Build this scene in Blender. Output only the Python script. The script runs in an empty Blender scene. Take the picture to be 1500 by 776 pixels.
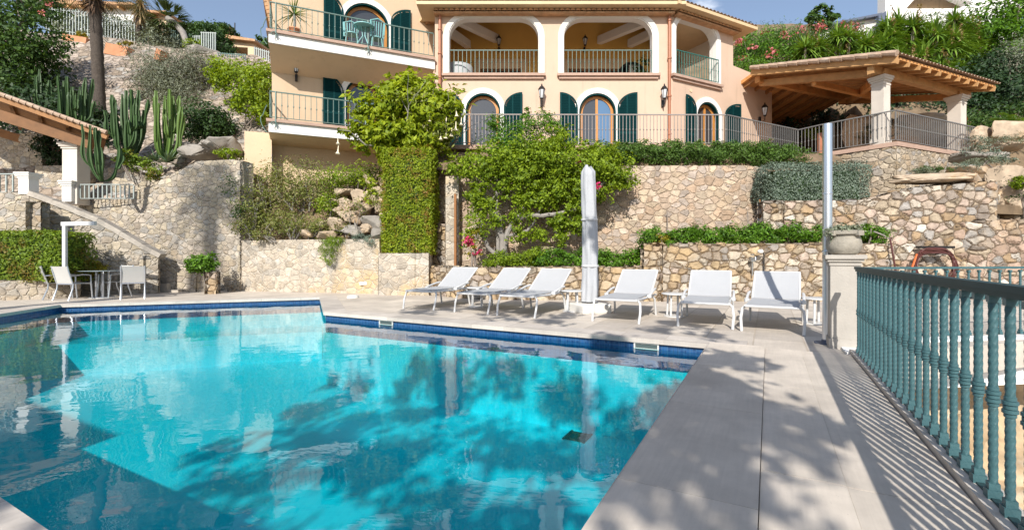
import bpy, bmesh, math, random
import numpy as np
from mathutils import Vector, Matrix, noise as mnoise
from mathutils.geometry import tessellate_polygon

random.seed(7)
RNG = np.random.default_rng(7)
SC = bpy.context.scene
COL = SC.collection
F, EYE, CX, HY = 690.0, 1.15, 750.0, 375.0      # focal length and horizon in photo pixels, eye height in metres
R_ = math.radians


def PX(px, D): return (px - CX) / F * D
def PZ(py, D): return EYE + (HY - py) / F * D
def P(px, py, D): return Vector((PX(px, D), D, PZ(py, D)))
def G(px, py):
    D = F * EYE / (py - HY)
    return Vector((PX(px, D), D, 0))


D1 = Vector((0.4785, 0.8781, 0))        # along the walkway
D2 = Vector((0.8781, -0.4785, 0))       # along the pool's back edge
def W(a, b, z=0): return a * D1 + b * D2 + Vector((0, 0, z))


# ------------------------------------------------------------------ objects
def wloc(o):
    v = Vector(o.location)
    while o.parent:
        o = o.parent
        v += Vector(o.location)
    return v


def tag(o, label=None, cat=None, group=None, kind=None):
    if label: o['label'] = label
    if cat: o['category'] = cat
    if group: o['group'] = group
    if kind: o['kind'] = kind
    return o


def empty(name, loc, label, cat, group=None, rz=0.0):
    o = bpy.data.objects.new(name, None)
    COL.objects.link(o)
    o.location = loc
    o.rotation_euler = (0, 0, rz)
    o.empty_display_size = 0.1
    return tag(o, label, cat, group)


def link_mesh(name, me, mat, parent=None, loc=(0, 0, 0)):
    o = bpy.data.objects.new(name, me)
    COL.objects.link(o)
    if mat is not None and len(me.materials) == 0: me.materials.append(mat)
    if parent: o.parent = parent
    o.location = loc
    return o


def children(o): return [c for c in bpy.data.objects if c.parent == o]


def copy_tree(o, parent=None):
    c = o.copy()
    COL.objects.link(c)
    c.parent = parent
    for ch in children(o):
        copy_tree(ch, c)
    return c


class MB:
    def __init__(s): s.v, s.f = [], []

    def add(s, vs, fs):
        o = len(s.v)
        s.v += [tuple(x) for x in vs]
        s.f += [tuple(i + o for i in f) for f in fs]
        return s

    def box(s, c, d, rz=0.0, M=None):
        hx, hy, hz = d[0] / 2, d[1] / 2, d[2] / 2
        vs = [Vector((x, y, z)) for z in (-hz, hz) for x, y in ((-hx, -hy), (hx, -hy), (hx, hy), (-hx, hy))]
        m = M if M is not None else Matrix.Rotation(rz, 3, 'Z')
        c = Vector(c)
        return s.add([m @ v + c for v in vs], [(3, 2, 1, 0), (4, 5, 6, 7), (0, 1, 5, 4), (1, 2, 6, 5), (2, 3, 7, 6), (3, 0, 4, 7)])

    def bar(s, p, q, w, h=None, up=(0, 0, 1)):
        p, q = Vector(p), Vector(q)
        d = q - p
        L = d.length
        d.normalize()
        up = Vector(up)
        if abs(d.dot(up)) > 0.99: up = Vector((0, 1, 0))
        sx = d.cross(up).normalized()
        sz = sx.cross(d).normalized()
        M = Matrix((sx, d, sz)).transposed()
        return s.box((p + q) / 2, (w, L, h or w), M=M)

    def tube(s, pts, r, seg=8, cap=True, closed=False):
        pts = [Vector(p) for p in pts]
        n = len(pts)
        rr = r if isinstance(r, (list, tuple)) else [r] * n
        vs, fs = [], []
        prev = None
        for i, p in enumerate(pts):
            a = pts[(i - 1) % n] if (closed or i > 0) else p
            b = pts[(i + 1) % n] if (closed or i < n - 1) else p
            t = (b - a)
            t = t.normalized() if t.length > 1e-9 else Vector((0, 0, 1))
            if prev is None:
                ref = Vector((0, 0, 1)) if abs(t.z) < 0.9 else Vector((0, 1, 0))
                u = t.cross(ref).normalized()
            else:
                u = prev - t * prev.dot(t)
                u = u.normalized() if u.length > 1e-6 else t.orthogonal().normalized()
            prev = u
            w = t.cross(u)
            for k in range(seg):
                an = 2 * math.pi * k / seg
                vs.append(p + (u * math.cos(an) + w * math.sin(an)) * rr[i])
        m = n if closed else n - 1
        for i in range(m):
            j = (i + 1) % n
            for k in range(seg):
                k2 = (k + 1) % seg
                fs.append((i * seg + k, i * seg + k2, j * seg + k2, j * seg + k))
        if cap and not closed:
            fs.append(tuple(range(seg))[::-1])
            fs.append(tuple((n - 1) * seg + k for k in range(seg)))
        return s.add(vs, fs)

    def lathe(s, prof, c=(0, 0, 0), seg=16, cap=True, sq=None):
        c = Vector(c)
        vs, fs = [], []
        for r, z in prof:
            for k in range(seg):
                an = 2 * math.pi * (k + (0.5 if sq else 0)) / seg
                vs.append(c + Vector((r * math.cos(an), r * math.sin(an), z)))
        for i in range(len(prof) - 1):
            for k in range(seg):
                k2 = (k + 1) % seg
                fs.append((i * seg + k, i * seg + k2, (i + 1) * seg + k2, (i + 1) * seg + k))
        if cap:
            fs.append(tuple(range(seg))[::-1])
            fs.append(tuple((len(prof) - 1) * seg + k for k in range(seg)))
        return s.add(vs, fs)

    def plate(s, fr, outline, holes=(), o0=0.0, o1=0.1):
        """Flat piece with holes in a frame's (s, z) plane, from offset o0 to o1 along its outward normal."""
        loops = [list(outline)] + [list(h) for h in holes]
        flat = [p for l in loops for p in l]
        tris = tessellate_polygon([[Vector((p[0], p[1], 0)) for p in l] for l in loops])
        n = len(flat)
        vs = [fr(p[0], p[1], o1) for p in flat] + [fr(p[0], p[1], o0) for p in flat]
        fs = []
        for t in tris:
            a, b, c = t
            ar = (flat[b][0] - flat[a][0]) * (flat[c][1] - flat[a][1]) - (flat[b][1] - flat[a][1]) * (flat[c][0] - flat[a][0])
            if ar < 0: a, c = c, a
            fs.append((a, b, c))
            fs.append((c + n, b + n, a + n))
        o = 0
        for l in loops:
            m = len(l)
            for i in range(m):
                j = (i + 1) % m
                fs.append((o + i, o + j, o + j + n, o + i + n))
            o += m
        return s.add(vs, fs)

    def build(s, name, mat, parent=None, world=False, smooth=False, angle=40, at=None):
        vs = s.v
        loc = Vector((0, 0, 0))
        if parent is not None:
            if world:
                b = wloc(parent)
                vs = [(v[0] - b.x, v[1] - b.y, v[2] - b.z) for v in vs]
        elif world:
            if at is None:
                xs, ys, zs = zip(*vs)
                at = ((min(xs) + max(xs)) / 2, (min(ys) + max(ys)) / 2, min(zs))
            loc = Vector(at)
            vs = [(v[0] - loc.x, v[1] - loc.y, v[2] - loc.z) for v in vs]
        me = bpy.data.meshes.new(name)
        me.from_pydata(vs, [], s.f)
        bm = bmesh.new()
        bm.from_mesh(me)
        bmesh.ops.recalc_face_normals(bm, faces=bm.faces)
        bm.to_mesh(me)
        bm.free()
        if smooth:
            me.shade_smooth()
            if angle < 180: me.set_sharp_from_angle(angle=R_(angle))
        return link_mesh(name, me, mat, parent, loc)


class Frame:
    """Vertical plane through (ox, oy) running along u; s along it, z up, o outwards (towards the viewer)."""
    def __init__(f, o, u):
        f.o = Vector((o[0], o[1]))
        f.u = Vector(u).normalized()
        f.n = Vector((f.u.y, -f.u.x))

    def __call__(f, s, z, o=0.0):
        p = f.o + f.u * s + f.n * o
        return Vector((p.x, p.y, z))

    def s(f, px):
        r = (px - CX) / F
        return (r * f.o.y - f.o.x) / (f.u.x - r * f.u.y)

    def sz(f, px, py):
        s = f.s(px)
        return s, PZ(py, f.o.y + f.u.y * s)


def arc(cx, cz, r, a0, a1, n=14, rz=None):
    rz = r if rz is None else rz
    return [(cx + r * math.cos(R_(a0 + (a1 - a0) * i / n)), cz + rz * math.sin(R_(a0 + (a1 - a0) * i / n))) for i in range(n + 1)]


def arch_shape(s0, s1, zb, zt, n=16):
    r = (s1 - s0) / 2
    return [(s0, zb), (s1, zb)] + arc((s0 + s1) / 2, zt - r, r, 0, 180, n)


def round_shape(s0, s1, zb, zt, r, n=8):
    return [(s0, zb), (s1, zb)] + arc(s1 - r, zt - r, r, 0, 90, n) + arc(s0 + r, zt - r, r, 90, 180, n)


# ------------------------------------------------------------------ foliage
def leaves(name, pts, out, L, mat, parent=None, aspect=0.5, jitter=0.35, up=0.5, face=0.8, hang=0.0, fold=0.12, sun=0.25, world=True):
    """A mesh of many folded leaf faces at pts, turned mostly outwards."""
    pts = np.asarray(pts, float)
    n = len(pts)
    rnd = RNG.normal(size=(n, 3))
    rnd /= np.linalg.norm(rnd, axis=1, keepdims=True)
    nrm = rnd + face * out + np.array([-0.2 * sun, -sun, up])
    nrm /= np.linalg.norm(nrm, axis=1, keepdims=True) + 1e-9
    d = RNG.normal(size=(n, 3)) + 0.5 * out + np.array([0, 0, -hang])
    d -= nrm * (d * nrm).sum(1, keepdims=True)
    d /= np.linalg.norm(d, axis=1, keepdims=True) + 1e-9
    sd = np.cross(nrm, d)
    l = (L * (1 + jitter * RNG.uniform(-1, 1, n)))[:, None]
    w = l * aspect * 0.5
    v = np.empty((n, 4, 3))
    v[:, 0] = pts - d * l * 0.4
    v[:, 1] = pts + sd * w + nrm * l * fold
    v[:, 2] = pts + d * l * 0.6 - nrm * l * fold * 0.6
    v[:, 3] = pts - sd * w + nrm * l * fold
    return quads(name, v.reshape(-1, 3), mat, parent, world)


def quads(name, v, mat, parent=None, world=True, nper=4, faces=None):
    base = Vector((0, 0, 0))
    if parent is not None:
        if world: base = wloc(parent)
    elif world:
        lo, hi = v.min(0), v.max(0)
        base = Vector(((lo[0] + hi[0]) / 2, (lo[1] + hi[1]) / 2, lo[2]))
    v = v - np.array(base)
    nv = len(v)
    me = bpy.data.meshes.new(name)
    if faces is None: faces = np.arange(nv).reshape(-1, 4)
    nf = len(faces)
    me.vertices.add(nv)
    me.vertices.foreach_set('co', v.astype(np.float32).ravel())
    me.loops.add(nf * 4)
    me.loops.foreach_set('vertex_index', faces.astype(np.int32).ravel())
    me.polygons.add(nf)
    me.polygons.foreach_set('loop_start', np.arange(0, nf * 4, 4, dtype=np.int32))
    me.polygons.foreach_set('loop_total', np.full(nf, 4, dtype=np.int32))
    me.update(calc_edges=True)
    return link_mesh(name, me, mat, parent, (0, 0, 0) if parent is not None else base)


def blob_pts(blobs, n, clump=0.22, per=26, shell=0.55, bump=0.18):
    """Leaf positions in clumps spread through the outer part of some ellipsoids; returns points and outward directions."""
    b = np.array(blobs, float)
    wts = (b[:, 3] * b[:, 4] + b[:, 4] * b[:, 5] + b[:, 3] * b[:, 5])
    nc = max(4, n // per)
    k = RNG.choice(len(b), nc, p=wts / wts.sum())
    u = RNG.normal(size=(nc, 3))
    u /= np.linalg.norm(u, axis=1, keepdims=True)
    rad = shell + (1 - shell) * RNG.uniform(0, 1, nc) ** 0.6
    ph = RNG.uniform(0, 6, 6)
    bm_ = 1 + bump * (np.sin(u[:, 0] * 5 + ph[0]) * np.sin(u[:, 2] * 6 + ph[1]) + 0.7 * np.sin(u[:, 1] * 9 + ph[2] + u[:, 2] * 7))
    cen = b[k, :3] + u * b[k, 3:] * (rad * bm_)[:, None]
    i = RNG.integers(0, nc, n)
    sig = clump * np.cbrt(b[k[i], 3] * b[k[i], 4] * b[k[i], 5])[:, None]
    p = cen[i] + RNG.normal(size=(n, 3)) * sig * np.array([1, 1, 0.7])
    o = u[i] / b[k[i], 3:]
    o /= np.linalg.norm(o, axis=1, keepdims=True)
    return p, o


def box_pts(lo, hi, n, depth=0.12, wob=0.05, sides='fblrt'):
    """Leaf positions in the skin of a clipped hedge; f = facing the camera."""
    lo, hi = np.array(lo, float), np.array(hi, float)
    d = hi - lo
    ar = {'f': d[0] * d[2], 'b': d[0] * d[2], 'l': d[1] * d[2], 'r': d[1] * d[2], 't': d[0] * d[1]}
    sides = list(sides)
    w = np.array([ar[c] for c in sides])
    k = RNG.choice(len(sides), n, p=w / w.sum())
    p = lo + RNG.uniform(0, 1, (n, 3)) * d
    o = np.zeros((n, 3))
    inset = np.abs(RNG.normal(size=n)) * depth - wob - (RNG.uniform(0, 1, n) < .05) * RNG.uniform(0, .09, n)
    for i, c in enumerate(sides):
        m = k == i
        ax, sg = {'f': (1, -1), 'b': (1, 1), 'l': (0, -1), 'r': (0, 1), 't': (2, 1)}[c]
        p[m, ax] = (hi[ax] - inset[m]) if sg > 0 else (lo[ax] + inset[m])
        o[m, ax] = sg
    q = p * 2.3
    wv = np.sin(q[:, 0] + 1.3 * q[:, 2]) * np.sin(q[:, 1] * 1.7 + q[:, 2] * 2.1 + 1)
    p += o * wv[:, None] * wob * 0.7
    return p, o


def PB(px, py, D, rx, ry, rd):
    return (PX(px, D), D, PZ(py, D), rx * D / F, rd, ry * D / F)


def blades(name, bases, n, L, w, mat, parent=None, spread=1.0, droop=0.5, seg=3, updir=0.6, low=-0.1, world=True):
    """Long tapered leaves radiating from each base point (yucca, agave, palm-like rosettes)."""
    V, Fc = [], []
    off = 0
    for b in bases:
        b = np.array(b, float)
        az = RNG.uniform(0, 2 * math.pi, n)
        el = np.arcsin(np.clip(low + (1 - low) * RNG.uniform(0, 1, n) ** (1 / max(spread, .01)), -0.99, 0.99))
        for a, e in zip(az, el):
            l = L * RNG.uniform(0.7, 1.1)
            h = np.array([math.cos(a), math.sin(a), 0])
            sd = np.array([-math.sin(a), math.cos(a), 0])
            for i in range(seg + 1):
                t = i / seg
                p = b + h * math.cos(e) * l * t + np.array([0, 0, math.sin(e) * l * t - droop * l * t * t * math.cos(e)])
                ww = w * (0.75 + 0.5 * t if t < 0.4 else 0.95 * (1 - t) / 0.6 + 0.03) * 0.5
                V.append(p + sd * ww)
                V.append(p - sd * ww)
            for i in range(seg):
                o = off + 2 * i
                Fc.append((o, o + 2, o + 3, o + 1))
            off += 2 * (seg + 1)
    return quads(name, np.array(V), mat, parent, world, faces=np.array(Fc))


def limb(mb, p, d, L, r, depth, tips, bend=0.3, seg=5, kids=3, shrink=0.68):
    p = Vector(p)
    d = Vector(d).normalized()
    pts, rs = [p.copy()], [r]
    for i in range(seg):
        d = (d + Vector((random.uniform(-bend, bend), random.uniform(-bend, bend), random.uniform(-bend * .5, bend * .8)))).normalized()
        p = p + d * L / seg
        pts.append(p.copy())
        rs.append(r * (1 - 0.45 * (i + 1) / seg))
    mb.tube(pts, rs, 7 if depth > 0 else 5)
    if depth <= 0:
        tips.append(p)
        return
    for k in range(kids):
        a = 2 * math.pi * (k + random.random() * .6) / kids
        s = Vector((math.cos(a), math.sin(a), random.uniform(0.2, 0.7)))
        limb(mb, pts[-1 - (k % 2)], d * 0.7 + s * 0.8, L * shrink * random.uniform(.8, 1.15), rs[-1] * 0.75, depth - 1, tips, bend, seg, kids, shrink)


def rock_mesh(mb, c, r, seed, sub=3, rough=0.22, rz=0.0, boxy=0.75):
    """Broken rock: the hull of a few random points, worn at the edges and roughened."""
    rs = random.Random(seed * 77 + 5)
    bm = bmesh.new()
    for k in range(15):
        z = rs.uniform(-1, 1)
        a = rs.uniform(0, 6.283)
        q = math.sqrt(1 - z * z)
        k_ = rs.uniform(.82, 1.12)
        bm.verts.new([math.copysign(abs(x) ** boxy, x) * k_ for x in (q * math.cos(a), q * math.sin(a), z)])
    g = bmesh.ops.convex_hull(bm, input=bm.verts)
    bmesh.ops.delete(bm, geom=[v for v in bm.verts if not v.link_faces], context='VERTS')
    bmesh.ops.bevel(bm, geom=list(bm.edges), offset=.09, segments=1, affect='EDGES', profile=.5)
    bmesh.ops.triangulate(bm, faces=bm.faces)
    bmesh.ops.subdivide_edges(bm, edges=bm.edges, cuts=2 if sub < 4 else 3, use_grid_fill=True)
    sv = Vector((seed * 3.1, seed * 1.7, seed * 2.3))
    m = Matrix.Rotation(rz, 3, 'Z')
    vs = []
    bm.verts.index_update()
    for v in bm.verts:
        u = v.co.copy()
        k = 1 + rough * (.45 * mnoise.noise(u * 2.2 + sv) + .3 * mnoise.noise(u * 5 + sv) + .2 * mnoise.noise(u * 11 + sv))
        q = u * k
        vs.append(Vector(c) + m @ Vector((q.x * r[0], q.y * r[1], q.z * r[2])))
    fs = [tuple(v.index for v in f.verts) for f in bm.faces]
    bm.free()
    return mb.add(vs, fs)


# ------------------------------------------------------------------ materials
class NT:
    def __init__(s, name):
        s.m = bpy.data.materials.new(name)
        s.m.use_nodes = True
        s.t = s.m.node_tree
        s.t.nodes.clear()
        s.out = s.t.nodes.new('ShaderNodeOutputMaterial')

    def n(s, typ, ins=None, **props):
        nd = s.t.nodes.new('ShaderNode' + typ)
        for k, v in props.items(): setattr(nd, k, v)
        for k, v in (ins or {}).items():
            sk = nd.inputs[k]
            if isinstance(v, bpy.types.NodeSocket): s.t.links.new(v, sk)
            elif isinstance(v, bpy.types.Node): s.t.links.new(v.outputs[0], sk)
            else:
                if sk.type == 'RGBA' and len(v) == 3: v = (*v, 1)
                sk.default_value = v
        return nd

    def math(s, op, a, b=0.0, c=None, clamp=False):
        ins = {0: a, 1: b}
        if c is not None: ins[2] = c
        return s.n('Math', ins, operation=op, use_clamp=clamp).outputs[0]

    def mix(s, fac, a, b, blend='MIX'):
        nd = s.n('Mix', None, data_type='RGBA', blend_type=blend)
        for i, v in ((0, fac), (6, a), (7, b)):
            sk = nd.inputs[i]
            if isinstance(v, bpy.types.NodeSocket): s.t.links.new(v, sk)
            else: sk.default_value = (*v, 1) if (i > 0 and len(v) == 3) else v
        return nd.outputs[2]

    def ramp(s, fac, stops, interp='LINEAR'):
        nd = s.n('ValToRGB', {0: fac})
        cr = nd.color_ramp
        cr.interpolation = interp
        while len(cr.elements) < len(stops): cr.elements.new(0.5)
        for e, (p, c) in zip(cr.elements, stops):
            e.position = p
            e.color = (*c, 1) if len(c) == 3 else c
        return nd.outputs[0]

    def rng(s, v, a, b, c=0.0, d=1.0, smooth=False):
        return s.n('MapRange', {0: v, 1: a, 2: b, 3: c, 4: d}, interpolation_type='SMOOTHSTEP' if smooth else 'LINEAR').outputs[0]

    def coords(s, scale=(1, 1, 1), rot=(0, 0, 0), kind='Object'):
        tc = s.n('TexCoord')
        return s.n('Mapping', {'Vector': tc.outputs[kind], 'Scale': scale, 'Rotation': rot}).outputs[0]

    def noise(s, vec, scale, detail=5.0, rough=0.55):
        return s.n('TexNoise', {'Vector': vec, 'Scale': scale, 'Detail': detail, 'Roughness': rough})

    def done(s, shader, disp=None):
        s.t.links.new(shader.outputs[0] if isinstance(shader, bpy.types.Node) else shader, s.out.inputs[0])
        if disp is not None: s.t.links.new(disp, s.out.inputs[2])
        return s.m


def paint(name, col, rough=0.6, var=0.12, scale=3.0, bump=0.0, bscale=40.0, metal=0.0, spec=0.4, dirt=None, dscale=1.2, streak=0.0):
    t = NT(name)
    v = t.coords()
    nz = t.noise(v, scale, 6.0)
    f = t.rng(nz.outputs[0], 0.25, 0.75, 1 - var, 1 + var * .6)
    c = t.mix(1.0, col, t.n('CombineColor', {0: f, 1: f, 2: f}).outputs[0], 'MULTIPLY')
    if dirt:
        dm = t.rng(t.noise(v, dscale, 8.0, 0.65).outputs[0], 0.52, 0.75, 0, dirt[3] if len(dirt) > 3 else 0.6, True)
        c = t.mix(dm, c, dirt[:3])
    if streak:
        sn = t.noise(t.n('Mapping', {'Vector': v, 'Scale': (5, 5, .35)}).outputs[0], 1.0, 6.0, .6).outputs[0]
        sm = t.math('MULTIPLY', t.rng(sn, .52, .75, 0, streak, True), t.rng(t.noise(v, .9, 4.0).outputs[0], .4, .6, .2, 1))
        c = t.mix(sm, c, tuple(x * .62 for x in col))
    ins = {'Base Color': c, 'Roughness': rough, 'Metallic': metal, 'Specular IOR Level': spec}
    if bump:
        bn = t.noise(v, bscale, 4.0)
        ins['Normal'] = t.n('Bump', {'Height': bn.outputs[0], 'Strength': bump, 'Distance': 0.01}).outputs[0]
    return t.done(t.n('BsdfPrincipled', ins))


def foliage(name, dark, light, trans=0.32, dry=None, rough=0.55, big=1.3):
    t = NT(name)
    geo = t.n('NewGeometry')
    nz = t.noise(t.coords(), big, 3.0).outputs[0]
    f = t.math('ADD', t.math('MULTIPLY', geo.outputs['Random Per Island'], 0.6), t.math('MULTIPLY', nz, 0.55), clamp=True)
    stops = [(0.15, dark), (0.85, light)]
    c = t.ramp(f, stops)
    if dry:
        m = t.rng(t.noise(t.coords(), big * 1.7, 4.0).outputs[0], 0.50, 0.62, 0, 0.9, True)
        m = t.math('MULTIPLY', m, t.rng(geo.outputs['Random Per Island'], 0.2, 0.6))
        c = t.mix(m, c, dry)
    p = t.n('BsdfPrincipled', {'Base Color': c, 'Roughness': rough, 'Specular IOR Level': 0.35})
    tl = t.n('BsdfTranslucent', {'Color': t.mix(1.0, c, (1.25, 1.15, 0.45), 'MULTIPLY')})
    return t.done(t.n('MixShader', {0: trans, 1: p, 2: tl}))


def stone(name, scale, tints, mortar, joint=0.05, edge=0.16, disp=0.035, zs=1.35, distort=0.25, mott=0.42, stain=None, flat=0.0):
    """Rubble masonry: warped cells with joints; the relief is real displacement."""
    t = NT(name)
    v0 = t.coords()
    v = t.n('Mapping', {'Vector': v0, 'Scale': (scale, scale, scale * zs)}).outputs[0]
    nz = t.noise(v, 0.9, 2.0)
    off = t.n('VectorMath', {0: nz.outputs['Color'], 1: (0.5, 0.5, 0.5)}, operation='SUBTRACT').outputs[0]
    off = t.n('VectorMath', {0: off, 'Scale': distort * 2}, operation='SCALE').outputs[0]
    nz2 = t.noise(v, 5.0, 3.0)
    off2 = t.n('VectorMath', {0: nz2.outputs['Color'], 1: (0.5, 0.5, 0.5)}, operation='SUBTRACT').outputs[0]
    off2 = t.n('VectorMath', {0: off2, 'Scale': 0.2}, operation='SCALE').outputs[0]
    vv = t.n('VectorMath', {0: v, 1: off}, operation='ADD').outputs[0]
    vv = t.n('VectorMath', {0: vv, 1: off2}, operation='ADD').outputs[0]
    f1 = t.n('TexVoronoi', {'Vector': vv, 'Scale': 1.0, 'Randomness': 0.85}, feature='F1')
    ed = t.n('TexVoronoi', {'Vector': vv, 'Scale': 1.0, 'Randomness': 0.85}, feature='DISTANCE_TO_EDGE').outputs[0]
    rc = t.n('SeparateColor', {0: f1.outputs['Color']})
    n = len(tints)
    tint = t.ramp(rc.outputs[0], [(i / n, tuple(x * k for x, k in zip(c, (.80, .775, .74)))) for i, c in enumerate(tints)], 'CONSTANT')
    mt = t.noise(v0, 9.0, 8.0, 0.65).outputs[0]
    mf = t.rng(mt, 0.25, 0.75, 1 - mott, 1 + mott * .7)
    br = t.math('MULTIPLY', mf, t.rng(rc.outputs[1], 0, 1, 0.72, 1.14))
    c = t.mix(1.0, tint, t.n('CombineColor', {0: br, 1: br, 2: br}).outputs[0], 'MULTIPLY')
    if stain:
        sm = t.rng(t.noise(v0, 0.7, 7.0, 0.6).outputs[0], 0.5, 0.68, 0, stain[3], True)
        c = t.mix(sm, c, stain[:3])
    mk = t.rng(ed, joint * .35, joint, 0, 1, True)
    c = t.mix(mk, mortar, c)
    h = t.rng(ed, 0.0, edge, 0, 1, True)
    h = t.math('MULTIPLY', h, t.rng(rc.outputs[2], 0, 1, 1 - 0.45 * (1 - flat), 1.0))
    h = t.math('ADD', h, t.math('MULTIPLY', mt, 0.35))
    h = t.math('ADD', h, t.math('MULTIPLY', t.noise(v0, 40.0, 4.0).outputs[0], 0.12))
    dsp = t.n('Displacement', {'Height': h, 'Midlevel': 0.6, 'Scale': disp}).outputs[0]
    m = t.done(t.n('BsdfPrincipled', {'Base Color': c, 'Roughness': 0.88, 'Specular IOR Level': 0.2}), dsp)
    m.displacement_method = 'BOTH'
    return m


def resample(pts, vals, res):
    P_ = [Vector(p) for p in pts]
    out, ov = [], []
    for i in range(len(P_) - 1):
        L = (P_[i + 1] - P_[i]).length
        n = max(1, int(L / res))
        for k in range(n):
            t = k / n
            out.append(P_[i].lerp(P_[i + 1], t))
            ov.append(vals[i] * (1 - t) + vals[i + 1] * t)
    out.append(P_[-1])
    ov.append(vals[-1])
    return out, ov


def wall(name, path, tops, base, mat, label, thick=0.4, res=0.06, cat='wall', lean=0.0, parent=None, kind=None):
    """Masonry wall lofted along a ground path (camera side = right of the path), one subdivided mesh so that its relief is real."""
    pts, tz = resample([(p[0], p[1], 0) for p in path], tops, res)
    bz = base if isinstance(base, (int, float)) else None
    n = len(pts)
    H = max(tz) - (bz if bz is not None else min(base))
    nv = max(2, int(H / res))
    nt_ = max(2, int(thick / res))
    V, Fc = [], []
    for i, p in enumerate(pts):
        a, b = pts[max(0, i - 1)], pts[min(n - 1, i + 1)]
        t = (b - a).normalized()
        nn = Vector((t.y, -t.x, 0))
        z0 = bz if bz is not None else base[0] + (base[1] - base[0]) * i / (n - 1)
        for k in range(nv + 1):
            q = k / nv
            pp = p - nn * lean * q * (tz[i] - z0)
            V.append((pp.x, pp.y, z0 + (tz[i] - z0) * q))
        for k in range(1, nt_ + 1):
            q = p - nn * (thick * k / nt_ + lean * (tz[i] - z0))
            V.append((q.x, q.y, tz[i]))
        q = p - nn * (thick + lean * (tz[i] - z0))
        V.append((q.x, q.y, z0))
    m = nv + 1 + nt_ + 1
    for i in range(n - 1):
        for k in range(m - 1):
            Fc.append((i * m + k, (i + 1) * m + k, (i + 1) * m + k + 1, i * m + k + 1))
    # ends: strips of quads between the front and the back edge
    mb = MB()
    mb.add(V, Fc)
    mb.add([V[k] for k in range(m)], [tuple(range(m))[::-1]])
    mb.add([V[(n - 1) * m + k] for k in range(m)], [tuple(range(m))])
    o = mb.build(name, mat, parent, world=True, smooth=True, angle=60)
    if parent is None: tag(o, label, cat, kind=kind)
    return o
# ------------------------------------------------------------------ palette
SUN_AZ, SUN_EL = R_(12), R_(35)
SUNV = Vector((math.sin(SUN_AZ) * math.cos(SUN_EL), math.cos(SUN_AZ) * math.cos(SUN_EL), -math.sin(SUN_EL)))

M = {}
M['stone_dry'] = stone('dry_stone', 3.6, [(.50, .42, .32), (.64, .58, .50), (.46, .34, .22), (.55, .46, .38), (.42, .40, .38), (.60, .50, .38), (.53, .40, .32), (.68, .64, .58), (.36, .31, .27), (.58, .47, .40)],
                       (.16, .12, .085), joint=.075, edge=.2, disp=.075, stain=(.50, .31, .12, .35))
M['stone_gold'] = stone('golden_dry_stone', 4.0, [(.56, .46, .33), (.62, .54, .44), (.50, .38, .25), (.55, .48, .39), (.46, .42, .38), (.64, .57, .47), (.56, .43, .27), (.52, .43, .36), (.38, .32, .26)],
                        (.17, .12, .075), joint=.075, edge=.2, disp=.07, stain=(.52, .35, .16, .4))
M['stone_pale'] = stone('pale_mortared_stone', 4.2, [(.56, .50, .43), (.63, .57, .49), (.52, .45, .37), (.60, .53, .42), (.48, .46, .43), (.58, .51, .40)],
                        (.45, .40, .33), joint=.06, edge=.12, disp=.04, stain=(.56, .44, .27, .35), flat=.4)
M['stone_pink'] = stone('pinkish_mortared_stone', 3.9, [(.58, .46, .36), (.63, .52, .43), (.56, .42, .31), (.60, .50, .39), (.54, .46, .40), (.64, .52, .39)],
                       (.40, .31, .23), joint=.055, edge=.12, disp=.035, stain=(.50, .35, .22, .35), flat=.4)
M['stone_render'] = stone('lime_washed_stone', 3.7, [(.60, .54, .46), (.64, .57, .48), (.60, .53, .44), (.63, .55, .45), (.58, .54, .48)],
                          (.53, .47, .39), joint=.04, edge=.1, disp=.022, stain=(.62, .42, .17, .5), flat=.6)
M['stone_hill'] = stone('hillside_stone', 2.6, [(.50, .43, .37), (.58, .50, .44), (.46, .38, .31), (.54, .46, .40), (.42, .40, .38)],
                        (.20, .16, .125), joint=.06, edge=.16, disp=.07, stain=(.45, .36, .25, .3))
M['stone_small'] = stone('small_cut_stone', 4.2, [(.52, .44, .35), (.60, .52, .42), (.48, .38, .27), (.56, .47, .36), (.45, .42, .39)],
                         (.30, .25, .19), joint=.07, edge=.16, disp=.035, stain=(.5, .4, .25, .3))
M['rock'] = paint('weathered_limestone', (.46, .36, .26), .92, .35, 3.5, 1.0, 10, dirt=(.46, .28, .12, .85), dscale=1.6)
M['rock_grey'] = paint('grey_limestone', (.30, .27, .235), .9, .32, 3.0, .9, 14, dirt=(.38, .32, .24, .7), dscale=1.3)
M['rock_cut'] = paint('sandy_rock_face', (.44, .33, .21), .92, .45, 3.0, 1.0, 8, dirt=(.58, .53, .46, .85), dscale=1.1)
M['soil'] = paint('dry_soil', (.20, .14, .085), .95, .4, 3.0, .8, 20, dirt=(.30, .23, .14, .7))
M['plaster'] = paint('peach_render', (.57, .415, .31), .85, .06, 1.1, .5, 30, dirt=(.47, .33, .23, .4), dscale=.6, streak=.45)
M['plaster_wing'] = paint('cream_peach_render', (.58, .43, .29), .85, .07, 1.1, .5, 30, dirt=(.50, .36, .23, .4), dscale=.6, streak=.4)
M['plaster_cream'] = paint('cream_render', (.66, .50, .33), .85, .07, 1.3, .4, 30, dirt=(.56, .41, .24, .5), dscale=.7, streak=.4)
M['plaster_ochre'] = paint('ochre_render', (.74, .47, .13), .85, .08, 1.3, .3, 30)
M['white'] = paint('white_lime_paint', (.76, .74, .70), .7, .06, 2.0, .2, 30, streak=.22)
M['white_metal'] = paint('white_powder_coat', (.58, .58, .58), .35, .03, 4.0)
M['white_wall'] = paint('white_masonry_paint', (.78, .77, .75), .8, .05, 1.0)
M['sill'] = paint('pinkish_sandstone', (.44, .30, .23), .8, .15, 6.0, .4, 60)
M['shutter'] = paint('dark_teal_shutter_paint', (.003, .036, .038), .7, .12, 4.0, spec=.08)
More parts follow.
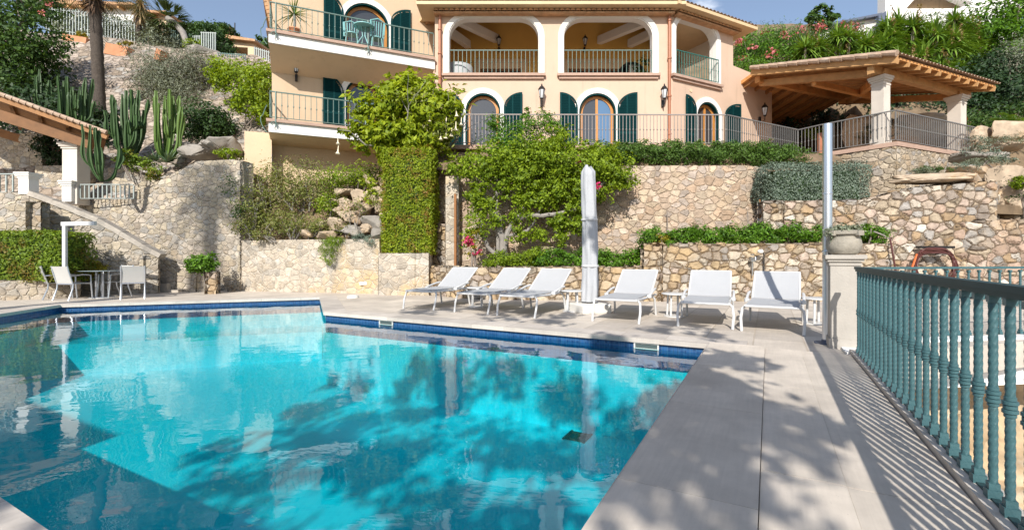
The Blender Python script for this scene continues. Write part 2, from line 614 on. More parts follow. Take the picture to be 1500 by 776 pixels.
M['louvre'] = paint('shutter_louvre_paint', (.002, .024, .026), .75, .1, 4.0, spec=.05)
M['rail_paint'] = paint('grey_green_rail_paint', (.12, .19, .165), .5, .1, 5.0)
M['rail_grey'] = paint('warm_grey_rail_paint', (.27, .235, .22), .55, .1, 5.0)
M['rail_dark'] = paint('dark_grey_rail_paint', (.16, .155, .15), .55, .12, 5.0)
M['rail_green'] = paint('dark_green_rail_paint', (.03, .14, .115), .5, .1, 5.0)
M['teal'] = paint('sea_green_iron_paint', (.052, .125, .14), .42, .2, 9.0, .3, 60, dirt=(.075, .085, .075, .5), dscale=9.0)
M['teal_dark'] = paint('dark_sea_green_paint', (.018, .050, .055), .6, .15, 6.0)
M['rail_pale'] = paint('pale_green_white_paint', (.36, .40, .38), .5, .08, 5.0)
M['wood'] = paint('honey_brown_wood', (.20, .09, .03), .6, .25, 5.0, .2, 40)
M['wood_door'] = paint('varnished_pine', (.50, .22, .055), .35, .15, 7.0)
M['beam'] = paint('larch_beam', (.55, .31, .13), .6, .22, 4.0, .3, 30)
M['beam_warm'] = paint('orange_pine_boards', (.62, .30, .10), .55, .28, 3.5, .2, 30)
M['beam_old'] = paint('weathered_brown_beam', (.33, .16, .06), .65, .25, 4.0, .4, 30)
M['tile'] = paint('terracotta_roof_tile', (.52, .30, .16), .85, .35, 4.0, .5, 30, dirt=(.60, .45, .28, .7), dscale=2.5)
M['tile_old'] = paint('weathered_roof_tile', (.46, .33, .24), .85, .35, 4.0, .5, 30, dirt=(.62, .55, .47, .8), dscale=3.0)
M['gutter'] = paint('cream_gutter_board', (.62, .46, .27), .6, .1, 2.0)
M['copper'] = paint('copper_brown_pipe', (.38, .155, .085), .4, .15, 4.0)
M['rust'] = paint('orange_brown_pipe', (.32, .14, .05), .6, .2, 4.0)
M['iron'] = paint('black_iron', (.015, .014, .014), .45, .1)
M['lamp_glass'] = paint('frosted_lamp_glass', (.62, .64, .66), .15, .05)
M['alu'] = paint('brushed_aluminium', (.62, .65, .70), .28, .04, 3.0, metal=.85)
M['fabric'] = paint('white_sling_fabric', (.40, .405, .415), .8, .05, 3.0, .3, 220)
M['cover'] = paint('white_umbrella_cover', (.42, .43, .45), .75, .06, 5.0, .4, 25)
M['grey_fabric'] = paint('pale_grey_sling', (.52, .51, .49), .75, .05, 3.0)
M['concrete'] = paint('white_concrete', (.68, .66, .62), .85, .12, 4.0, .4, 40)
M['cap_mortar'] = paint('grey_mortar_cap', (.46, .41, .35), .9, .3, 6.0, 1.0, 18)
M['urn'] = paint('mossy_stone_urn', (.33, .30, .25), .92, .3, 9.0, .9, 25, dirt=(.14, .13, .08, .75), dscale=5.0)
M['pillar'] = paint('limestone_pillar', (.40, .37, .33), .8, .12, 5.0, .3, 40, dirt=(.52, .46, .40, .5), dscale=2.0)
M['pillar_col'] = paint('cream_stone_column', (.62, .56, .49), .8, .1, 3.0, .2, 40)
M['terracotta'] = paint('terracotta_trough', (.56, .25, .13), .85, .15, 3.0, .3, 40, dirt=(.66, .42, .30, .5))
M['hose'] = paint('maroon_hose_rubber', (.085, .028, .024), .45, .15, 6.0)
M['orange'] = paint('orange_plastic', (.60, .13, .03), .4)
M['chrome'] = paint('dull_chrome', (.45, .45, .45), .3, .05, metal=.9)
M['bark'] = paint('grey_bark', (.24, .20, .17), .92, .35, 8.0, .9, 30)
M['bark_pale'] = paint('pale_bark', (.27, .245, .22), .92, .25, 8.0, .7, 30)
M['palm_bark'] = paint('palm_trunk_fibre', (.085, .068, .055), .95, .45, 14.0, 1.0, 26)
M['dark_pane'] = paint('dark_interior', (.03, .025, .022), .6)
M['curtain'] = paint('pale_curtain', (.55, .53, .50), .9, .1)
M['teal_chair'] = paint('pale_teal_iron', (.22, .46, .46), .5)
M['slate'] = paint('slate_blue_panel', (.10, .12, .17), .5)


def glass(name, col, rough=.03):
    t = NT(name)
    p = t.n('BsdfPrincipled', {'Base Color': col, 'Roughness': rough, 'Specular IOR Level': .9})
    return t.done(p)
M['pane'] = glass('window_pane', (.045, .047, .050))
M['pane_blue'] = glass('sky_tinted_pane', (.08, .16, .28))  # sky reflection painted in as a blue base colour

M['lime_leaf'] = foliage('lime_green_leaf', (.11, .19, .008), (.42, .50, .03), .45)
M['bright_leaf'] = foliage('bright_green_leaf', (.05, .11, .006), (.31, .42, .022), .42)
M['green_leaf'] = foliage('fresh_green_leaf', (.028, .085, .008), (.14, .29, .016), .32)
M['mid_leaf'] = foliage('mid_green_leaf', (.022, .060, .014), (.085, .16, .03), .30)
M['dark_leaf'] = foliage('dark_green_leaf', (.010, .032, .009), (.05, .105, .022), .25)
M['deep_leaf'] = foliage('deep_shade_leaf', (.008, .024, .010), (.035, .075, .022), .2)  # leaf green darkened, the deep shade is put into the colour
M['grey_leaf'] = foliage('grey_green_leaf', (.11, .135, .085), (.27, .30, .21), .2)
M['sage_leaf'] = foliage('sage_hedge_leaf', (.075, .115, .085), (.20, .25, .19), .15)
M['olive_leaf'] = foliage('olive_leaf', (.10, .12, .075), (.26, .28, .20), .2)
M['hedge_leaf'] = foliage('clipped_hedge_leaf', (.055, .11, .008), (.25, .36, .03), .33, dry=(.22, .14, .03))
M['cypress_leaf'] = foliage('clipped_cypress_leaf', (.10, .17, .008), (.36, .44, .025), .38, dry=(.30, .15, .04), big=2.2)
M['dry_leaf'] = foliage('half_dry_leaf', (.09, .13, .02), (.27, .29, .07), .3, dry=(.34, .26, .17), big=1.6)
M['dry_twig'] = foliage('dry_twig', (.26, .20, .15), (.42, .35, .27), .1)
M['rosemary'] = foliage('rosemary_leaf', (.030, .07, .012), (.11, .20, .03), .25)
M['gold_leaf'] = foliage('yellow_green_leaf', (.10, .12, .01), (.42, .34, .03), .35)
M['yucca_leaf'] = foliage('yucca_leaf', (.045, .12, .016), (.23, .36, .05), .25, big=.8)
M['agave_leaf'] = foliage('agave_leaf', (.08, .14, .08), (.20, .28, .16), .15)
M['palm_leaf'] = foliage('palm_frond', (.03, .055, .015), (.11, .15, .05), .25)
M['dead_frond'] = foliage('dead_palm_frond', (.08, .045, .03), (.22, .14, .09), .15)
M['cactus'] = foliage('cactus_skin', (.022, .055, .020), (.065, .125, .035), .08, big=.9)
M['cactus_sun'] = foliage('sunlit_cactus_skin', (.05, .10, .02), (.14, .23, .045), .08, big=.9)  # lighter copy of the cactus skin, sunlight painted into its colour
M['pink'] = foliage('pink_flower', (.45, .10, .12), (.70, .25, .25), .3)
M['magenta'] = foliage('magenta_flower', (.45, .02, .10), (.70, .06, .20), .3)
M['trumpet'] = paint('cream_trumpet_flower', (.78, .68, .50), .6, .1)
M['husk'] = foliage('dry_flower_spike', (.26, .17, .08), (.50, .36, .20), .2)


# travertine paving
def paving(name, col, sx, sy, joint, rot=0.0, mott=.2, stain=(.40, .35, .30, .55)):
    t = NT(name)
    v0 = t.coords(kind='Object')
    v = t.n('Mapping', {'Vector': v0, 'Rotation': (0, 0, rot)}).outputs[0]
    br = t.n('TexBrick', {'Vector': v, 'Color1': (1, 1, 1), 'Color2': (.74, .74, .75), 'Mortar': (.74, .72, .69), 'Scale': 1.0, 'Mortar Size': joint,
                          'Mortar Smooth': .3, 'Bias': 0.0, 'Brick Width': sx, 'Row Height': sy}, offset=.5)
    n1 = t.noise(v0, 2.2, 8.0, .62).outputs[0]
    n2 = t.noise(t.n('Mapping', {'Vector': v, 'Scale': (1.5, 22, 1)}).outputs[0], 2.0, 6.0, .6).outputs[0]
    f = t.math('MULTIPLY', t.rng(n1, .25, .75, 1 - mott, 1 + mott * .6), t.rng(n2, .25, .75, .93, 1.05))
    f = t.math('MULTIPLY', f, t.rng(t.n('NewGeometry').outputs['Random Per Island'], 0, 1, .90, 1.05))
    c = t.mix(1.0, col, t.n('CombineColor', {0: f, 1: f, 2: f}).outputs[0], 'MULTIPLY')
    c = t.mix(1.0, c, br.outputs[0], 'MULTIPLY')
    sm = t.rng(t.noise(v0, .8, 8.0, .65).outputs[0], .5, .72, 0, stain[3], True)
    c = t.mix(sm, c, stain[:3])
    pits = t.rng(t.noise(v, 60, 3.0).outputs[0], .66, .74, 0, .35, True)
    c = t.mix(pits, c, (.30, .25, .20))
    bp = t.n('Bump', {'Height': t.math('ADD', br.outputs[1] if False else t.math('MULTIPLY', br.outputs['Fac'], -1.0), t.math('MULTIPLY', n1, .25)), 'Strength': .5, 'Distance': .01}).outputs[0]
    return t.done(t.n('BsdfPrincipled', {'Base Color': c, 'Roughness': .62, 'Normal': bp, 'Specular IOR Level': .3}))
ANG = math.atan2(D1.y, D1.x)
M['deck'] = paving('travertine_deck', (.68, .60, .51), 1.2, .6, .012, -ANG)
M['coping'] = paving('travertine_coping', (.67, .60, .53), 1.6, .62, .004, -ANG, .22)
M['slab'] = paving('travertine_slab', (.68, .60, .51), 90, 90, .0, -ANG, .24)
M['walk'] = paving('travertine_walk', (.62, .55, .48), 1.9, .75, .004, -ANG, .24)


def tile_mat(name, c1, c2, grout, size, var_scale=3.0):
    t = NT(name)
    v = t.coords()
    tc = t.n('NewGeometry')
    br = t.n('TexVoronoi', {'Vector': v, 'Scale': 1.0 / size, 'Randomness': 0.0}, feature='F1', distance='CHEBYCHEV')
    cell = t.n('SeparateColor', {0: br.outputs['Color']}).outputs[0]
    c = t.mix(cell, c1, c2)
    g = t.rng(br.outputs['Distance'], .42, .48, 0, .6)
    c = t.mix(g, c, grout)
    return t.done(t.n('BsdfPrincipled', {'Base Color': c, 'Roughness': .3}))
M['pool_tile'] = tile_mat('turquoise_pool_mosaic', (.37, .73, .79), (.45, .79, .83), (.60, .83, .86), .05)
M['band'] = tile_mat('blue_waterline_mosaic', (.008, .045, .15), (.022, .10, .26), (.09, .18, .28), .035)
M['grate'] = paint('dark_drain_grate', (.07, .10, .10), .6)

t = NT('pool_water')
v = t.coords()
n1 = t.noise(t.n('Mapping', {'Vector': v, 'Scale': (1, 1, 1)}).outputs[0], 1.6, 2.0, .5).outputs[0]
n2 = t.noise(t.n('Mapping', {'Vector': v, 'Scale': (1, 1.6, 1), 'Rotation': (0, 0, .5)}).outputs[0], 7.0, 2.0, .5).outputs[0]
hh = t.math('ADD', n1, t.math('MULTIPLY', n2, .10))
bp = t.n('Bump', {'Height': hh, 'Strength': .13, 'Distance': .05}).outputs[0]
gi = t.n('NewGeometry')
cs = t.math('ABSOLUTE', t.n('VectorMath', {0: gi.outputs['Incoming'], 1: bp}, operation='DOT_PRODUCT').outputs['Value'])
fr = t.math('ADD', .02, t.math('MULTIPLY', .98, t.math('POWER', t.math('SUBTRACT', 1.0, cs, clamp=True), 5.0)))
tr = t.n('BsdfTransparent', {'Color': (.085, .73, .785)})
gl = t.n('BsdfGlossy', {'Color': (1, 1, 1), 'Roughness': .0, 'Normal': bp})
M['water'] = t.done(t.n('MixShader', {0: fr, 1: tr, 2: gl}))

# ------------------------------------------------------------------ world, sun, camera
SC.view_settings.view_transform = 'Standard'
SC.view_settings.look = 'None'
SC.view_settings.gamma = 1.0
SC.view_settings.exposure = 0.34
SC.view_settings.use_curve_mapping = False
w = bpy.data.worlds.new('World')
SC.world = w
w.use_nodes = True
nt = w.node_tree
nt.nodes.clear()
wo = nt.nodes.new('ShaderNodeOutputWorld')
bg = nt.nodes.new('ShaderNodeBackground')
sky = nt.nodes.new('ShaderNodeTexSky')
sky.sky_type = 'NISHITA'
sky.sun_disc = False
sky.sun_elevation = SUN_EL
sky.sun_rotation = math.pi + SUN_AZ
sky.air_density = 1.0
sky.dust_density = 0.9
sky.ozone_density = 2.2
bg.inputs[1].default_value = 0.122
# a few fair-weather clouds low in the sky
tc = nt.nodes.new('ShaderNodeTexCoord')
mp = nt.nodes.new('ShaderNodeMapping')
mp.inputs['Scale'].default_value = (1.0, 1.0, 2.2)
mp.inputs['Location'].default_value = (0.35, 0.1, 0.28)
nz = nt.nodes.new('ShaderNodeTexNoise')
nz.inputs['Scale'].default_value = 2.3
nz.inputs['Detail'].default_value = 9
nz.inputs['Roughness'].default_value = 0.52
mr = nt.nodes.new('ShaderNodeMapRange')
mr.interpolation_type = 'SMOOTHSTEP'
mr.inputs[1].default_value = 0.62
mr.inputs[2].default_value = 0.72
mr.inputs[3].default_value = 0.06
mx = nt.nodes.new('ShaderNodeMix')
mx.data_type = 'RGBA'
mx.inputs[7].default_value = (11.5, 11.7, 12.0, 1)
L = nt.links
L.new(tc.outputs['Generated'], mp.inputs[0])
L.new(mp.outputs[0], nz.inputs['Vector'])
L.new(nz.outputs[0], mr.inputs[0])
L.new(mr.outputs[0], mx.inputs[0])
L.new(sky.outputs[0], mx.inputs[6])
L.new(mx.outputs[2], bg.inputs[0])
L.new(bg.outputs[0], wo.inputs[0])

sun = bpy.data.lights.new('sun', 'SUN')
sun.energy = 4.8
sun.angle = R_(0.53)
sun.color = (1.0, .955, .88)
so = bpy.data.objects.new('sun', sun)
COL.objects.link(so)
so.location = (-10, -40, 40)
so.rotation_euler = SUNV.to_track_quat('-Z', 'Y').to_euler()

cam = bpy.data.cameras.new('camera')
cam.sensor_width = 36
cam.lens = 36 * F / 1500
cam.shift_y = -(388 - HY) / 1500
cam.clip_end = 2000
co = bpy.data.objects.new('camera', cam)
COL.objects.link(co)
co.location = (0, 0, EYE)
co.rotation_euler = (R_(90), 0, 0)
SC.camera = co
SC.cycles.use_denoising = True
SC.cycles.max_bounces = 8
SC.cycles.transparent_max_bounces = 16
SC.cycles.caustics_reflective = False
SC.cycles.caustics_refractive = False
SC.cycles.sample_clamp_indirect = 6

# ------------------------------------------------------------------ ground, deck, pool
XY = Frame  # (kept for symmetry)
class Flat:
    def __call__(f, x, y, o=0.0): return Vector((x, y, o))
FLAT = Flat()


def structure(o):
    o['kind'] = 'structure'
    return o


mb = MB().box((0, 40, -3.45), (500, 500, .1))
structure(mb.build('ground', M['soil'], world=True))

pool = [(2.57, 6.10), (-3.80, 9.57), (-5.28, 13.0), (-10.57, 11.0), (-9.12, 5.84), (-.205, .982)]


def offset(poly, d):
    n = len(poly)
    out = []
    ar = sum(poly[i][0] * poly[(i + 1) % n][1] - poly[(i + 1) % n][0] * poly[i][1] for i in range(n))
    sg = 1 if ar > 0 else -1
    for i in range(n):
        p0, p1, p2 = Vector(poly[i - 1]), Vector(poly[i]), Vector(poly[(i + 1) % n])
        a, b = (p1 - p0).normalized(), (p2 - p1).normalized()
        na, nb = Vector((a.y, -a.x)) * sg, Vector((b.y, -b.x)) * sg
        m = (na + nb) / (1 + na.dot(nb))
        out.append(tuple(p1 + m * d))
    return out


pit = offset(pool, .02)
CURB = .89
rA, rB = W(-7, CURB + .06), W(6.62, CURB + .06)
deck_out = [(-32, -9), (rA.x, rA.y), (rB.x, rB.y), (8.6, 6.95), (22, 8.2), (22, 17), (-32, 19)]
mb = MB().plate(FLAT, deck_out, [offset(pool, .2)], -.35, 0)
structure(mb.build('pool_deck', M['deck'], world=True))
# coping: strips beside the pool, 3 cm above the deck, with a rounded nose over the water
mb = MB().plate(FLAT, offset(pool, .42), [offset(pool, -.03)], -.045, .018)
structure(mb.build('pool_coping', M['coping'], world=True))
mb = MB()
c0, c1 = -.66, -.04
for i in range(9):
    a0, a1 = -6.2 + i * 1.42, -6.2 + (i + 1) * 1.42 - .003
    a1 = min(a1, 6.56)
    q = [W(a0, c0), W(a0, c1), W(a1, c1), W(a1, c0)]
    mb.plate(FLAT, [(p.x, p.y) for p in q][::-1], [], -.04, .045)
structure(mb.build('walkway_slabs', M['slab'], world=True))
mb = MB()
for i in range(7):
    a0, a1 = -6.6 + i * 1.88, -6.6 + (i + 1) * 1.88 - .006
    for b0, b1 in ((-.036, .335), (.337, CURB - .07)):
        q = [W(a0, b0), W(a0, b1), W(a1, b1), W(a1, b0)]
        mb.plate(FLAT, [(p.x, p.y) for p in q][::-1], [], -.04, .03 if b0 < .1 else .026)
structure(mb.build('walkway', M['slab'], world=True))
# kerb below the balustrade
mb = MB()
q = [W(-7, CURB - .06), W(-7, CURB + .07), W(6.75, CURB + .07), W(6.75, CURB - .06)]
mb.plate(FLAT, [(p.x, p.y) for p in q][::-1], [], -.5, .06)
structure(mb.build('balustrade_kerb', M['coping'], world=True))

# pool shell: waterline band, walls, floor, long step by the far side
FL = -1.45
mb = MB()
for i in range(len(pit)):
    a, b = pit[i], pit[(i + 1) % len(pit)]
    mb.add([(a[0], a[1], -.40), (b[0], b[1], -.40), (b[0], b[1], -.047), (a[0], a[1], -.047)], [(0, 1, 2, 3)])
structure(mb.build('pool_waterline', M['band'], world=True))
mb = MB()
for i in range(len(pit)):
    a, b = pit[i], pit[(i + 1) % len(pit)]
    mb.add([(a[0], a[1], FL), (b[0], b[1], FL), (b[0], b[1], -.40), (a[0], a[1], -.40)], [(0, 1, 2, 3)])
tri = tessellate_polygon([[Vector((p[0], p[1], 0)) for p in pit]])
mb.add([(p[0], p[1], FL) for p in pit], tri)
structure(mb.build('pool_shell', M['pool_tile'], world=True))
s0 = [(-10.58, 11.01), (-5.262, 13.0), (-4.79, 11.9), (-10.29, 9.93)]
mb = MB().plate(FLAT, s0[::-1], [], FL, -.75)
structure(mb.build('pool_step', M['pool_tile'], world=True))
mb = MB()
tri = tessellate_polygon([[Vector((p[0], p[1], 0)) for p in pit]])
mb.add([(p[0], p[1], -.125) for p in pit], tri)
o = structure(mb.build('water', M['water'], world=True))
# skimmer mouths, drains and a seam on the floor
for i, (s_, lab) in enumerate([(.82, 'wide skimmer opening in the blue tiles nearer the walkway'), (5.6, 'skimmer opening in the blue tiles nearer the pool corner')]):
    c = Vector((2.57, 6.10, 0)) - D2 * s_
    r = empty('pool_skimmer', c + Vector((0, 0, -.092)), lab, 'skimmer', 'skimmers in the waterline tiles', math.atan2(D2.y, D2.x))
    MB().box((0, .012, .0), (.30, .012, .06)).build('opening', M['grate'], r)
    f_ = MB()
    for q in (((0, .0, .036), (.34, .02, .012)), ((0, .0, -.036), (.34, .02, .012)), ((-.16, .0, 0), (.02, .02, .06)), ((.16, .0, 0), (.02, .02, .06))): f_.box(*q)
    f_.build('surround', M['concrete'], r)
for px, py, lab in ((878, 606, 'dark drain grate on the pool floor nearer the back edge'), (846, 640, 'dark square drain grate on the pool floor farther from the back edge')):
    D = F * (EYE - FL) / (py - HY)
    c = Vector((PX(px, D), D, FL + .012))
    mb = MB()
    for k in range(6): mb.box((0, -.14 + k * .056, 0), (.28, .03, .016))
    for k in (-1, 1): mb.box((k * .15, 0, .001), (.03, .36, .018))
    o = mb.build('drain_grate', M['grate'])
    o.location = c
    o.rotation_euler = (0, 0, ANG - math.pi / 2)
    tag(o, lab, 'drain', 'drains on the pool floor')
# ------------------------------------------------------------------ masonry
def pp(px, D): return (PX(px, D), D)

# right: low planter wall, the strip wall to its left, the tall dry wall, the pinkish wall below the terrace
wall('planter_wall', [pp(948, 12.55), pp(943, 12.0), pp(1100, 12.0), pp(1306, 12.0), pp(1309, 12.6)], [1.46] * 5, -.05, M['stone_gold'],
     'low golden dry stone planter wall behind the two right loungers, holding leafy shrubs', .45, .045)
wall('planter_wall', [pp(618, 14.2), pp(690, 12.6), pp(760, 12.35), pp(948, 12.3)], [.82, .86, .86, .86], -.05, M['stone_gold'],
     'lowest stone planter wall behind the left loungers and closed umbrella, below clipped shrubs', .45, .045)
wall('dry_stone_wall', [pp(1112, 13.6), pp(1118, 12.95), pp(1267, 12.7), pp(1340, 12.6), pp(1458, 12.55), pp(1462, 13.6)],
     [2.68, 2.66, 2.66, 2.98, 3.15, 3.15], .2, M['stone_dry'], 'tall dry stone wall of big irregular blocks with hose hung on it', .5, .045)
wall('dry_stone_wall', [pp(1408, 12.62), pp(1440, 12.3), pp(1500, 12.2), (16.5, 12.3)], [2.05, 2.09, 2.09, 2.12], .2, M['stone_dry'],
     'lower dry stone wall of pale blocks at right end of the tall wall', .5, .045)
wall('retaining_wall', [pp(640, 15.2), pp(672, 14.75), pp(900, 14.5), pp(1085, 14.3), pp(1122, 14.5), pp(1150, 15.2), pp(1190, 15.9)],
     [3.95, 3.95, 3.92, 3.90, 3.88, 3.7, 3.4], .3, M['stone_pink'], 'pinkish stone retaining wall rounding off at right, under the terrace hedge', .5, .05)
wall('terrace_wall', [pp(1165, 18.2), (11.25, 16.85), (12.42, 15.22), (17.1, 17.3), (18.2, 19)], [4.72, 4.72, 4.72, 4.72, 4.72], 2.2, M['stone_small'],
     'coursed stone wall carrying the corner of the covered terrace', .4, .05)
wall('garden_wall', [pp(1440, 15.4), pp(1456, 14.2), pp(1472, 14.0), (17.5, 14.0)], [3.4, 3.6, 3.6, 3.4], 1.2, M['stone_small'],
     'shaded rubble wall behind right end of the tall dry stone wall', .4, .06)

# left: parapet of the stair, the tall mortared wall, the low front wall under the slope
wall('stair_parapet', [pp(236, 15.1), pp(270, 15.15), pp(306, 15.2), pp(309, 15.5)],
     [PZ(376, 15.1), PZ(388, 15.15), PZ(399, 15.2), PZ(400, 15.4)], -.05, M['stone_pale'],
     'low sloping end piece of the stair parapet, by the little pier with the round bush', .35, .05)
wall('stair_parapet', [pp(40, 13.62), pp(142, 14.08), pp(224, 14.45), pp(232, 14.5), pp(233, 14.9)],
     [PZ(284, 13.6), PZ(323, 14.1), PZ(371, 14.45), PZ(375, 14.5), PZ(375, 14.6)], -.05, M['stone_pale'],
     'sloping pale stone parapet of the garden stair behind the dining set', .35, .05)
sp = bpy.data.objects['stair_parapet.001']
q_ = [(40, 284, 13.62), (75, 297, 13.78), (110, 311, 13.94), (142, 324, 14.08), (175, 343, 14.23), (205, 361, 14.37), (233, 376, 14.5)]
mb = MB()
for (a0_, b0_, c0_), (a1_, b1_, c1_) in zip(q_[:-1], q_[1:]):
    mb.bar(P(a0_, b0_, c0_) + Vector((0, .16, .02)), P(a1_, b1_, c1_) + Vector((0, .16, .03)), .46, .14)
mb.build('coping', M['cap_mortar'], sp, world=True)
wall('retaining_wall', [pp(60, 16.6), pp(132, 16.4), pp(174, 16.25), pp(209, 16.1), pp(250, 15.95), pp(290, 15.75), pp(342, 15.6), pp(352, 15.5)],
     [PZ(292, 16.5), PZ(292, 16.4), PZ(292, 16.25), PZ(277, 16.1), PZ(256, 15.95), PZ(236, 15.75), PZ(234, 15.6), PZ(236, 15.5)], -.05, M['stone_pale'],
     'tall pale mortared wall rising in a curve beside the stair, with tree shadow on it', .5, .05)
wall('retaining_wall', [pp(352, 15.55), pp(440, 15.0), pp(540, 14.4), pp(556, 14.3)], [PZ(352, 15.5), PZ(351, 15), PZ(350, 14.4), PZ(350, 14.3)], -.05, M['stone_render'],
     'low lime washed stone wall below the bushy slope', .5, .05)
wall('planter_wall', [pp(554, 14.5), pp(555, 13.92), pp(628, 13.75), pp(634, 14.9)], [PZ(371, 13.9)] * 4, -.05, M['stone_render'],
     'block shaped stone planter carrying the tall clipped cypress', .4, .05)
mb = MB()
for k, (px0, px1, D, y1) in enumerate([(655, 673, 14.55, 262), (636, 656, 15.0, 338)]):
    pass
wall('stone_pier', [pp(652, 15.3), pp(653, 14.45), pp(672, 14.4), pp(676, 15.2)], [PZ(258, 14.4)] * 4, .2, M['stone_render'], 'narrow pale stone pier beside the orange brown pipe', .3, .05)
wall('garden_wall', [pp(628, 14.9), pp(655, 14.7)], [PZ(328, 14.8)] * 2, .0, M['stone_gold'], 'small rough wall in the gap between the cypress planter and pier', .3, .05)
MB().tube([P(667, 284, 14.2), P(667, 394, 14.2)], .04, 10).build('drain_pipe', M['rust'], world=True, smooth=True)
tag(bpy.data.objects['drain_pipe'], 'rusty orange brown drain pipe upright against the stone pier', 'pipe')
# low front wall of the left hedge bed
wall('planter_wall', [pp(-60, 12.0), pp(0, 12.25), pp(80, 12.75), pp(118, 13.2)], [PZ(411, 12.3)] * 4, -.05, M['stone_pale'], 'knee high stone wall below the clipped hedge by the dining set', .4, .05)
# upper left: walls at the small covered porch
wall('garden_wall', [pp(-70, 13.7), pp(0, 13.65), pp(44, 13.7)], [PZ(282, 13.7)] * 3, .0, M['stone_pale'], 'stone wall under the short white railing by the left edge', .4, .06)
wall('stone_pier', [pp(40, 13.45), pp(41, 13.1), pp(60, 13.1), pp(62, 13.45)], [PZ(296, 13.1)] * 4, .0, M['stone_small'], 'stubby dark stone pier in front of the parapet top', .3, .05)
wall('garden_wall', [pp(-70, 18.2), pp(0, 18.0), pp(62, 17.9)], [PZ(196, 18)] * 3, 2.6, M['stone_pale'], 'shaded stone back wall under the wooden porch roof', .4, .07)
wall('garden_wall', [pp(52, 17.2), pp(130, 17.1)], [PZ(243, 17.2)] * 2, 2.6, M['stone_pale'], 'low stone wall between the two white pillars', .4, .07)
wall('garden_wall', [pp(152, 17.0), pp(188, 16.9), pp(230, 17.0), pp(300, 17.0)], [PZ(246, 17), PZ(246, 17), PZ(262, 17), PZ(262, 17)], 2.6, M['stone_pale'],
     'stone wall behind the cactus with a pale cap', .4, .07)
wall('hillside_wall', [pp(60, 27.5), pp(130, 26.6), pp(200, 26), pp(235, 25.6)], [PZ(62, 27.3), PZ(66, 26.6), PZ(80, 26), PZ(92, 25.6)], 8.6, M['stone_hill'],
     'high rubble wall on the hillside below the terracotta troughs', .5, .12, lean=.25)

# ------------------------------------------------------------------ terrain
def lerp(a, b, t): return a + (b - a) * max(0.0, min(1.0, t))
def terr(name, x0, x1, y0, y1, res, hf, mat, rough=.25):
    mb = MB()
    nx, ny = int((x1 - x0) / res), int((y1 - y0) / res)
    vs, fs = [], []
    for j in range(ny + 1):
        for i in range(nx + 1):
            x, y = x0 + (x1 - x0) * i / nx, y0 + (y1 - y0) * j / ny
            z = hf(x, y) + rough * (mnoise.noise(Vector((x * .5, y * .5, 3))) + .5 * mnoise.noise(Vector((x * 1.7, y * 1.7, 9))))
            vs.append((x, y, z))
    for j in range(ny):
        for i in range(nx):
            a = j * (nx + 1) + i
            fs.append((a, a + 1, a + nx + 2, a + nx + 1))
    mb.add(vs, fs)
    o = mb.build(name, mat, world=True, smooth=True, angle=180)
    return structure(o)


def h_left(x, y):
    # bank behind the stair wall, steep stone slope, then the plateau with the fence
    z = 2.9 + lerp(0, 2.0, (y - 16.4) / 2.0) if y < 18.4 else lerp(4.9, 12.4, (y - 18.4) / 8.2)
    if y > 26.6: z = 12.4 + (y - 26.6) * .18
    return z + lerp(0, 1.6, (-x - 14) / 14) * lerp(0, 1, (y - 20) / 6)
terr('hillside', -48, -9.6, 16.4, 60, .3, h_left, M['stone_hill'], .3)
def h_right(x, y):
    z = lerp(1.9, 5.2, (y - 15.2) / 2.7)
    if y > 17.9: z = lerp(5.2, 11.2, (y - 17.9) / 8.5)
    if y > 26.4: z = 11.2 + (y - 26.4) * .55
    if x < 17: z = min(z, lerp(1.9, 4.4, (y - 15.2) / 3)) if y < 20.5 else z
    if x < 17.5 - max(0, y - 19) * .45 and y < 29.5: z = min(z, 4.4)
    return z
terr('hill_slope', 10.2, 70, 13.2, 75, .5, h_right, M['soil'], .3)
def h_mid(x, y):
    y0 = 15.75 - (x + 8.9) * .24
    return lerp(1.45, 4.0, (y - y0) / 2.3) if y > y0 - .05 else -.8
terr('garden_bank', -10.2, -2.2, 14.55, 19.2, .25, h_mid, M['soil'], .2)
# earth fill between the pinkish wall and the terrace edge, and behind the planter walls
def fill(name, pts, z, mat=M['soil'], t=.25):
    return structure(MB().plate(FLAT, pts, [], z - t, z).build(name, mat, world=True))
fill('planter_soil', [pp(945, 12.2), pp(1304, 12.15), pp(1304, 12.9), pp(1100, 14.4), pp(930, 14.4)], 1.36)
fill('planter_soil', [pp(625, 14.2), pp(690, 12.8), pp(945, 12.5), pp(945, 14.6), pp(640, 14.9)], .76)
fill('planter_soil', [pp(1118, 13.2), pp(1460, 12.9), (17.4, 14.2), (14.5, 16.8), (12.4, 15.4), (11.2, 16.8), pp(1140, 15.4)], 2.56)
fill('planter_soil', [pp(1300, 12.9), pp(1460, 12.8), (17.0, 16.6), pp(1300, 14.8)], 2.95)
fill('planter_soil', [pp(556, 14.1), pp(628, 13.95), pp(634, 14.9), pp(552, 15)], PZ(373, 13.9))
fill('planter_soil', [pp(-60, 12.3), pp(0, 12.4), pp(76, 12.9), pp(112, 13.5), pp(-60, 13.6)], PZ(414, 12.3))
mb = MB()
vs, fs = [], []
for i in range(40):
    t_ = i / 39
    for j in range(9):
        u_ = j / 8
        x = PX(640, 14.9) + (10.6 - PX(640, 14.9)) * t_
        y = 14.55 + (16.0 - 14.55) * u_
        z = 3.8 + .85 * math.sin(u_ * math.pi / 2) + .08 * mnoise.noise(Vector((x, y, 0)))
        vs.append((x, y, z))
for i in range(39):
    for j in range(8):
        fs.append((i * 9 + j, (i + 1) * 9 + j, (i + 1) * 9 + j + 1, i * 9 + j + 1))
structure(mb.add(vs, fs).build('terrace_bank', M['soil'], world=True, smooth=True))
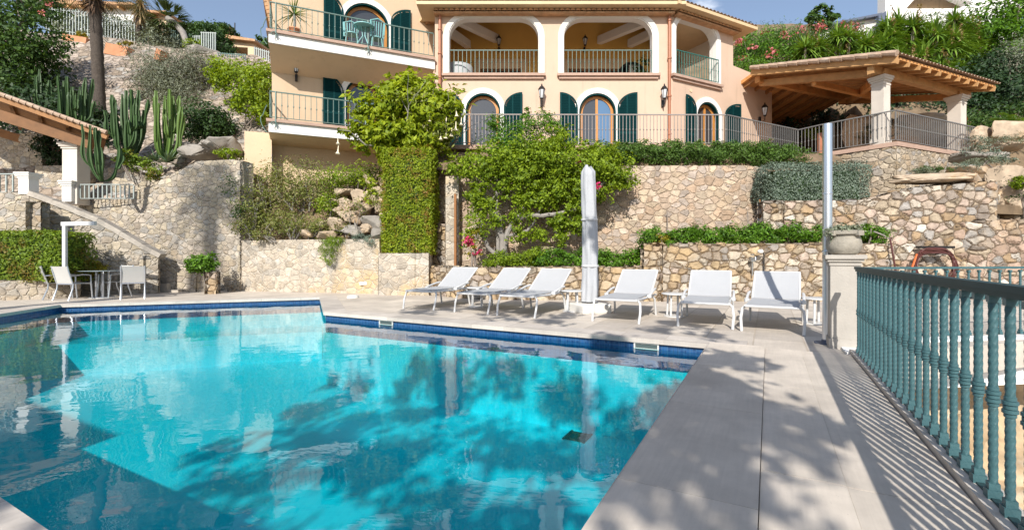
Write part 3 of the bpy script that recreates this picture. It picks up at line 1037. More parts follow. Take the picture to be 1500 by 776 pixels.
# house terrace floor
TZ = 4.85
mb = MB().plate(FLAT, [(-3.4, 15.66), (7.2, 15.70), (8.4, 16.35), (10.75, 17.6), (11.2, 16.8), (12.42, 15.18), (17.15, 17.28), (18.2, 19), (17, 26), (8, 26), (5, 19.5), (-3.4, 19.5)], [], TZ - .14, TZ)
structure(mb.build('terrace', M['sill'], world=True))

# ------------------------------------------------------------------ rocks on the bank and by the right walls
rk = [(552, 290, 15.5, 40, 26, 1), (508, 300, 15.6, 30, 20, 0), (586, 306, 15.1, 36, 24, 0), (520, 320, 15.2, 34, 18, 0), (492, 328, 15.05, 28, 16, 0),
      (545, 326, 14.9, 38, 20, 2), (594, 330, 14.7, 32, 26, 2), (518, 340, 14.85, 36, 14, 2), (562, 343, 14.6, 36, 16, 2), (534, 306, 15.3, 26, 20, 0),
      (478, 345, 14.95, 32, 12, 1), (452, 343, 15.1, 26, 12, 1), (574, 276, 15.9, 32, 20, 0), (543, 266, 16.1, 30, 18, 0), (612, 300, 15.2, 30, 22, 2),
      (505, 280, 16.0, 28, 18, 0), (600, 278, 15.7, 30, 22, 2), (568, 314, 15.0, 24, 20, 1), (526, 288, 15.7, 22, 18, 1), (505, 316, 15.35, 22, 14, 1), (578, 330, 14.75, 20, 14, 0), (535, 335, 14.85, 20, 12, 1),
      (558, 306, 15.3, 18, 14, 0), (495, 310, 15.5, 20, 14, 0), (608, 318, 14.9, 18, 16, 1), (470, 330, 15.2, 20, 12, 0), (515, 262, 16.4, 22, 14, 0)]
lab = ['buff boulder in the rubble pile left of the clipped cypress', 'golden stained boulder in the rubble pile left of the clipped cypress', 'pale grey boulder in the rubble pile left of the clipped cypress']
for i, (px, py, D, rx, rz, k) in enumerate(rk):
    mb = MB()
    rock_mesh(mb, P(px, py, D), (rx * .56 * D / F, rx * .5 * D / F, rz * .66 * D / F), i + 1, 3, .35, i * 1.3)
    o = mb.build('boulder', M['rock_grey'] if k == 2 else M['rock'], world=True, smooth=True, angle=28)
    tag(o, lab[k], 'boulder', lab[k].split(' boulder')[0] + ' boulders of the rubble pile')
rk2 = [(1372, 262, 12.95, 62, 8, 'long flat boulder slab under the small grey shrubs on the tall dry wall'), (1416, 249, 13.3, 36, 8, 'thick pale boulder slab at the right of the long slab, with a tuft on it'),
       (1424, 262, 13.0, 26, 7, 'short boulder slab at right end of the long slab'), (1474, 216, 15.5, 36, 7, 'flat pale ledge rock by the right edge under the grey groundcover'),
       (1438, 230, 15.2, 44, 8, 'sloping grey ledge rock behind the slabs'), (1432, 212, 17.6, 40, 26, 'buff outcrop rock right of the terrace corner railing'), (1412, 200, 18.2, 26, 20, 'small upright outcrop rock beside the terrace railing end'),
       (1478, 190, 17, 30, 14, 'shaded boulder below the ferny plants by the right edge'), (1340, 196, 19.8, 62, 26, 'broad rounded boulder seen behind the right terrace railing'), (1262, 196, 19.6, 36, 30, 'golden boulder under the covered terrace'),
       (1382, 190, 20.4, 26, 16, 'flat topped pale boulder behind the second terrace column'), (1486, 300, 13.6, 30, 34, 'brown outcrop rock beside the dark shrub at the right edge'), (1470, 260, 14.2, 34, 18, 'layered brown rock above the lower dry wall')]
for i, (px, py, D, rx, rz, l) in enumerate(rk2):
    mb = MB()
    rock_mesh(mb, P(px, py, D), (rx * D / F, max(.3, rx * .5 * D / F), rz * D / F), i + 40, 4, .20, .3 * (i % 2) - .1 + .25, .5)
    o = mb.build('boulder', M['rock_grey'] if i in (4, 10) else M['rock'], world=True, smooth=True, angle=35)
    tag(o, l, 'boulder')
# low grey cast stone blocks by the hillside foot (shaded rocks above the stair wall)
for i, (px, py, D, rx, rz, l) in enumerate([(300, 226, 17.6, 34, 14, 'big weathered grey rock above the curved wall'), (268, 218, 18.2, 20, 11, 'shaded grey rock between the agave and the round bush'), (330, 216, 17.3, 36, 14, 'low grey rock left of the cream garden block'),
                                           (205, 86, 25.5, 14, 8, 'small pale rock beside the tilted terracotta trough'), (300, 82, 26.5, 26, 12, 'grey rock below the short white fence panel'), (318, 100, 25.6, 22, 10, 'sunlit pale rock above the bright green shrub')]):
    mb = MB()
    rock_mesh(mb, P(px, py, D), (rx * D / F, rx * .8 * D / F, rz * D / F), i + 70, 3, .3, i)
    tag(mb.build('boulder', M['rock_grey'], world=True, smooth=True, angle=35), l, 'boulder')

# ------------------------------------------------------------------ lower court seen through the near balustrade
x0 = rB.x
mb = MB().plate(FLAT, [(3.9, 5.5), (4.35, 6.35), (8.6, 6.93), (8.6, 6.75), (4.6, 6.15), (4.2, 5.4)][::-1], [], -.62, .03)
structure(mb.build('landing_edge', M['white_wall'], world=True))
mb = MB().plate(FLAT, [(8.5, 6.95), (22, 8.2), (22, 8.0), (8.5, 6.74)][::-1], [], -.62, .03)
structure(mb.build('landing_edge', M['white_wall'], world=True))
mb = MB()
vs, fs = [], []
for i in range(90):
    for j in range(40):
        x = 3.6 + i * .14
        z = .0 - 3.4 * j / 39
        n = mnoise.noise(Vector((x * 1.2, z * 1.4, 1))) + .5 * mnoise.noise(Vector((x * 3, z * 3.3, 5))) + .25 * mnoise.noise(Vector((x * 7, z * 7, 5)))
        y = 6.75 + (x - 4) * .12 + .42 * n - .25 * (j / 39) ** 2 + .25
        vs.append((x, y, z))
for i in range(89):
    for j in range(39):
        fs.append((i * 40 + j, i * 40 + j + 1, (i + 1) * 40 + j + 1, (i + 1) * 40 + j))
structure(mb.add(vs, fs).build('rock_face', M['rock_cut'], world=True, smooth=True))
structure(MB().box((12, 2, -3.3), (20, 13, .2)).build('lower_court', M['deck'], world=True))
# ------------------------------------------------------------------ the villa
FC = Frame((0, 18.5), (1, 0))
FL_ = Frame((-8.79, 17.24), (.915, .404))
FR = Frame((6.30, 18.5), (.888, .46))
villa = empty('villa', (1.5, 18.5, TZ), 'large peach rendered villa with white arches, dark teal shutters and wooden doors', 'house')
def vp(mb, name, mat, smooth=False, parent=None, angle=40): return mb.build(name, mat, parent or villa, world=True, smooth=smooth, angle=angle)

ZE = PZ(20, 18.5)           # top of the walls under the eaves
# openings: (frame, left px, right px, top py, kind)
def loggia_shape(fr, x0, x1, yt, yb, rad, yref=None):
    s0, s1 = fr.s(x0), fr.s(x1)
    return s0, s1, fr.sz(yref or x0, yb)[1], fr.sz(yref or x0, yt)[1]

def door_spec(fr, x0, x1, yt):
    s0, s1 = fr.s(x0), fr.s(x1)
    zt = fr.sz((x0 + x1) / 2, yt)[1]
    return s0, s1, zt

sC0, sC1 = FC.s(637), 6.30
lg = [(FC, FC.s(657), FC.s(790), PZ(109, 18.5), PZ(26, 18.5)), (FC, FC.s(825), FC.s(957), PZ(109, 18.5), PZ(26, 18.5))]
zs = PZ(109, 18.5)
lgr = (FR, FR.s(989), FR.s(1050), zs, PZ(26, 18.5) + .12)
doorsC = [door_spec(FC, 682, 733, 137), door_spec(FC, 848, 902, 137)]
doorR = door_spec(FR, 1020, 1053, 150)
doorsL = [door_spec(FL_, 503, 570, 6), door_spec(FL_, 506, 556, 117)]
zL = [PZ(43, 16.05), PZ(174, 16.05)]      # the left wing's two floor levels
RL = .75
WT = .34
# centre
h = [round_shape(a, b, z0, z1, RL) for (_, a, b, z0, z1) in lg] + [arch_shape(a, b, TZ + .02, zt) for a, b, zt in doorsC]
vp(MB().plate(FC, [(sC0, TZ - .6), (sC1, TZ - .6), (sC1, ZE + .1), (sC0, ZE + .1)], h, -WT, 0), 'front_wall', M['plaster'])
# right wing and the lower wall beyond it
sR1 = FR.s(1074)
h = [round_shape(lgr[1], lgr[2], lgr[3], lgr[4], .62), arch_shape(doorR[0], doorR[1], TZ + .02, doorR[2])]
vp(MB().plate(FR, [(.003, TZ - .6), (sR1, TZ - .6), (sR1, ZE + .1), (.003, ZE + .1)], h, -WT, -.003), 'angled_wall', M['plaster'])
sR2 = FR.s(1131)
vp(MB().plate(FR, [(sR1 + .002, TZ - .3), (sR2, TZ - .3), (sR2, PZ(110, 20.6)), (sR1 + .002, PZ(97, 20.2))], [], -.5, -.01), 'porch_wall', M['plaster'])
# left wing
sL1 = 6.75
h = [arch_shape(doorsL[0][0], doorsL[0][1], zL[0] + .02, doorsL[0][2]), arch_shape(doorsL[1][0], doorsL[1][1], zL[1] + .02, doorsL[1][2])]
ZLT = 12.6
vp(MB().plate(FL_, [(0, 3.2), (sL1, 3.2), (sL1, ZLT), (0, ZLT)], h, -WT, 0), 'left_wing_wall', M['plaster_wing'])
# side and back walls, so that the house is a solid building from elsewhere too
b0, b1 = FL_(0, 0, -WT), FL_(0, 0, -9)
vp(MB().bar((b0.x + .17, b0.y + .08, 7.9), (b1.x + .17, b1.y + .08, 7.9), .34, 9.4), 'side_wall', M['plaster_cream'])
r0, r1 = FR(sR1 - .17, 0, -WT - .002), FR(sR1 - .17, 0, -7)
# right side wall stays open at the loggia level (one sees the garden through it)
vp(MB().bar((r0.x, r0.y, TZ + 1.45), (r1.x, r1.y, TZ + 1.45), .34, 3.6), 'side_wall', M['plaster'])
vp(MB().bar((r0.x, r0.y, ZE - .25), (r1.x, r1.y, ZE - .25), .30, .7), 'side_wall', M['white'])
e0, e1 = FR(sR1 - .17, 0, -2.6), FR(sR1 - .17, 0, -7)
vp(MB().bar((e0.x, e0.y, zs + 1.4), (e1.x, e1.y, zs + 1.4), .30, 3.0), 'side_wall', M['white'])
vp(MB().box((-.5, 27.2, 7.6), (16.4, .3, 9.4)), 'back_wall', M['plaster_cream'])
# return between the left wing and the centre block
vp(MB().box((sC0 + .17, 19.6, 7.9), (.33, 1.9, 7.2)), 'return_wall', M['plaster'])

# loggia rooms
zc = PZ(26, 18.5) + .18
vp(MB().box((1.9, 21.75, zs + 1.9), (9.9, .2, 4.6)), 'loggia_back_wall', M['plaster_ochre'])
vp(MB().plate(FLAT, [(-3.0, 18.9), (6.2, 18.9), (9.3, 20.5), (8.0, 23.4), (6, 21.6), (-3.0, 21.6)], [], zs - .16, zs - .02), 'loggia_floor', M['sill'])
def ceil_z(y): return zc + .26 + (y - 18.84) * .42
cv = [(-3.2, 18.84), (6.3, 18.84), (9.3, 20.4), (8.0, 23.0), (6, 21.8), (-3.2, 21.8)]
tri_ = tessellate_polygon([[Vector((x, y, 0)) for x, y in cv]])
vp(MB().add([(x, y, ceil_z(min(y, 21.8))) for x, y in cv], tri_), 'loggia_ceiling', M['tile'])
vp(MB().box((-2.85, 20.2, zs + 1.9), (.2, 2.7, 4.4)), 'loggia_side_wall', M['plaster_ochre'])
for i in range(12):
    x = -2.4 + i * .72
    vp(MB().bar((x, 18.86, ceil_z(18.86) - .09), (x, 21.64, ceil_z(21.64) - .09), .10, .17), 'ceiling_beam', M['white'])
for p, q in (((-2.6, 18.86, zc + .12), (-.7, 21.64, zc + .42)), ((-2.9, 19.6, zc - .0), (-2.0, 21.64, zc + .15)), ((4.0, 21.64, zc + .35), (5.9, 18.9, zc + .1)), ((5.4, 21.64, zc + .2), (6.6, 19.4, zc + .05))):
    vp(MB().bar(p, q, .24, .34), 'ceiling_beam', M['white'])
q = [FR(.4, 0, -2.9), FR(3.6, 0, -3.1)]
vp(MB().bar((6.5, 21.75, zs + 1.3), (7.6, 22.9, zs + 1.3), .15, 3.6), 'loggia_back_wall', M['plaster_ochre'])
for x0, x1, zt in ((-1.45, .42, 1.45), (2.55, 5.05, 1.45)):
    f_ = vp(MB().plate(Frame((0, 21.62), (1, 0)), [(x0 - .3, zs), (x1 + .3, zs), (x1 + .3, zs + zt + .45), (x0 - .3, zs + zt + .45)], [[(x0, zs + .02), (x1, zs + .02), (x1, zs + zt), (x0, zs + zt)]], 0, .03), 'door_surround', M['plaster_cream'])
    f_ = vp(MB().plate(Frame((0, 21.62), (1, 0)), [(x0, zs + .02), (x1, zs + .02), (x1, zs + zt), (x0, zs + zt)],
                       [[(x0 + .12 + k * (x1 - x0) / 3, zs + .1), (x0 + (k + 1) * (x1 - x0) / 3 - .06, zs + .1), (x0 + (k + 1) * (x1 - x0) / 3 - .06, zs + zt - .1), (x0 + .12 + k * (x1 - x0) / 3, zs + zt - .1)] for k in range(3)], -.05, .0), 'loggia_door', M['wood'])
    for k in range(3):
        vp(MB().box((x0 + (k + .5) * (x1 - x0) / 3 + .03, 21.645, zs + zt / 2), ((x1 - x0) / 3, .02, zt)), 'pane', M['pane'], parent=f_)
f_ = vp(MB().plate(Frame((0, 21.62), (1, 0)), arch_shape(4.85, 6.15, zs, zs + 1.75), [arch_shape(4.97, 6.03, zs + .02, zs + 1.63)], 0, .06), 'loggia_window', M['iron'])
vp(MB().plate(Frame((0, 21.62), (1, 0)), arch_shape(4.97, 6.03, zs + .02, zs + 1.63), [], 0, .03), 'pane', M['curtain'], parent=f_)

# white surrounds and sills
def surround(fr, shape_out, shape_in, name='arch_trim'):
    return vp(MB().plate(fr, shape_out, [shape_in], .002, .05), name, M['white'])
for fr, a, b, z0, z1 in lg:
    surround(fr, round_shape(a - .2, b + .2, z0 + .02, z1 + .17, RL + .18), round_shape(a + .004, b - .004, z0 + .03, z1 - .004, RL), 'loggia_trim')
    vp(MB().plate(fr, round_shape(a + .004, b - .004, z0 + .03, z1 - .004, RL), [round_shape(a + .03, b - .03, z0 + .06, z1 - .03, RL)], -WT - .003, .003), 'loggia_reveal', M['white'])
    mb = MB().plate(fr, [(a - .24, z0 - .10), (b + .24, z0 - .10), (b + .24, z0), (a - .24, z0)], [], -.3, .16)
    mb.plate(fr, [(a - .17, z0 - .2), (b + .17, z0 - .2), (b + .17, z0 - .102), (a - .17, z0 - .102)], [], .002, .09)
    vp(mb, 'sill', M['sill'])
fr, a, b, z0, z1 = lgr
surround(fr, round_shape(a - .2, b + .2, z0 + .02, z1 + .17, .8), round_shape(a + .004, b - .004, z0 + .03, z1 - .004, .62), 'loggia_trim')
vp(MB().plate(fr, round_shape(a + .004, b - .004, z0 + .03, z1 - .004, .62), [round_shape(a + .03, b - .03, z0 + .06, z1 - .03, .62)], -WT - .003, .003), 'loggia_reveal', M['white'])
mb = MB().plate(fr, [(a - .24, z0 - .10), (b + .24, z0 - .10), (b + .24, z0), (a - .24, z0)], [], -.3, .16)
mb.plate(fr, [(a - .17, z0 - .2), (b + .17, z0 - .2), (b + .17, z0 - .102), (a - .17, z0 - .102)], [], .002, .09)
vp(mb, 'sill', M['sill'])


def shutter(fr, s_out, s_in, zb, zt, zlow):
    """Quarter-arch leaf folded open: full height at s_out, arched down towards s_in."""
    w = s_in - s_out
    n = 10
    top = [(s_in - w * math.sin(R_(90 * i / n)), zlow + (zt - zlow) * (1 - math.cos(R_(90 * i / n)))) for i in range(n + 1)]
    top = [(s_out + w * math.cos(R_(90 * i / n)), zlow + (zt - zlow) * math.sin(R_(90 * i / n))) for i in range(n + 1)]
    outer = [(s_out, zb), (s_in, zb)] + top
    f = .07
    sg = 1 if w > 0 else -1
    def inner(a, b, z0, cut):
        pts = []
        for i in range(7):
            s_ = a + (b - a) * i / 6
            k = max(0, min(1, abs((s_ - s_out) / w)))
            pts.append((s_, min(cut, zlow + (zt - zlow) * math.sqrt(max(0, 1 - k * k)) - .08)))
        return [(b, z0), (a, z0)] + pts
    zm = zb + (zlow - zb) * .52
    mid = s_out + w * .52
    holes = []
    for a, b in ((s_out + sg * f, mid - sg * f * .4), (mid + sg * f * .4, s_in - sg * f)):
        holes.append(inner(a, b, zm + .05, 99))
        holes.append([(b, zb + .1), (a, zb + .1), (a, zm - .05), (b, zm - .05)])
    o = vp(MB().plate(fr, outer, holes, .06, .10), 'shutter', M['shutter'])
    mb = MB()
    z = zb + .1
    while z < zt - .12:
        k = 1.0
        if z > zlow: k = math.sqrt(max(0, 1 - ((z - zlow + .08) / (zt - zlow)) ** 2))
        e = s_out + (w - sg * f) * k
        p, q = fr(s_out + sg * f, z, .08), fr(e, z, .08)
        if (q - p).length > .05:
            d = (q - p).normalized()
            mb.bar(p, q, .028, .055)
        z += .062
    vp(mb, 'louvre', M['louvre'], parent=o)
    return o


def door(fr, s0, s1, zb, zt, deep=.22, pane='pane', open_leaf=False, mull=True):
    r = (s1 - s0) / 2
    surround(fr, arch_shape(s0 - .2, s1 + .2, zb, zt + .2), arch_shape(s0 + .003, s1 - .003, zb - .002, zt - .003))
    vp(MB().plate(fr, arch_shape(s0 + .003, s1 - .003, zb, zt - .003), [arch_shape(s0 + .06, s1 - .06, zb + .02, zt - .06)], -.12, .02), 'outer_frame', M['shutter'])
    f = .1
    holes = []
    if mull:
        m = (s0 + s1) / 2
        a0, a1 = s0 + .17, m - .05
        rr = r - .17
        for a, b, A0, A1 in ((a0, m - .05, 90, 180), (m + .05, s1 - .17, 0, 90)):
            pts = [(a, zb + .12), (b, zb + .12)]
            ar_ = [(x, z) for x, z in arc(m, zt - r, rr, A0, A1, 10)]
            ar_ = [(min(max(x, a), b), z) for x, z in ar_]
            holes.append(pts + ar_)
    else:
        holes = [arch_shape(s0 + .17, s1 - .17, zb + .12, zt - .17)]
    d = vp(MB().plate(fr, arch_shape(s0 + .062, s1 - .062, zb + .022, zt - .062), holes, -deep, -deep + .09), 'door', M['wood_door'])
    for i, hl in enumerate(holes):
        vp(MB().plate(fr, hl, [], -deep + .03, -deep + .05), 'pane', M[pane] if i else M['pane'], parent=d)
    return d


for i, (a, b, zt) in enumerate(doorsC):
    door(FC, a, b, TZ + .02, zt, .24, 'pane_blue' if i else 'pane', mull=bool(i))
z0 = PZ(175, 18.4)
for x0, x1, (a, b, zt) in ((652, 679, doorsC[0]), (765, 738, doorsC[0]), (820, 846, doorsC[1]), (933, 904, doorsC[1])):
    shutter(FC, FC.s(x0), FC.s(x1), TZ + .06, PZ(135, 18.4), PZ(158, 18.4))
door(FR, doorR[0], doorR[1], TZ + .02, doorR[2], .24)
shutter(FR, FR.s(1003), FR.s(1018), TZ + .06, FR.sz(1003, 139)[1], FR.sz(1010, 160)[1])
shutter(FR, FR.s(1083), FR.s(1060), TZ + .06, FR.sz(1083, 154)[1], FR.sz(1070, 172)[1])
a, b, zt = doorsL[0]
door(FL_, a, b, zL[0] + .02, zt, .24, mull=False)
shutter(FL_, FL_.s(474), FL_.s(503), zL[0] + .05, FL_.sz(474, -12)[1], FL_.sz(490, 20)[1])
shutter(FL_, FL_.s(601), FL_.s(572), zL[0] + .05, FL_.sz(601, 17)[1], FL_.sz(590, 36)[1])
a, b, zt = doorsL[1]
door(FL_, a, b, zL[1] + .02, zt, .24, mull=False)
shutter(FL_, FL_.s(473), FL_.s(504), zL[1] + .05, FL_.sz(473, 107)[1], FL_.sz(490, 140)[1])

# small dark vent window below the lower balcony
vp(MB().plate(FL_, [(FL_.s(545), 4.05), (FL_.s(556), 4.05), (FL_.s(556), 4.5), (FL_.s(545), 4.5)], [], .0, .015), 'vent', M['iron'])


def railing_parts(root, p, q, hgt, spacing, mat, ends=True, knob=True, rail=(.045, .035), bar=.016, world=True, low=.07, mesh=None):
    """Rails as one mesh part, each upright bar a part of its own."""
    p, q = Vector(p), Vector(q)
    L_ = (q - p).length
    up = Vector((0, 0, hgt))
    MB().bar(p + up, q + up, *rail).build('top_rail', mat, root, world=True)
    MB().bar(p + Vector((0, 0, low)), q + Vector((0, 0, low)), .03, .02).build('bottom_rail', mat, root, world=True)
    n = max(2, int(round(L_ / spacing)))
    if mesh is None:
        mb = MB().box((0, 0, hgt / 2 + low / 2 - .012), (bar, bar, hgt - low - .045))
        if knob: mb.lathe([(.008, hgt * .48), (.024, hgt * .5), (.024, hgt * .53), (.008, hgt * .55)], seg=6)
        o = mb.build('baluster', mat, root)
        mesh = o.data
        bpy.data.objects.remove(o)
    b = wloc(root)
    for k in range(n + 1):
        if not ends and k in (0, n): continue
        o = bpy.data.objects.new('baluster', mesh)
        COL.objects.link(o)
        o.parent = root
        o.location = p.lerp(q, k / n) - b
    return mesh


def scroll(mb, c, d, s):
    pts = []
    for i in range(22):
        a = i / 21 * 4.6
        r = s * (1 - i / 26)
        pts.append(Vector(c) + Vector(d) * (r * math.cos(a) - s) + Vector((0, 0, r * math.sin(a))))
    mb.tube(pts, .012, 6)


# balconies of the left wing: slab, coping edge, soffit, rail
for lev, (zf, lb) in enumerate(((zL[0], 'upper'), (zL[1], 'lower'))):
    dep = 1.3
    s1b = 5.75 if lev == 0 else 5.6
    bal = vp(MB().plate(FL_, [(-.03, zf - .44), (s1b, zf - .44), (s1b, zf - .1), (-.03, zf - .1)], [], .003, dep - .02), 'balcony', M['white'])
    # cream soffit under the slab, thinning towards the outer edge
    vs = [FL_(-.02, zf - .445, .004), FL_(-.02, zf - .445, dep - .1), FL_(-.02, zf - (.62 if lev else 1.0), .004), FL_(s1b - .02, zf - .445, .004), FL_(s1b - .02, zf - .445, dep - .1), FL_(s1b - .02, zf - (.62 if lev else 1.0), .004)]
    vp(MB().add(vs, [(0, 1, 2), (3, 5, 4), (0, 3, 4, 1), (1, 4, 5, 2), (2, 5, 3, 0)]), 'soffit', M['plaster_cream'], parent=bal)
    vp(MB().plate(FL_, [(-.1, zf - .098), (s1b, zf - .098), (s1b, zf), (-.1, zf)], [], .004, dep + .06), 'floor_edge', M['sill'], parent=bal)
    rt = vp(MB().bar(FL_(0, zf + .95, dep - .04), FL_(s1b - .05, zf + .95, dep - .04), .045, .035), 'balcony_railing', M['rail_paint'])
    mb = MB().bar(FL_(0, zf + .08, dep - .04), FL_(s1b - .05, zf + .08, dep - .04), .03, .02)
    mb.bar(FL_(.02, zf + .95, .06), FL_(.02, zf + .95, dep - .06), .04, .035).bar(FL_(.02, zf + .08, .06), FL_(.02, zf + .08, dep - .06), .03, .02)
    vp(mb, 'rail', M['rail_paint'], parent=rt)
    mesh = None
    n = 30
    for k in range(n + 1):
        c = FL_(s1b * k / n * .99 + .01, zf, dep - .04)
        post = k in (1, 17)
        if mesh is None:
            mb = MB().box((0, 0, .515), (.016, .016, .85)).lathe([(.008, .46), (.024, .49), (.024, .52), (.008, .55)], seg=6)
            o = mb.build('baluster', M['rail_paint'], rt)
            mesh = o.data
            bpy.data.objects.remove(o)
        o = bpy.data.objects.new('baluster', mesh)
        COL.objects.link(o)
        o.parent = rt
        o.location = c - wloc(rt)
        if post:
            mb = MB().bar(c + Vector((0, 0, -.25)) + FL_.n.to_3d() * .1, c + Vector((0, 0, .95)) + FL_.n.to_3d() * .05, .04, .04)
            scroll(mb, c + FL_.n.to_3d() * .14 + Vector((.05, 0, -.2)), FL_.u.to_3d(), .12)
            vp(mb, 'scroll_bracket', M['rail_paint'], smooth=False, parent=rt)
    for k in range(6):
        o = bpy.data.objects.new('baluster', mesh)
        COL.objects.link(o)
        o.parent = rt
        o.location = FL_(.02, zf, .2 + k * .18) - wloc(rt)
    mb = MB()
    c = FL_(-.05, zf + .55, dep - .3)
    mb.tube([c + Vector((-.05 - .22 * math.sin(i / 14 * 3.1) * (1 if i > 5 else .7), 0, -.95 * i / 14)) for i in range(15)], .014, 6)
    scroll(mb, c + Vector((-.06, 0, -.75)), Vector((-1, 0, 0)), .12)
    vp(mb, 'scroll_bracket', M['rail_paint'], parent=rt)

# wall base below the lower balcony and the cream garden block by it
vp(MB().plate(FL_, [(-.9, 2.6), (sL1, 2.6), (sL1, 4.55), (-.9, 4.55)], [], .004, .12), 'plinth', M['plaster_cream'])
mb = MB()
q = [pp(358, 16.4), pp(398, 16.7), pp(398, 18.3), pp(358, 18.0)]
mb.plate(FLAT, q, [], 3.2, PZ(193, 16.5))
tag(mb.build('garden_block', M['plaster_cream'], world=True), 'cream rendered block wall at left foot of the villa', 'wall')

# loggia railings
for i, (fr, a, b, z0, z1) in enumerate(lg + [lgr]):
    m_ = M['rail_paint'] if i < 2 else M['rail_green']
    p, q = fr(a + .04, z0, .03 if i == 2 else -.1), fr(b - .04, z0, .12 if i == 2 else -.1)
    rt = vp(MB().bar(p + Vector((0, 0, .98)), q + Vector((0, 0, .98)), .045, .03), 'loggia_railing', m_)
    mb = MB().bar(p + Vector((0, 0, .06)), q + Vector((0, 0, .06)), .03, .02)
    vp(mb, 'rail', m_, parent=rt)
    mb = MB().box((0, 0, .51), (.02, .02, .9)).lathe([(.01, .48), (.024, .5), (.024, .53), (.01, .55)], seg=6)
    o = mb.build('baluster', m_, rt)
    me = o.data
    bpy.data.objects.remove(o)
    n = 21 if i < 2 else 17
    for k in range(n + 1):
        o = bpy.data.objects.new('baluster', me)
        COL.objects.link(o)
        o.parent = rt
        o.location = p.lerp(q, k / n) - wloc(rt)

# eaves: tiled roof with overhang, cream gutter board, tile cornice
ez = PZ(9, 18.0)
def tile_eave(fr, s0, s1, z, over, run, pitch, parent=None, tw=.21):
    """A tiled slope rising inwards from the eave line: rows of barrel tiles as one corrugated sheet."""
    mb = MB()
    n = int((s1 - s0) / tw) * 8
    rows = max(2, int(run / .38))
    vs, fs = [], []
    for j in range(rows * 2 + 1):
        for i in range(n + 1):
            s_ = s0 + (s1 - s0) * i / n
            ph = (s_ - s0) / tw
            hgt = .07 * abs(math.sin(math.pi * ph)) ** .8
            d = run * (j // 2 + (j % 2) * .98) / rows
            st = .025 * (1 - (j % 2))
            vs.append(fr(s_, z + d * pitch + hgt + st, over - d))
    m = n + 1
    for j in range(rows * 2):
        for i in range(n):
            fs.append((j * m + i, j * m + i + 1, (j + 1) * m + i + 1, (j + 1) * m + i))
    mb.add(vs, fs)
    return mb
OV = .62
roof = vp(tile_eave(FC, sC0 - .6, 6.62, ez + .12, OV, 5.5, .36), 'roof', M['tile'], smooth=True)
vp(tile_eave(FR, -.35, sR1 + .75, ez + .12, OV, 5.0, .36), 'roof_tiles', M['tile_old'], smooth=True, parent=roof)
mb = MB().bar(FC(sC0 - .6, ez + .06, OV - .05), FC(6.62, ez + .06, OV - .05), .12, .12).bar(FR(-.32, ez + .058, OV - .05), FR(sR1 + .72, ez + .058, OV - .05), .12, .12)
mb.plate(FLAT, [(sC0 - .6, 18.5 - OV + .1), (6.6, 18.5 - OV + .1), (6.5, 19.2), (sC0 - .6, 19.2)], [], ez + .0, ez + .07)
q = [FR(-.3, 0, OV - .1), FR(sR1 + .7, 0, OV - .1), FR(sR1 + .7, 0, -6), FR(-.3, 0, -.6)]
mb.plate(FLAT, [(p.x, p.y) for p in q], [], ez - .002, ez + .066)
vp(mb, 'gutter', M['gutter'], parent=roof)
def cornice(fr, s0, s1, z, o):
    mb = MB()
    n = int((s1 - s0) / .2)
    for k in range(n):
        c = s0 + (k + .5) * (s1 - s0) / n
        vs, fs = [], []
        for j in range(2):
            for i in range(7):
                a = math.pi * i / 6
                vs.append(fr(c + .095 * math.cos(a), z - .09 + .085 * math.sin(a), o if j == 0 else -.02))
        for i in range(6): fs.append((i, i + 1, i + 8, i + 7))
        fs.append(tuple(range(7)))
        mb.add(vs, fs)
    return mb
vp(cornice(FC, sC0, 6.3, ez, .36), 'cornice_tiles', M['tile'], parent=roof)
vp(cornice(FR, 0, sR1 + .1, ez, .36), 'cornice_tiles', M['tile'], parent=roof)
mb = MB().plate(FC, [(sC0, ez - .16), (6.3, ez - .16), (6.3, ez - .1), (sC0, ez - .1)], [], .003, .3)
mb.plate(FR, [(.02, ez - .162), (sR1, ez - .162), (sR1, ez - .102), (.02, ez - .102)], [], .003, .3)
vp(mb, 'cornice_band', M['tile'], parent=roof)
# left flank of the central roof, running back to the left wing
FQ = Frame((-5.0, 20.6), (.62, -.785))
p0, p1 = P(604, 46, 20.2), P(648, -6, 17.95)
mb = MB().bar(p0, p1, .14, .14)
vp(mb, 'gutter', M['gutter'], parent=roof)
d_ = (p1 - p0).normalized()
sd = Vector((.8, .6, 0))
mb = MB()
mb.add([p0 + Vector((0, 0, -.05)), p1 + Vector((0, 0, -.05)), p1 + sd * .8 + Vector((0, 0, -.12)), p0 + sd * .8 + Vector((0, 0, -.12)), p0 + Vector((0, 0, .1)), p1 + Vector((0, 0, .1)), p1 + sd * 3 + Vector((0, 0, 1.1)), p0 + sd * 3 + Vector((0, 0, 1.1))],
       [(0, 1, 2, 3), (4, 7, 6, 5), (0, 4, 5, 1)])
vp(mb, 'roof_flank', M['tile'], parent=roof)
mb = MB()
for k in range(14):
    c = p0.lerp(p1, (k + .5) / 14) + sd * .2 + Vector((0, 0, -.12))
    mb.lathe([(.02, -.04), (.085, -.02), (.085, .05)], c, 8)
vp(mb, 'cornice_tiles', M['tile'], parent=roof)
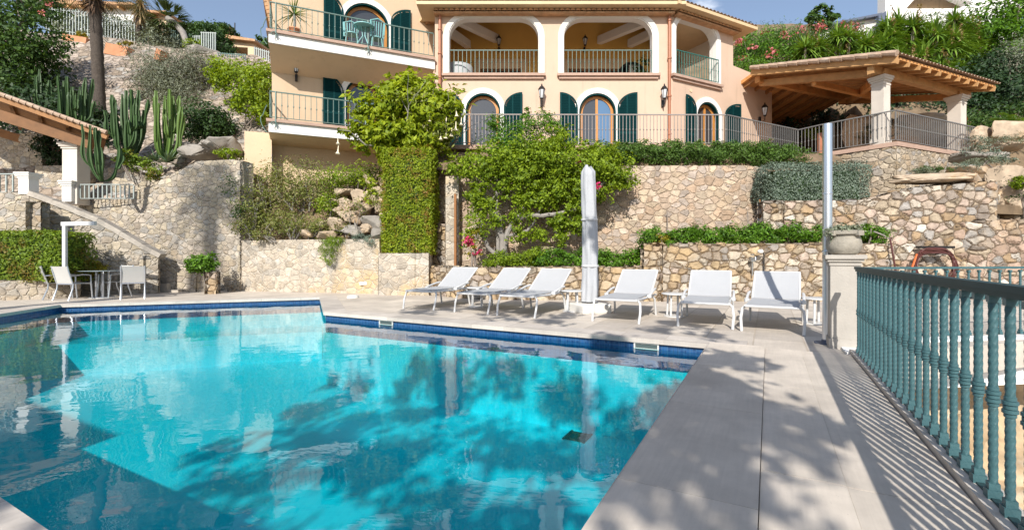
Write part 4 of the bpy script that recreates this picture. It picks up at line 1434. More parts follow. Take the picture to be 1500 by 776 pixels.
# roof over the left wing, and its tiled verge seen edge-on at the left
q = [FL_(-.6, 0, .5), FL_(6.9, 0, .5), FL_(6.9, 0, -9), FL_(-.6, 0, -9)]
vp(MB().plate(FLAT, [(p.x, p.y) for p in q], [], ZLT, ZLT + .25), 'wing_roof', M['tile'])
p0, p1 = P(399, 38, 17.5), P(386, -14, 17.2)
mb = MB()
for k in range(9):
    a, b = p0.lerp(p1, k / 9), p0.lerp(p1, (k + 1.15) / 9)
    mb.tube([a, b], [.10, .085], 8)
mb.bar(p0 + Vector((.14, .05, 0)), p1 + Vector((.14, .05, 0)), .16, .3)
vp(mb, 'verge_tiles', M['tile'], smooth=True)

# downpipes (children of the house)
for fr, px, top, bot in ((FC, 645, -2, 120), (FC, 979.5, 12, 211)):
    s_ = fr.s(px)
    zt, zb = fr.sz(px, top)[1], fr.sz(px, bot)[1] - .35
    mb = MB().tube([fr(s_, zt, .1), fr(s_, zb, .1)], .058, 10)
    for k in range(4): mb.lathe([(.06, 0), (.085, .01), (.085, .06), (.06, .07)], fr(s_, zb + (zt - zb) * (.12 + .26 * k), .1), 10)
    if px > 900: mb.tube([fr(s_, zt - .02, .1), fr(s_ + .05, zt + .15, .22), fr(s_ + .12, zt + .25, .5), fr(s_ + .12, zt + .5, .55)], .055, 10)
    vp(mb, 'downpipe', M['copper'], smooth=True)
# house number-like small roundel on the right wing: a vent
vp(MB().tube([FR(FR.s(1012), FR.sz(1012, 133)[1], .0), FR(FR.s(1012), FR.sz(1012, 133)[1], .02)], .07, 12), 'vent', M['plaster_cream'])


# ------------------------------------------------------------------ lanterns on the walls
def lantern(p, n, label, sc=1.0, mat='iron', gl='lamp_glass', below=True):
    n = Vector((n[0], n[1], 0)).normalized()
    wallp = Vector(p)
    r = empty('wall_lantern', wallp, label, 'lantern', 'lanterns on the villa walls')
    c = n * .27 * sc
    mb = MB().box((n * .02 + Vector((0, 0, -.12 * sc))), (.09 * sc, .09 * sc, .26 * sc), rz=math.atan2(n.y, n.x))
    mb.tube([n * .03 + Vector((0, 0, -.18 * sc)), n * .14 * sc + Vector((0, 0, -.26 * sc)), c + Vector((0, 0, -.2 * sc)), c + Vector((0, 0, -.02))], .016 * sc, 6)
    mb.build('bracket', M[mat], r, smooth=True)
    MB().lathe([(.06 * sc, .02), (.12 * sc, .34 * sc)], c, 6).build('lamp_glass', M[gl], r)
    mb = MB()
    for k in range(6):
        a = 2 * math.pi * k / 6
        u = Vector((math.cos(a), math.sin(a), 0))
        mb.bar(c + u * .062 * sc + Vector((0, 0, .02)), c + u * .124 * sc + Vector((0, 0, .34 * sc)), .014 * sc)
    mb.lathe([(.03 * sc, -.03), (.07 * sc, 0), (.07 * sc, .025)], c, 6).lathe([(.124 * sc, .335 * sc), (.15 * sc, .35 * sc), (.13 * sc, .37 * sc)], c, 6)
    mb.build('cage', M[mat], r)
    MB().lathe([(.145 * sc, .365 * sc), (.08 * sc, .46 * sc), (.03 * sc, .5 * sc), (.03 * sc, .53 * sc), (.012 * sc, .58 * sc)], c, 6).build('cap', M[mat], r)
    return r
def on(fr, px, py, o=0.0): return fr(*fr.sz(px, py), o)
lantern(on(FC, 793, 148), (0, -1), 'black wall lantern between the two centre arched doors', 1.0)
lantern(on(FC, 970, 148), (0, -1), 'black wall lantern beside the copper downpipe', 1.0)
lantern(on(FR, 1112, 172), FR.n, 'black wall lantern next to the covered terrace', 1.0)
lantern(on(FL_, 434, 110), FL_.n, 'black wall lantern in the shade under the upper balcony', 1.0)
lantern((PX(731, 21.6), 21.6, PZ(70, 21.6)), (0, -1), 'small black lantern on the ochre wall of the left loggia', .85)
lantern((PX(856, 21.6), 21.6, PZ(70, 21.6)), (0, -1), 'small black lantern on the ochre wall of the middle loggia', .85)

# loggia and balcony furniture
r = empty('dining_table', (PX(672, 19.7), 19.7, zs), 'white draped table behind the left loggia railing', 'table')
MB().lathe([(.62, .02), (.58, .74), (.56, .765)], seg=20).build('tablecloth', M['fabric'], r, smooth=True)
MB().lathe([(.05, .77), (.07, .85), (.03, .92), (.04, 1.0)], (-.15, 0, 0), 8).build('jug', M['iron'], r)
for x, az in ((PX(522, 17.9), 0.4), (PX(556, 18.2), -2.6)):
    y = 17.9 if az > 0 else 18.25
    r = empty('patio_chair', (x, y - .55, zL[0]), 'pale teal iron chair on the upper balcony, ' + ('nearer the left shutter' if az > 0 else 'nearer the right shutter'), 'chair', None, az)
    mb = MB()
    for k in range(6): mb.tube([(-.2 + k * .08, .2, .42), (-.22 + k * .088, .27, .95)], .018, 6)
    mb.tube([(-.24, .2, .4), (-.26, .28, .95), (0, .3, 1.05), (.26, .28, .95), (.24, .2, .4)], .028, 6)
    mb.build('backrest', M['teal_chair'], r, smooth=True)
    MB().lathe([(.02, .41), (.24, .41), (.24, .44), (.02, .445)], seg=14).build('seat', M['teal_chair'], r, smooth=True)
    for sx in (-1, 1):
        for sy in (-1, 1): MB().tube([(sx * .17, sy * .17, .41), (sx * .21, sy * .2, 0)], .02, 6).build('leg', M['teal_chair'], r, smooth=True)
r = empty('patio_table', (PX(540, 17.9), 17.35, zL[0]), 'round pale teal iron table on the upper balcony', 'table')
MB().lathe([(.02, .7), (.38, .7), (.38, .73), (.02, .735)], seg=20).build('table_top', M['teal_chair'], r, smooth=True)
mb = MB()
for k in range(4):
    a = math.pi / 4 + k * math.pi / 2
    mb.tube([(.1 * math.cos(a), .1 * math.sin(a), .7), (.06 * math.cos(a), .06 * math.sin(a), .35), (.28 * math.cos(a), .28 * math.sin(a), 0)], .016, 6)
mb.build('base', M['teal_chair'], r, smooth=True)
r = empty('potted_yucca', (PX(431, 16.6), 16.6, zL[0]), 'spiky potted yucca at left end of the upper balcony', 'plant')
MB().lathe([(.14, 0), (.2, .2), (.23, .22), (.22, .26), (.17, .24)], seg=16).build('pot', M['terracotta'], r, smooth=True)
MB().tube([(0, 0, .2), (.02, 0, .5), (.0, 0, .8)], .05, 8).build('stem', M['bark_pale'], r, smooth=True)
blades('foliage', [np.array(wloc(r)) + np.array((0, 0, .78))], 70, .75, .035, M['yucca_leaf'], r, spread=1.2, droop=.3, low=-.5)
r = empty('potted_plant', (PX(943, 20.6), 20.6, zs), 'leafy potted plant at the right corner of the middle loggia', 'plant')
MB().lathe([(.14, 0), (.19, .3), (.2, .34)], seg=14).build('pot', M['terracotta'], r, smooth=True)
p_, o_ = blob_pts([(PX(943, 20.6), 20.6, zs + .85, .35, .35, .55)], 500)
leaves('foliage', p_, o_, .13, M['mid_leaf'], r)

# ------------------------------------------------------------------ terrace railing, with all its bars
def rail_line(name, pts, label, mat, hgt=1.02, spacing=.115, bar=.018, group=None, cat='railing'):
    r = empty(name, pts[0], label, cat, group)
    mesh = None
    for p, q in zip(pts[:-1], pts[1:]):
        mesh = railing_parts(r, p, q, hgt, spacing, mat, mesh=mesh, bar=bar)
    return r
z = Vector((0, 0, TZ))
rail_line('terrace_railing', [Vector((-2.6, 15.72, TZ)), Vector((7.15, 15.76, TZ))], 'long grey terrace railing in front of the arched ground floor doors', M['rail_grey'])
rail_line('terrace_railing', [Vector((7.2, 15.77, TZ)), Vector((8.4, 16.42, TZ)), Vector((10.68, 17.62, TZ))], 'grey terrace railing running back towards the covered terrace', M['rail_dark'])
rail_line('terrace_railing', [Vector((10.72, 17.64, TZ)), Vector((11.15, 16.9, TZ)), Vector((12.42, 15.27, TZ))], 'grey terrace railing on the side before the corner column', M['rail_dark'])
rail_line('terrace_railing', [Vector((12.46, 15.28, TZ)), Vector((17.05, 17.33, TZ))], 'grey terrace railing right of the corner column, over the coursed wall', M['rail_dark'])
# ------------------------------------------------------------------ covered terrace (wooden roof on stone columns)
UB, VB = Vector((.914, .405, 0)), Vector((-.405, .914, 0))
PBk = Vector((PX(1312, 14.8), 14.8, PZ(88, 14.8)))       # near corner of the eave
perg = empty('covered_terrace', (13.5, 18.0, TZ), 'open wooden roof with tiles on cream stone columns at right end of the villa', 'pergola')
SL = .275
def PG(u, v, dz=0.0): return PBk + UB * u + VB * v + Vector((0, 0, SL * min(v, 5.2) - SL * max(0, v - 5.2) + dz))
UL, VL = 6.3, 5.2
def pv(mb, name, mat, smooth=False, parent=None): return mb.build(name, mat, parent or perg, world=True, smooth=smooth)
# tiles
mb = MB()
tw, n = .2, int(6.5 / .2) * 8
vs, fs = [], []
rows = 14
for j in range(rows * 2 + 1):
    for i in range(n + 1):
        u = -.1 + 6.5 * i / n
        v = -.12 + (VL + .12) * (j // 2 + (j % 2) * .97) / rows
        vs.append(PG(u, v, .14 + .075 * abs(math.sin(math.pi * (u + .1) / tw)) ** .8 + .025 * (1 - j % 2)))
for j in range(rows * 2):
    for i in range(n):
        fs.append((j * (n + 1) + i, j * (n + 1) + i + 1, (j + 1) * (n + 1) + i + 1, (j + 1) * (n + 1) + i))
mb.add(vs, fs)
roof_p = pv(mb, 'roof', M['tile_old'], True)
mb = MB()
vs = [PG(u, v, dz) for v in (VL, VL + 6.6) for u in (.3, UL + .2) for dz in (.06, .2)]
mb.add(vs, [(0, 2, 6, 4), (1, 5, 7, 3), (0, 4, 5, 1), (2, 3, 7, 6), (4, 6, 7, 5)])
pv(mb, 'roof_slope', M['beam_warm'], parent=roof_p)
# verge tiles along the left edge
mb = MB()
for k in range(13):
    v0, v1 = k * VL / 13 - .1, (k + 1.12) * VL / 13 - .1
    mb.tube([PG(-.12, v0, .18), PG(-.12, v1, .21)], [.10, .08], 8)
pv(mb, 'verge_tiles', M['tile_old'], True)
# boards (ceiling) and rafters
mb = MB().add([PG(u, v, dz) for dz in (.04, .12) for v in (0, VL) for u in (0, UL)], [(0, 1, 3, 2), (4, 6, 7, 5), (0, 4, 5, 1), (2, 3, 7, 6), (0, 2, 6, 4), (1, 5, 7, 3)])
pv(mb, 'ceiling_boards', M['beam_warm'])
for k in range(11):
    u = .10 + k * (UL - .2) / 10
    pv(MB().bar(PG(u, -.02, -.03), PG(u, VL, -.03), .09, .15), 'rafter', M['beam'])
for k in range(9):
    u = .5 + k * (UL - .4) / 8
    pv(MB().bar(PG(u, VL + .1, -.02), PG(u, VL + 6.4, -.02), .10, .14), 'rafter', M['beam_old'])
# fascia along the left verge, main beams
pv(MB().bar(PG(-.02, -.05, .02), PG(-.02, VL, .02), .07, .24), 'fascia', M['beam'])
pv(MB().bar(PG(.05, .75, -.24), PG(UL - .1, .75, -.24), .2, .26), 'beam', M['beam'])
pv(MB().bar(PG(.62, .6, -.24), PG(.55, VL, -.34), .2, .24), 'beam', M['beam'])
pv(MB().bar(PG(.2, VL - .1, -.24), PG(UL, VL - .1, -.24), .22, .26), 'beam', M['beam_warm'])
pv(MB().bar(PG(.75, .75, -.30), PG(UL - .4, VL - .3, -.45), .2, .24), 'beam', M['beam_warm'])
pv(MB().bar(PG(UL - .45, .7, -.32), PG(UL - .5, VL, -.42), .2, .24), 'beam', M['beam_warm'])
pv(MB().bar(PG(.6, 3.0, -.46), PG(UL - .6, 3.0, -.46), .16, .2), 'beam', M['beam_warm'])
# columns
def column(c, top, s):
    mb = MB()
    c = Vector(c)
    rz = math.atan2(UB.y, UB.x)
    h_ = top - c.z
    mb.box(c + Vector((0, 0, .08)), (s * 1.16, s * 1.16, .16), rz).box(c + Vector((0, 0, .19)), (s * 1.07, s * 1.07, .06), rz)
    mb.box(c + Vector((0, 0, .22 + (h_ - .52) / 2)), (s, s, h_ - .52), rz)
    z = h_ - .30
    for w_, t_ in ((1.08, .05), (1.0, .06), (1.16, .06), (1.34, .07), (1.44, .06)):
        mb.box(c + Vector((0, 0, z + t_ / 2)), (s * w_, s * w_, t_), rz)
        z += t_
    return pv(mb, 'column', M['pillar_col'])
c1 = PG(.62, .75)
column((c1.x, c1.y, TZ), c1.z - .40, .37)
pv(MB().box((c1.x, c1.y, c1.z - .385), (.26, .26, .27), math.atan2(UB.y, UB.x)), 'post_block', M['beam'])
c2 = PG(UL - .9, .75)
column((c2.x, c2.y, TZ), c2.z - .40, .40)
pv(MB().box((c2.x, c2.y, c2.z - .385), (.3, .3, .27), math.atan2(UB.y, UB.x)), 'post_block', M['beam'])
# back wall of the covered part, with a rusty post near the house
a, b = PG(.3, 5.4), PG(3.2, 9.0)
mb = MB().bar((10.4, 21.2, TZ + 1.3), (9.6, 25.5, TZ + 1.0), .3, 2.6)
pv(mb, 'house_side_wall', M['plaster_ochre'])
mb = MB().bar((9.5, 27.4, TZ + .3), (15.5, 29.2, TZ + .3), .3, 2.4)
pv(mb, 'rear_wall', M['stone_small'])
pv(MB().box((PX(1201, 18.4), 18.4, TZ + .55), (.12, .12, 1.1)), 'short_post', M['copper'])
# white slanted stair flank and bench seen under the roof
q = MB()
q.plate(Frame((PX(1138, 20), 20), (1, .25)), [(0, TZ), (2.0, TZ), (2.0, TZ + .75), (1.5, TZ + .8), (.0, TZ + .2)], [], -.3, 0)
o = q.build('stair_flank', M['white_wall'], world=True)
tag(o, 'low white sloping wall under the covered terrace', 'wall')

# ------------------------------------------------------------------ modern white building up the hill
r = empty('modern_building', (PX(1360, 46), 48, 17), 'modern white flat roofed building on the hill at upper right', 'house')
def mv(mb, name, mat): return mb.build(name, mat, r, world=True)
D_ = 46
mv(MB().plate(Frame((PX(1297, D_), D_), (1, .0)), [(0, 17), (12.5, 17), (12.5, PZ(-60, D_)), (0, PZ(-60, D_))], [[(2.0, PZ(13, D_)), (9.9, PZ(13, D_)), (6.7, PZ(-8, D_)), (3.3, PZ(-8, D_))]], -1.0, 0), 'wall', M['white_wall'])
mv(MB().box((PX(1400, D_) - .5, D_ + 2.0, PZ(2, D_)), (9, .3, 4)), 'recess_wall', M['plaster_cream'])
mv(MB().bar((PX(1390, D_), D_ - .5, PZ(40, D_)), (PX(1500, D_), D_ - 1, PZ(-2, D_)), 1.2, 2.4), 'ramp_parapet', M['white_wall'])
mv(MB().plate(Frame((PX(1200, D_ + 1), D_ + 1), (1, 0)), [(0, 17), (6.3, 17), (6.3, PZ(22, D_)), (4.2, PZ(20, D_)), (0, PZ(38, D_))], [], -.5, 0), 'side_wall', M['white_wall'])
mv(MB().bar((PX(1195, D_), D_ + .8, PZ(39, D_) + .1), (PX(1297, D_), D_ + .8, PZ(19, D_) + .1), .8, .22), 'roof_edge', M['slate'])
mv(MB().plate(Frame((PX(1286, D_), D_ - .1), (1, 0)), [(0, 18), (.75, 18), (.75, PZ(17, D_)), (0, PZ(24, D_))], [], -.3, 0), 'slate_panel', M['slate'])
r = empty('white_house', (PX(1113, 60), 60, 20), 'far white house gable peeping over the oleanders', 'house')
MB().box((0, 0, 3.0), (4.6, 3, 8)).build('wall', M['white_wall'], r)
MB().plate(Frame((0, -1.6), (1, 0)), [(-2.6, 7.0), (2.6, 7.0), (0, 8.6)], [], -3.4, 0).build('roof', M['tile_old'], r)

# ------------------------------------------------------------------ left porch with sloping roof
porch = empty('garden_porch', (PX(40, 15.5), 15.5, 3), 'wooden porch roof with old tiles at the left edge, sloping down to the right', 'pergola')
def gv(mb, name, mat, smooth=False): return mb.build(name, mat, porch, world=True, smooth=smooth)
pa, pb_ = P(-60, 118, 14.6), P(157, 196, 15.6)
pa = pb_ + (pa - pb_) * 1.75
back = Vector((-2.75, 3.0, 0))
mb = MB()
n = 28 * 8
vs, fs = [], []
d_ = pb_ - pa
for j in range(13):
    for i in range(n + 1):
        t_ = i / n
        vs.append(pa + d_ * t_ + back * (j / 12) + Vector((0, 0, .03 + .03 * ((i % 8) / 8) + .04 * abs(math.sin(math.pi * j)))))
for j in range(12):
    for i in range(n):
        fs.append((j * (n + 1) + i, j * (n + 1) + i + 1, (j + 1) * (n + 1) + i + 1, (j + 1) * (n + 1) + i))
gv(mb.add(vs, fs), 'roof', M['tile_old'])
mb = MB()
for i in range(38):
    a, b = pa + d_ * (i / 38) + Vector((0, -.06, .05)), pa + d_ * ((i + 1.15) / 38) + Vector((0, -.06, .035))
    mb.tube([a, b], [.055, .075], 8)
gv(mb, 'verge_tiles', M['tile_old'], True)
gv(MB().bar(pa + Vector((0, .02, -.10)), pb_ + Vector((0, .02, -.10)), .08, .17), 'fascia', M['beam_old'])
pc, pd = P(-60, 150, 15.0), P(136, 212, 15.9)
pc = pd + (pc - pd) * 1.75
gv(MB().bar(pc, pd, .22, .34), 'beam', M['wood'])
gv(MB().bar(pc + back * .9, pd + back * .9, .2, .3), 'beam', M['beam_old'])
mb = MB().add([pa + Vector((0, 0, -.04)), pb_ + Vector((0, 0, -.04)), pb_ + back + Vector((0, 0, -.04)), pa + back + Vector((0, 0, -.04)), pa, pb_, pb_ + back, pa + back], [(0, 1, 2, 3), (7, 6, 5, 4)])
gv(mb, 'ceiling_boards', M['beam_old'])
for k in range(9):
    a = pa + d_ * (k + .5) / 9
    gv(MB().bar(a + Vector((0, .05, -.13)), a + back + Vector((0, 0, -.13)), .08, .14), 'rafter', M['beam_old'])
cc = P(112, 266, 16.1)
mb = MB()
ct = PZ(213, 16.1)
mb.box((cc.x, cc.y, (2.9 + ct) / 2), (.50, .50, ct - 2.9))
for k, (w_, z_) in enumerate(((.56, ct - .13), (.64, ct - .06), (.70, ct + .0))): mb.box((cc.x, cc.y, z_), (w_, w_, .07))
gv(mb, 'column', M['pillar_col'])

# white pillars and short pale railings at the head of the stair
def pillar(px, D, y0, y1, s, label, name='gate_pillar'):
    c = Vector((PX(px, D), D, 0))
    z0, z1 = PZ(y1, D), PZ(y0, D)
    r = empty(name, (c.x, c.y, z0), label, 'pillar')
    MB().box((c.x, c.y, (z0 + z1) / 2), (s, s, z1 - z0)).build('shaft', M['white'], r, world=True)
    mb = MB().box((c.x, c.y, z1 + .03), (s * 1.14, s * 1.14, .06)).box((c.x, c.y, z1 + .09), (s * 1.35, s * 1.35, .07)).box((c.x, c.y, z1 + .145), (s * 1.5, s * 1.5, .04))
    mb.build('cap', M['white'], r, world=True)
    return r
pillar(42, 13.8, 262, 285, .30, 'white square pillar at the end of the short railing by the left edge')
pillar(104, 15.9, 273, 296, .32, 'white square pillar in front of the porch column, left of the white railing')
def pale_rail(pts, label, hgt, spacing, bar=.035):
    r = empty('stair_railing', pts[0], label, 'railing')
    mesh = None
    for p, q in zip(pts[:-1], pts[1:]):
        mesh = railing_parts(r, p, q, hgt, spacing, M['rail_pale'], knob=False, bar=bar, rail=(.05, .03), mesh=mesh, low=.03)
    return r
pale_rail([P(-40, 283, 13.7), P(29, 283, 13.8)], 'short pale railing at the left edge of the frame', .56, .17)
pale_rail([P(118, 292, 15.95), P(196, 292, 15.9)], 'pale railing on the wall right of the two white pillars', .50, .155)

# stair treads between parapet and wall (mostly hidden)
mb = MB()
for k in range(14):
    t_ = k / 13
    c = Vector((lerp(PX(90, 15.3), PX(300, 15.45), t_), lerp(15.2, 15.35, t_), 0))
    mb.box((c.x, c.y, lerp(2.2, -.3, t_) - .6), (.4, .8, 1.2))
tag(mb.build('garden_steps', M['cap_mortar'], world=True), 'stone garden steps behind the sloping parapet', 'stairs')

# hillside: pale picket fences, gate, small houses, troughs
def picket_fence(pts, label, hgt, spacing=.13, mat='rail_pale', bar=.03, name='metal_fence', top=.93):
    r = empty(name, pts[0], label, 'fence')
    pm = None
    for p, q in zip(pts[:-1], pts[1:]):
        p, q = Vector(p), Vector(q)
        MB().bar(p + Vector((0, 0, hgt * top)), q + Vector((0, 0, hgt * top)), .05, .04).build('top_rail', M[mat], r, world=True)
        MB().bar(p + Vector((0, 0, hgt * .12)), q + Vector((0, 0, hgt * .12)), .05, .04).build('bottom_rail', M[mat], r, world=True)
        n = int((q - p).length / spacing)
        if pm is None:
            o = MB().box((0, 0, hgt / 2), (bar, bar, hgt)).build('picket', M[mat], r)
            pm = o.data
            bpy.data.objects.remove(o)
        for k in range(n):
            o = bpy.data.objects.new('picket', pm)
            COL.objects.link(o)
            o.parent = r
            o.location = p.lerp(q, (k + .5) / n) - wloc(r)
    return r
picket_fence([P(66, 48, 29.5), P(140, 56, 28.5)], 'pale picket fence on the hillside left of the palm trunk', 1.6, .24, bar=.045)
picket_fence([P(140, 60, 28.4), P(226, 82, 27.2)], 'pale picket fence on the hillside right of the palm trunk', 1.6, .24, bar=.045)
picket_fence([P(294, 78, 26.8), P(317, 79, 26.7)], 'short upright white fence panel beside the grey rock', 1.2, .13, bar=.05, top=.97)
picket_fence([P(282, 70, 27.6), P(294, 70, 27.3)], 'tiny grey green fence bit left of the white fence panel', .7, .14, bar=.04)
picket_fence([P(318, 93, 26.2), P(338, 95, 26.0), P(361, 96, 25.8)], 'low grey green curved garden gate on the hillside', .62, .14, mat='rail_paint', bar=.035, name='garden_gate')
picket_fence([P(372, 96, 26.5), P(398, 104, 26.0)], 'pale railing beside the villa corner on the hillside', 1.05, .16, bar=.045)
picket_fence([P(244, 62, 28.5), P(282, 70, 27.8)], 'shaded grey green railing below the small palm', .8, .17, mat='rail_paint', bar=.04)
r = empty('gate_house', (PX(355, 31), 31, PZ(95, 31)), 'small cream gate house with tiled roof on the hill left of the villa', 'house')
D_ = 30.5
a, b = P(340, 94, D_), P(374, 94, D_)
mb = MB()
fr_ = Frame((a.x, a.y), (1, -.1))
w_ = (b - a).length
mb.plate(fr_, [(0, a.z - 1), (w_, a.z - 1), (w_, PZ(61, D_)), (0, PZ(56, D_))], [[(.05, a.z - .9), (w_ * .72, a.z - .9), (w_ * .72, PZ(71, D_)), (.05, PZ(69, D_))]], -1.5, 0)
mb.build('wall', M['plaster_cream'], r, world=True)
MB().plate(fr_, [(-.3, PZ(59, D_)), (w_ + .3, PZ(66, D_)), (w_ + .3, PZ(63, D_)), (-.3, PZ(54, D_))], [], -2.5, .35).build('roof', M['tile'], r, world=True)
MB().plate(fr_, [(0, a.z - 1), (w_ * .75, a.z - 1), (w_ * .75, PZ(69, D_)), (0, PZ(68, D_))], [], -1.7, -1.4).build('back_wall', M['plaster_ochre'], r, world=True)
mb = MB().box(P(331, 50, 31), (.75, .5, .7)).build('chimney', M['plaster_cream'], r, world=True)
mb = MB()
for k in range(4): mb.tube([P(325 + k * 4, 41.5, 30.8), P(325 + k * 4, 41.5, 31.2)], .09, 6)
mb.build('chimney_tiles', M['tile'], r, world=True)
MB().tube([P(344, 62, 31), P(344, 34, 31)], .04, 6).build('flue', M['iron'], r, world=True)
r = empty('hill_house', (PX(112, 34), 34, 15), 'white house with tiled eave behind the hillside fence', 'house')
D_ = 34
fr_ = Frame((PX(86, D_), D_), (1, -.12))
MB().plate(fr_, [(0, 13), (6.0, 13), (6.0, PZ(20, D_)), (0, PZ(10, D_))], [], -3, 0).build('wall', M['white_wall'], r, world=True)
MB().plate(fr_, [(-.4, PZ(11, D_)), (6.6, PZ(22, D_)), (6.6, PZ(19, D_)), (-.4, PZ(5, D_))], [], -4, .6).build('roof', M['tile'], r, world=True)
mb = MB()
for k in range(6): mb.bar(fr_(.3 + k, PZ(13 + k * 1.6, D_), 0), fr_(.3 + k, PZ(13 + k * 1.6, D_) - .05, .5), .15, .2)
mb.build('rafter_ends', M['beam'], r, world=True)
fr_ = Frame((PX(160, 35), 35), (1, -.1))
r = empty('hill_house', (PX(180, 35), 35, 15), 'second tiled hillside roof behind the grey shrubs, right of the palm trunk', 'house')
MB().plate(fr_, [(-1.5, 13), (4.6, 13), (4.6, PZ(27, 35)), (-1.5, PZ(19, 35))], [], -3, 0).build('wall', M['plaster_cream'], r, world=True)
MB().plate(fr_, [(-1.8, PZ(20, 35)), (5.0, PZ(29, 35)), (5.0, PZ(26, 35)), (-1.8, PZ(15, 35))], [], -4, .5).build('roof', M['tile'], r, world=True)
for x0, x1, y, D_, tilt, l in ((96, 131, 60, 26.2, -.16, 'long pale terracotta trough on top of the hillside wall, left of the palm trunk'), (159, 191, 73, 25.6, -.2, 'tilted terracotta trough on the hillside wall, right of the palm trunk'), (233, 240, 81, 25.2, -.4, 'small orange terracotta trough half hidden by the grey olive')):
    a, b = P(x0, y, D_), P(x1, y + (x1 - x0) * -math.tan(tilt), D_ - .1)
    o = MB().bar(a, b, .45, .58).build('planter_trough', M['terracotta'], world=True)
    tag(o, l, 'planter')
    if x1 - x0 > 10:
        p_, o_ = blob_pts([((a.x + b.x) / 2 + k * .3, a.y, (a.z + b.z) / 2 + .42, .2, .2, .2) for k in (-1.2, -.4, .4, 1.2)], 260)
        tag(leaves('trough_plant', p_, o_, .12, M['gold_leaf']), 'small yellow green plants growing in the ' + ('long pale' if x0 < 100 else 'tilted') + ' terracotta trough', 'plant')
# ------------------------------------------------------------------ vegetation
def shrub(name, blobs, n, L, mat, label, cat='shrub', twigs=None, aspect=.5, clump=.2, per=24, shell=.5, group=None, hang=0.0, up=.5, base=None, stems=5, stem_r=.025, **kw):
    bl = np.array(blobs)
    c = bl[:, :3].mean(0)
    zb = (bl[:, 2] - bl[:, 5]).min() if base is None else base
    r = empty(name, (c[0], c[1], zb), label, cat, group)
    p, o = blob_pts(blobs, n, clump, per, shell)
    leaves('foliage', p, o, L, mat, r, aspect=aspect, hang=hang, up=up, **kw)
    if stems:
        mb = MB()
        for k in range(stems):
            b = blobs[k % len(blobs)]
            a = random.uniform(0, 6.28)
            q = Vector((b[0] + b[3] * .5 * math.cos(a), b[1] + b[4] * .5 * math.sin(a), b[2] + b[5] * random.uniform(-.1, .5)))
            s = Vector((lerp(b[0], c[0], .4) + random.uniform(-.08, .08), b[1] + random.uniform(-.08, .08), zb - .05))
            m = s.lerp(q, .5) + Vector((random.uniform(-.1, .1), random.uniform(-.1, .1), .05))
            mb.tube([s, m, q], [stem_r, stem_r * .8, stem_r * .4], 6)
        mb.build('stem', M[twigs or 'bark'], r, world=True, smooth=True)
    return r


def hedge(name, lo, hi, n, L, mat, label, sides='flrt', depth=.1, wob=.05, aspect=.5, cat='hedge', core=True):
    r = empty(name, ((lo[0] + hi[0]) / 2, (lo[1] + hi[1]) / 2, lo[2]), label, cat)
    p, o = box_pts(lo, hi, n, depth, wob, sides)
    leaves('foliage', p, o, L, mat, r, aspect=aspect, face=.9)
    if core:      # the dense twiggy inside
        d = min(.16, (hi[1] - lo[1]) * .3)
        MB().box(((lo[0] + hi[0]) / 2, (lo[1] + hi[1]) / 2, (lo[2] + hi[2]) / 2 - d / 2), (hi[0] - lo[0] - 2 * d, hi[1] - lo[1] - 2 * d, hi[2] - lo[2] - d)).build('twigs', M['dark_leaf'], r, world=True)
    return r


# clipped hedges
hedge('box_hedge', (PX(-60, 12.6), 12.45, PZ(413, 12.45)), (PX(112, 12.9), 13.5, PZ(341, 12.6)), 15000, .07, M['hedge_leaf'], 'long clipped green hedge with brownish patch above the knee high wall at left')
hedge('clipped_cypress', (PX(562, 14.1), 14.0, PZ(373, 14.0)), (PX(633, 14.1), 15.3, PZ(218, 14.1)), 26000, .075, M['cypress_leaf'], 'tall square clipped cypress column with brown flecks in its block planter', aspect=.4, depth=.12, wob=.07)
hedge('sage_hedge', (PX(1126, 13.5), 13.3, PZ(294, 13.3)), (PX(1265, 13.5), 14.3, PZ(242, 13.4)), 15000, .055, M['sage_leaf'], 'rounded clipped grey green hedge on top of the tall dry wall', aspect=.45, wob=.1, depth=.1)
# rosemary-like hedge spilling over the terrace edge
bl = [PB(880 + k * 20, 228 + 3 * math.sin(k * 1.7) + max(0, k - 9) * .8, 14.85, 22, 15 + 2 * math.sin(k * 2.3), .5) for k in range(15)] + [PB(900 + k * 20, 219 + 2 * math.sin(k * 2.7) + max(0, k - 9) * 1.2, 15.25, 20, 11, .4) for k in range(13)] + [PB(1165, 231, 15.5, 22, 13, .4), PB(1190, 234, 15.7, 18, 10, .35), PB(1140, 232, 15.3, 20, 12, .4)]
shrub('rosemary_hedge', bl, 30000, .085, M['rosemary'], 'long low green hedge below the terrace railing', 'hedge', aspect=.34, clump=.16, stems=8, shell=.55)
shrub('shrub', [PB(904, 222, 15.2, 22, 14, .4)], 1200, .06, M['sage_leaf'], 'small grey green shrub left of the long low terrace hedge', aspect=.3)

# leafy strip in the right planter, split where plants part
for px0, px1, l, m_ in ((944, 1010, 'low bright green shrubs at left end of the right planter', 'green_leaf'), (1005, 1105, 'low bright green shrubs in the middle of the right planter', 'green_leaf'), (1100, 1206, 'taller bright green shrubs at right of the right planter, by the silver post', 'green_leaf')):
    bl = []
    n = (px1 - px0) // 16
    for k in range(n + 1):
        bl.append(PB(px0 + k * 16, 348 - (4 * math.sin(k * 2.1)) - (px0 - 944) * .03, 12.3 + .2 * (k % 2), 15, 12 + 2 * math.sin(k * 3.3), .28))
    shrub('leafy_shrub', bl, 900 * n, .075, M[m_], l, aspect=.42, clump=.22, base=1.36)
shrub('leafy_shrub', [PB(1282, 345, 12.3, 17, 14, .28), PB(1270, 340, 12.3, 10, 10, .2)], 1600, .075, M['green_leaf'], 'round bright green shrub between the stone urn and the coiled hose', aspect=.42, base=1.36)
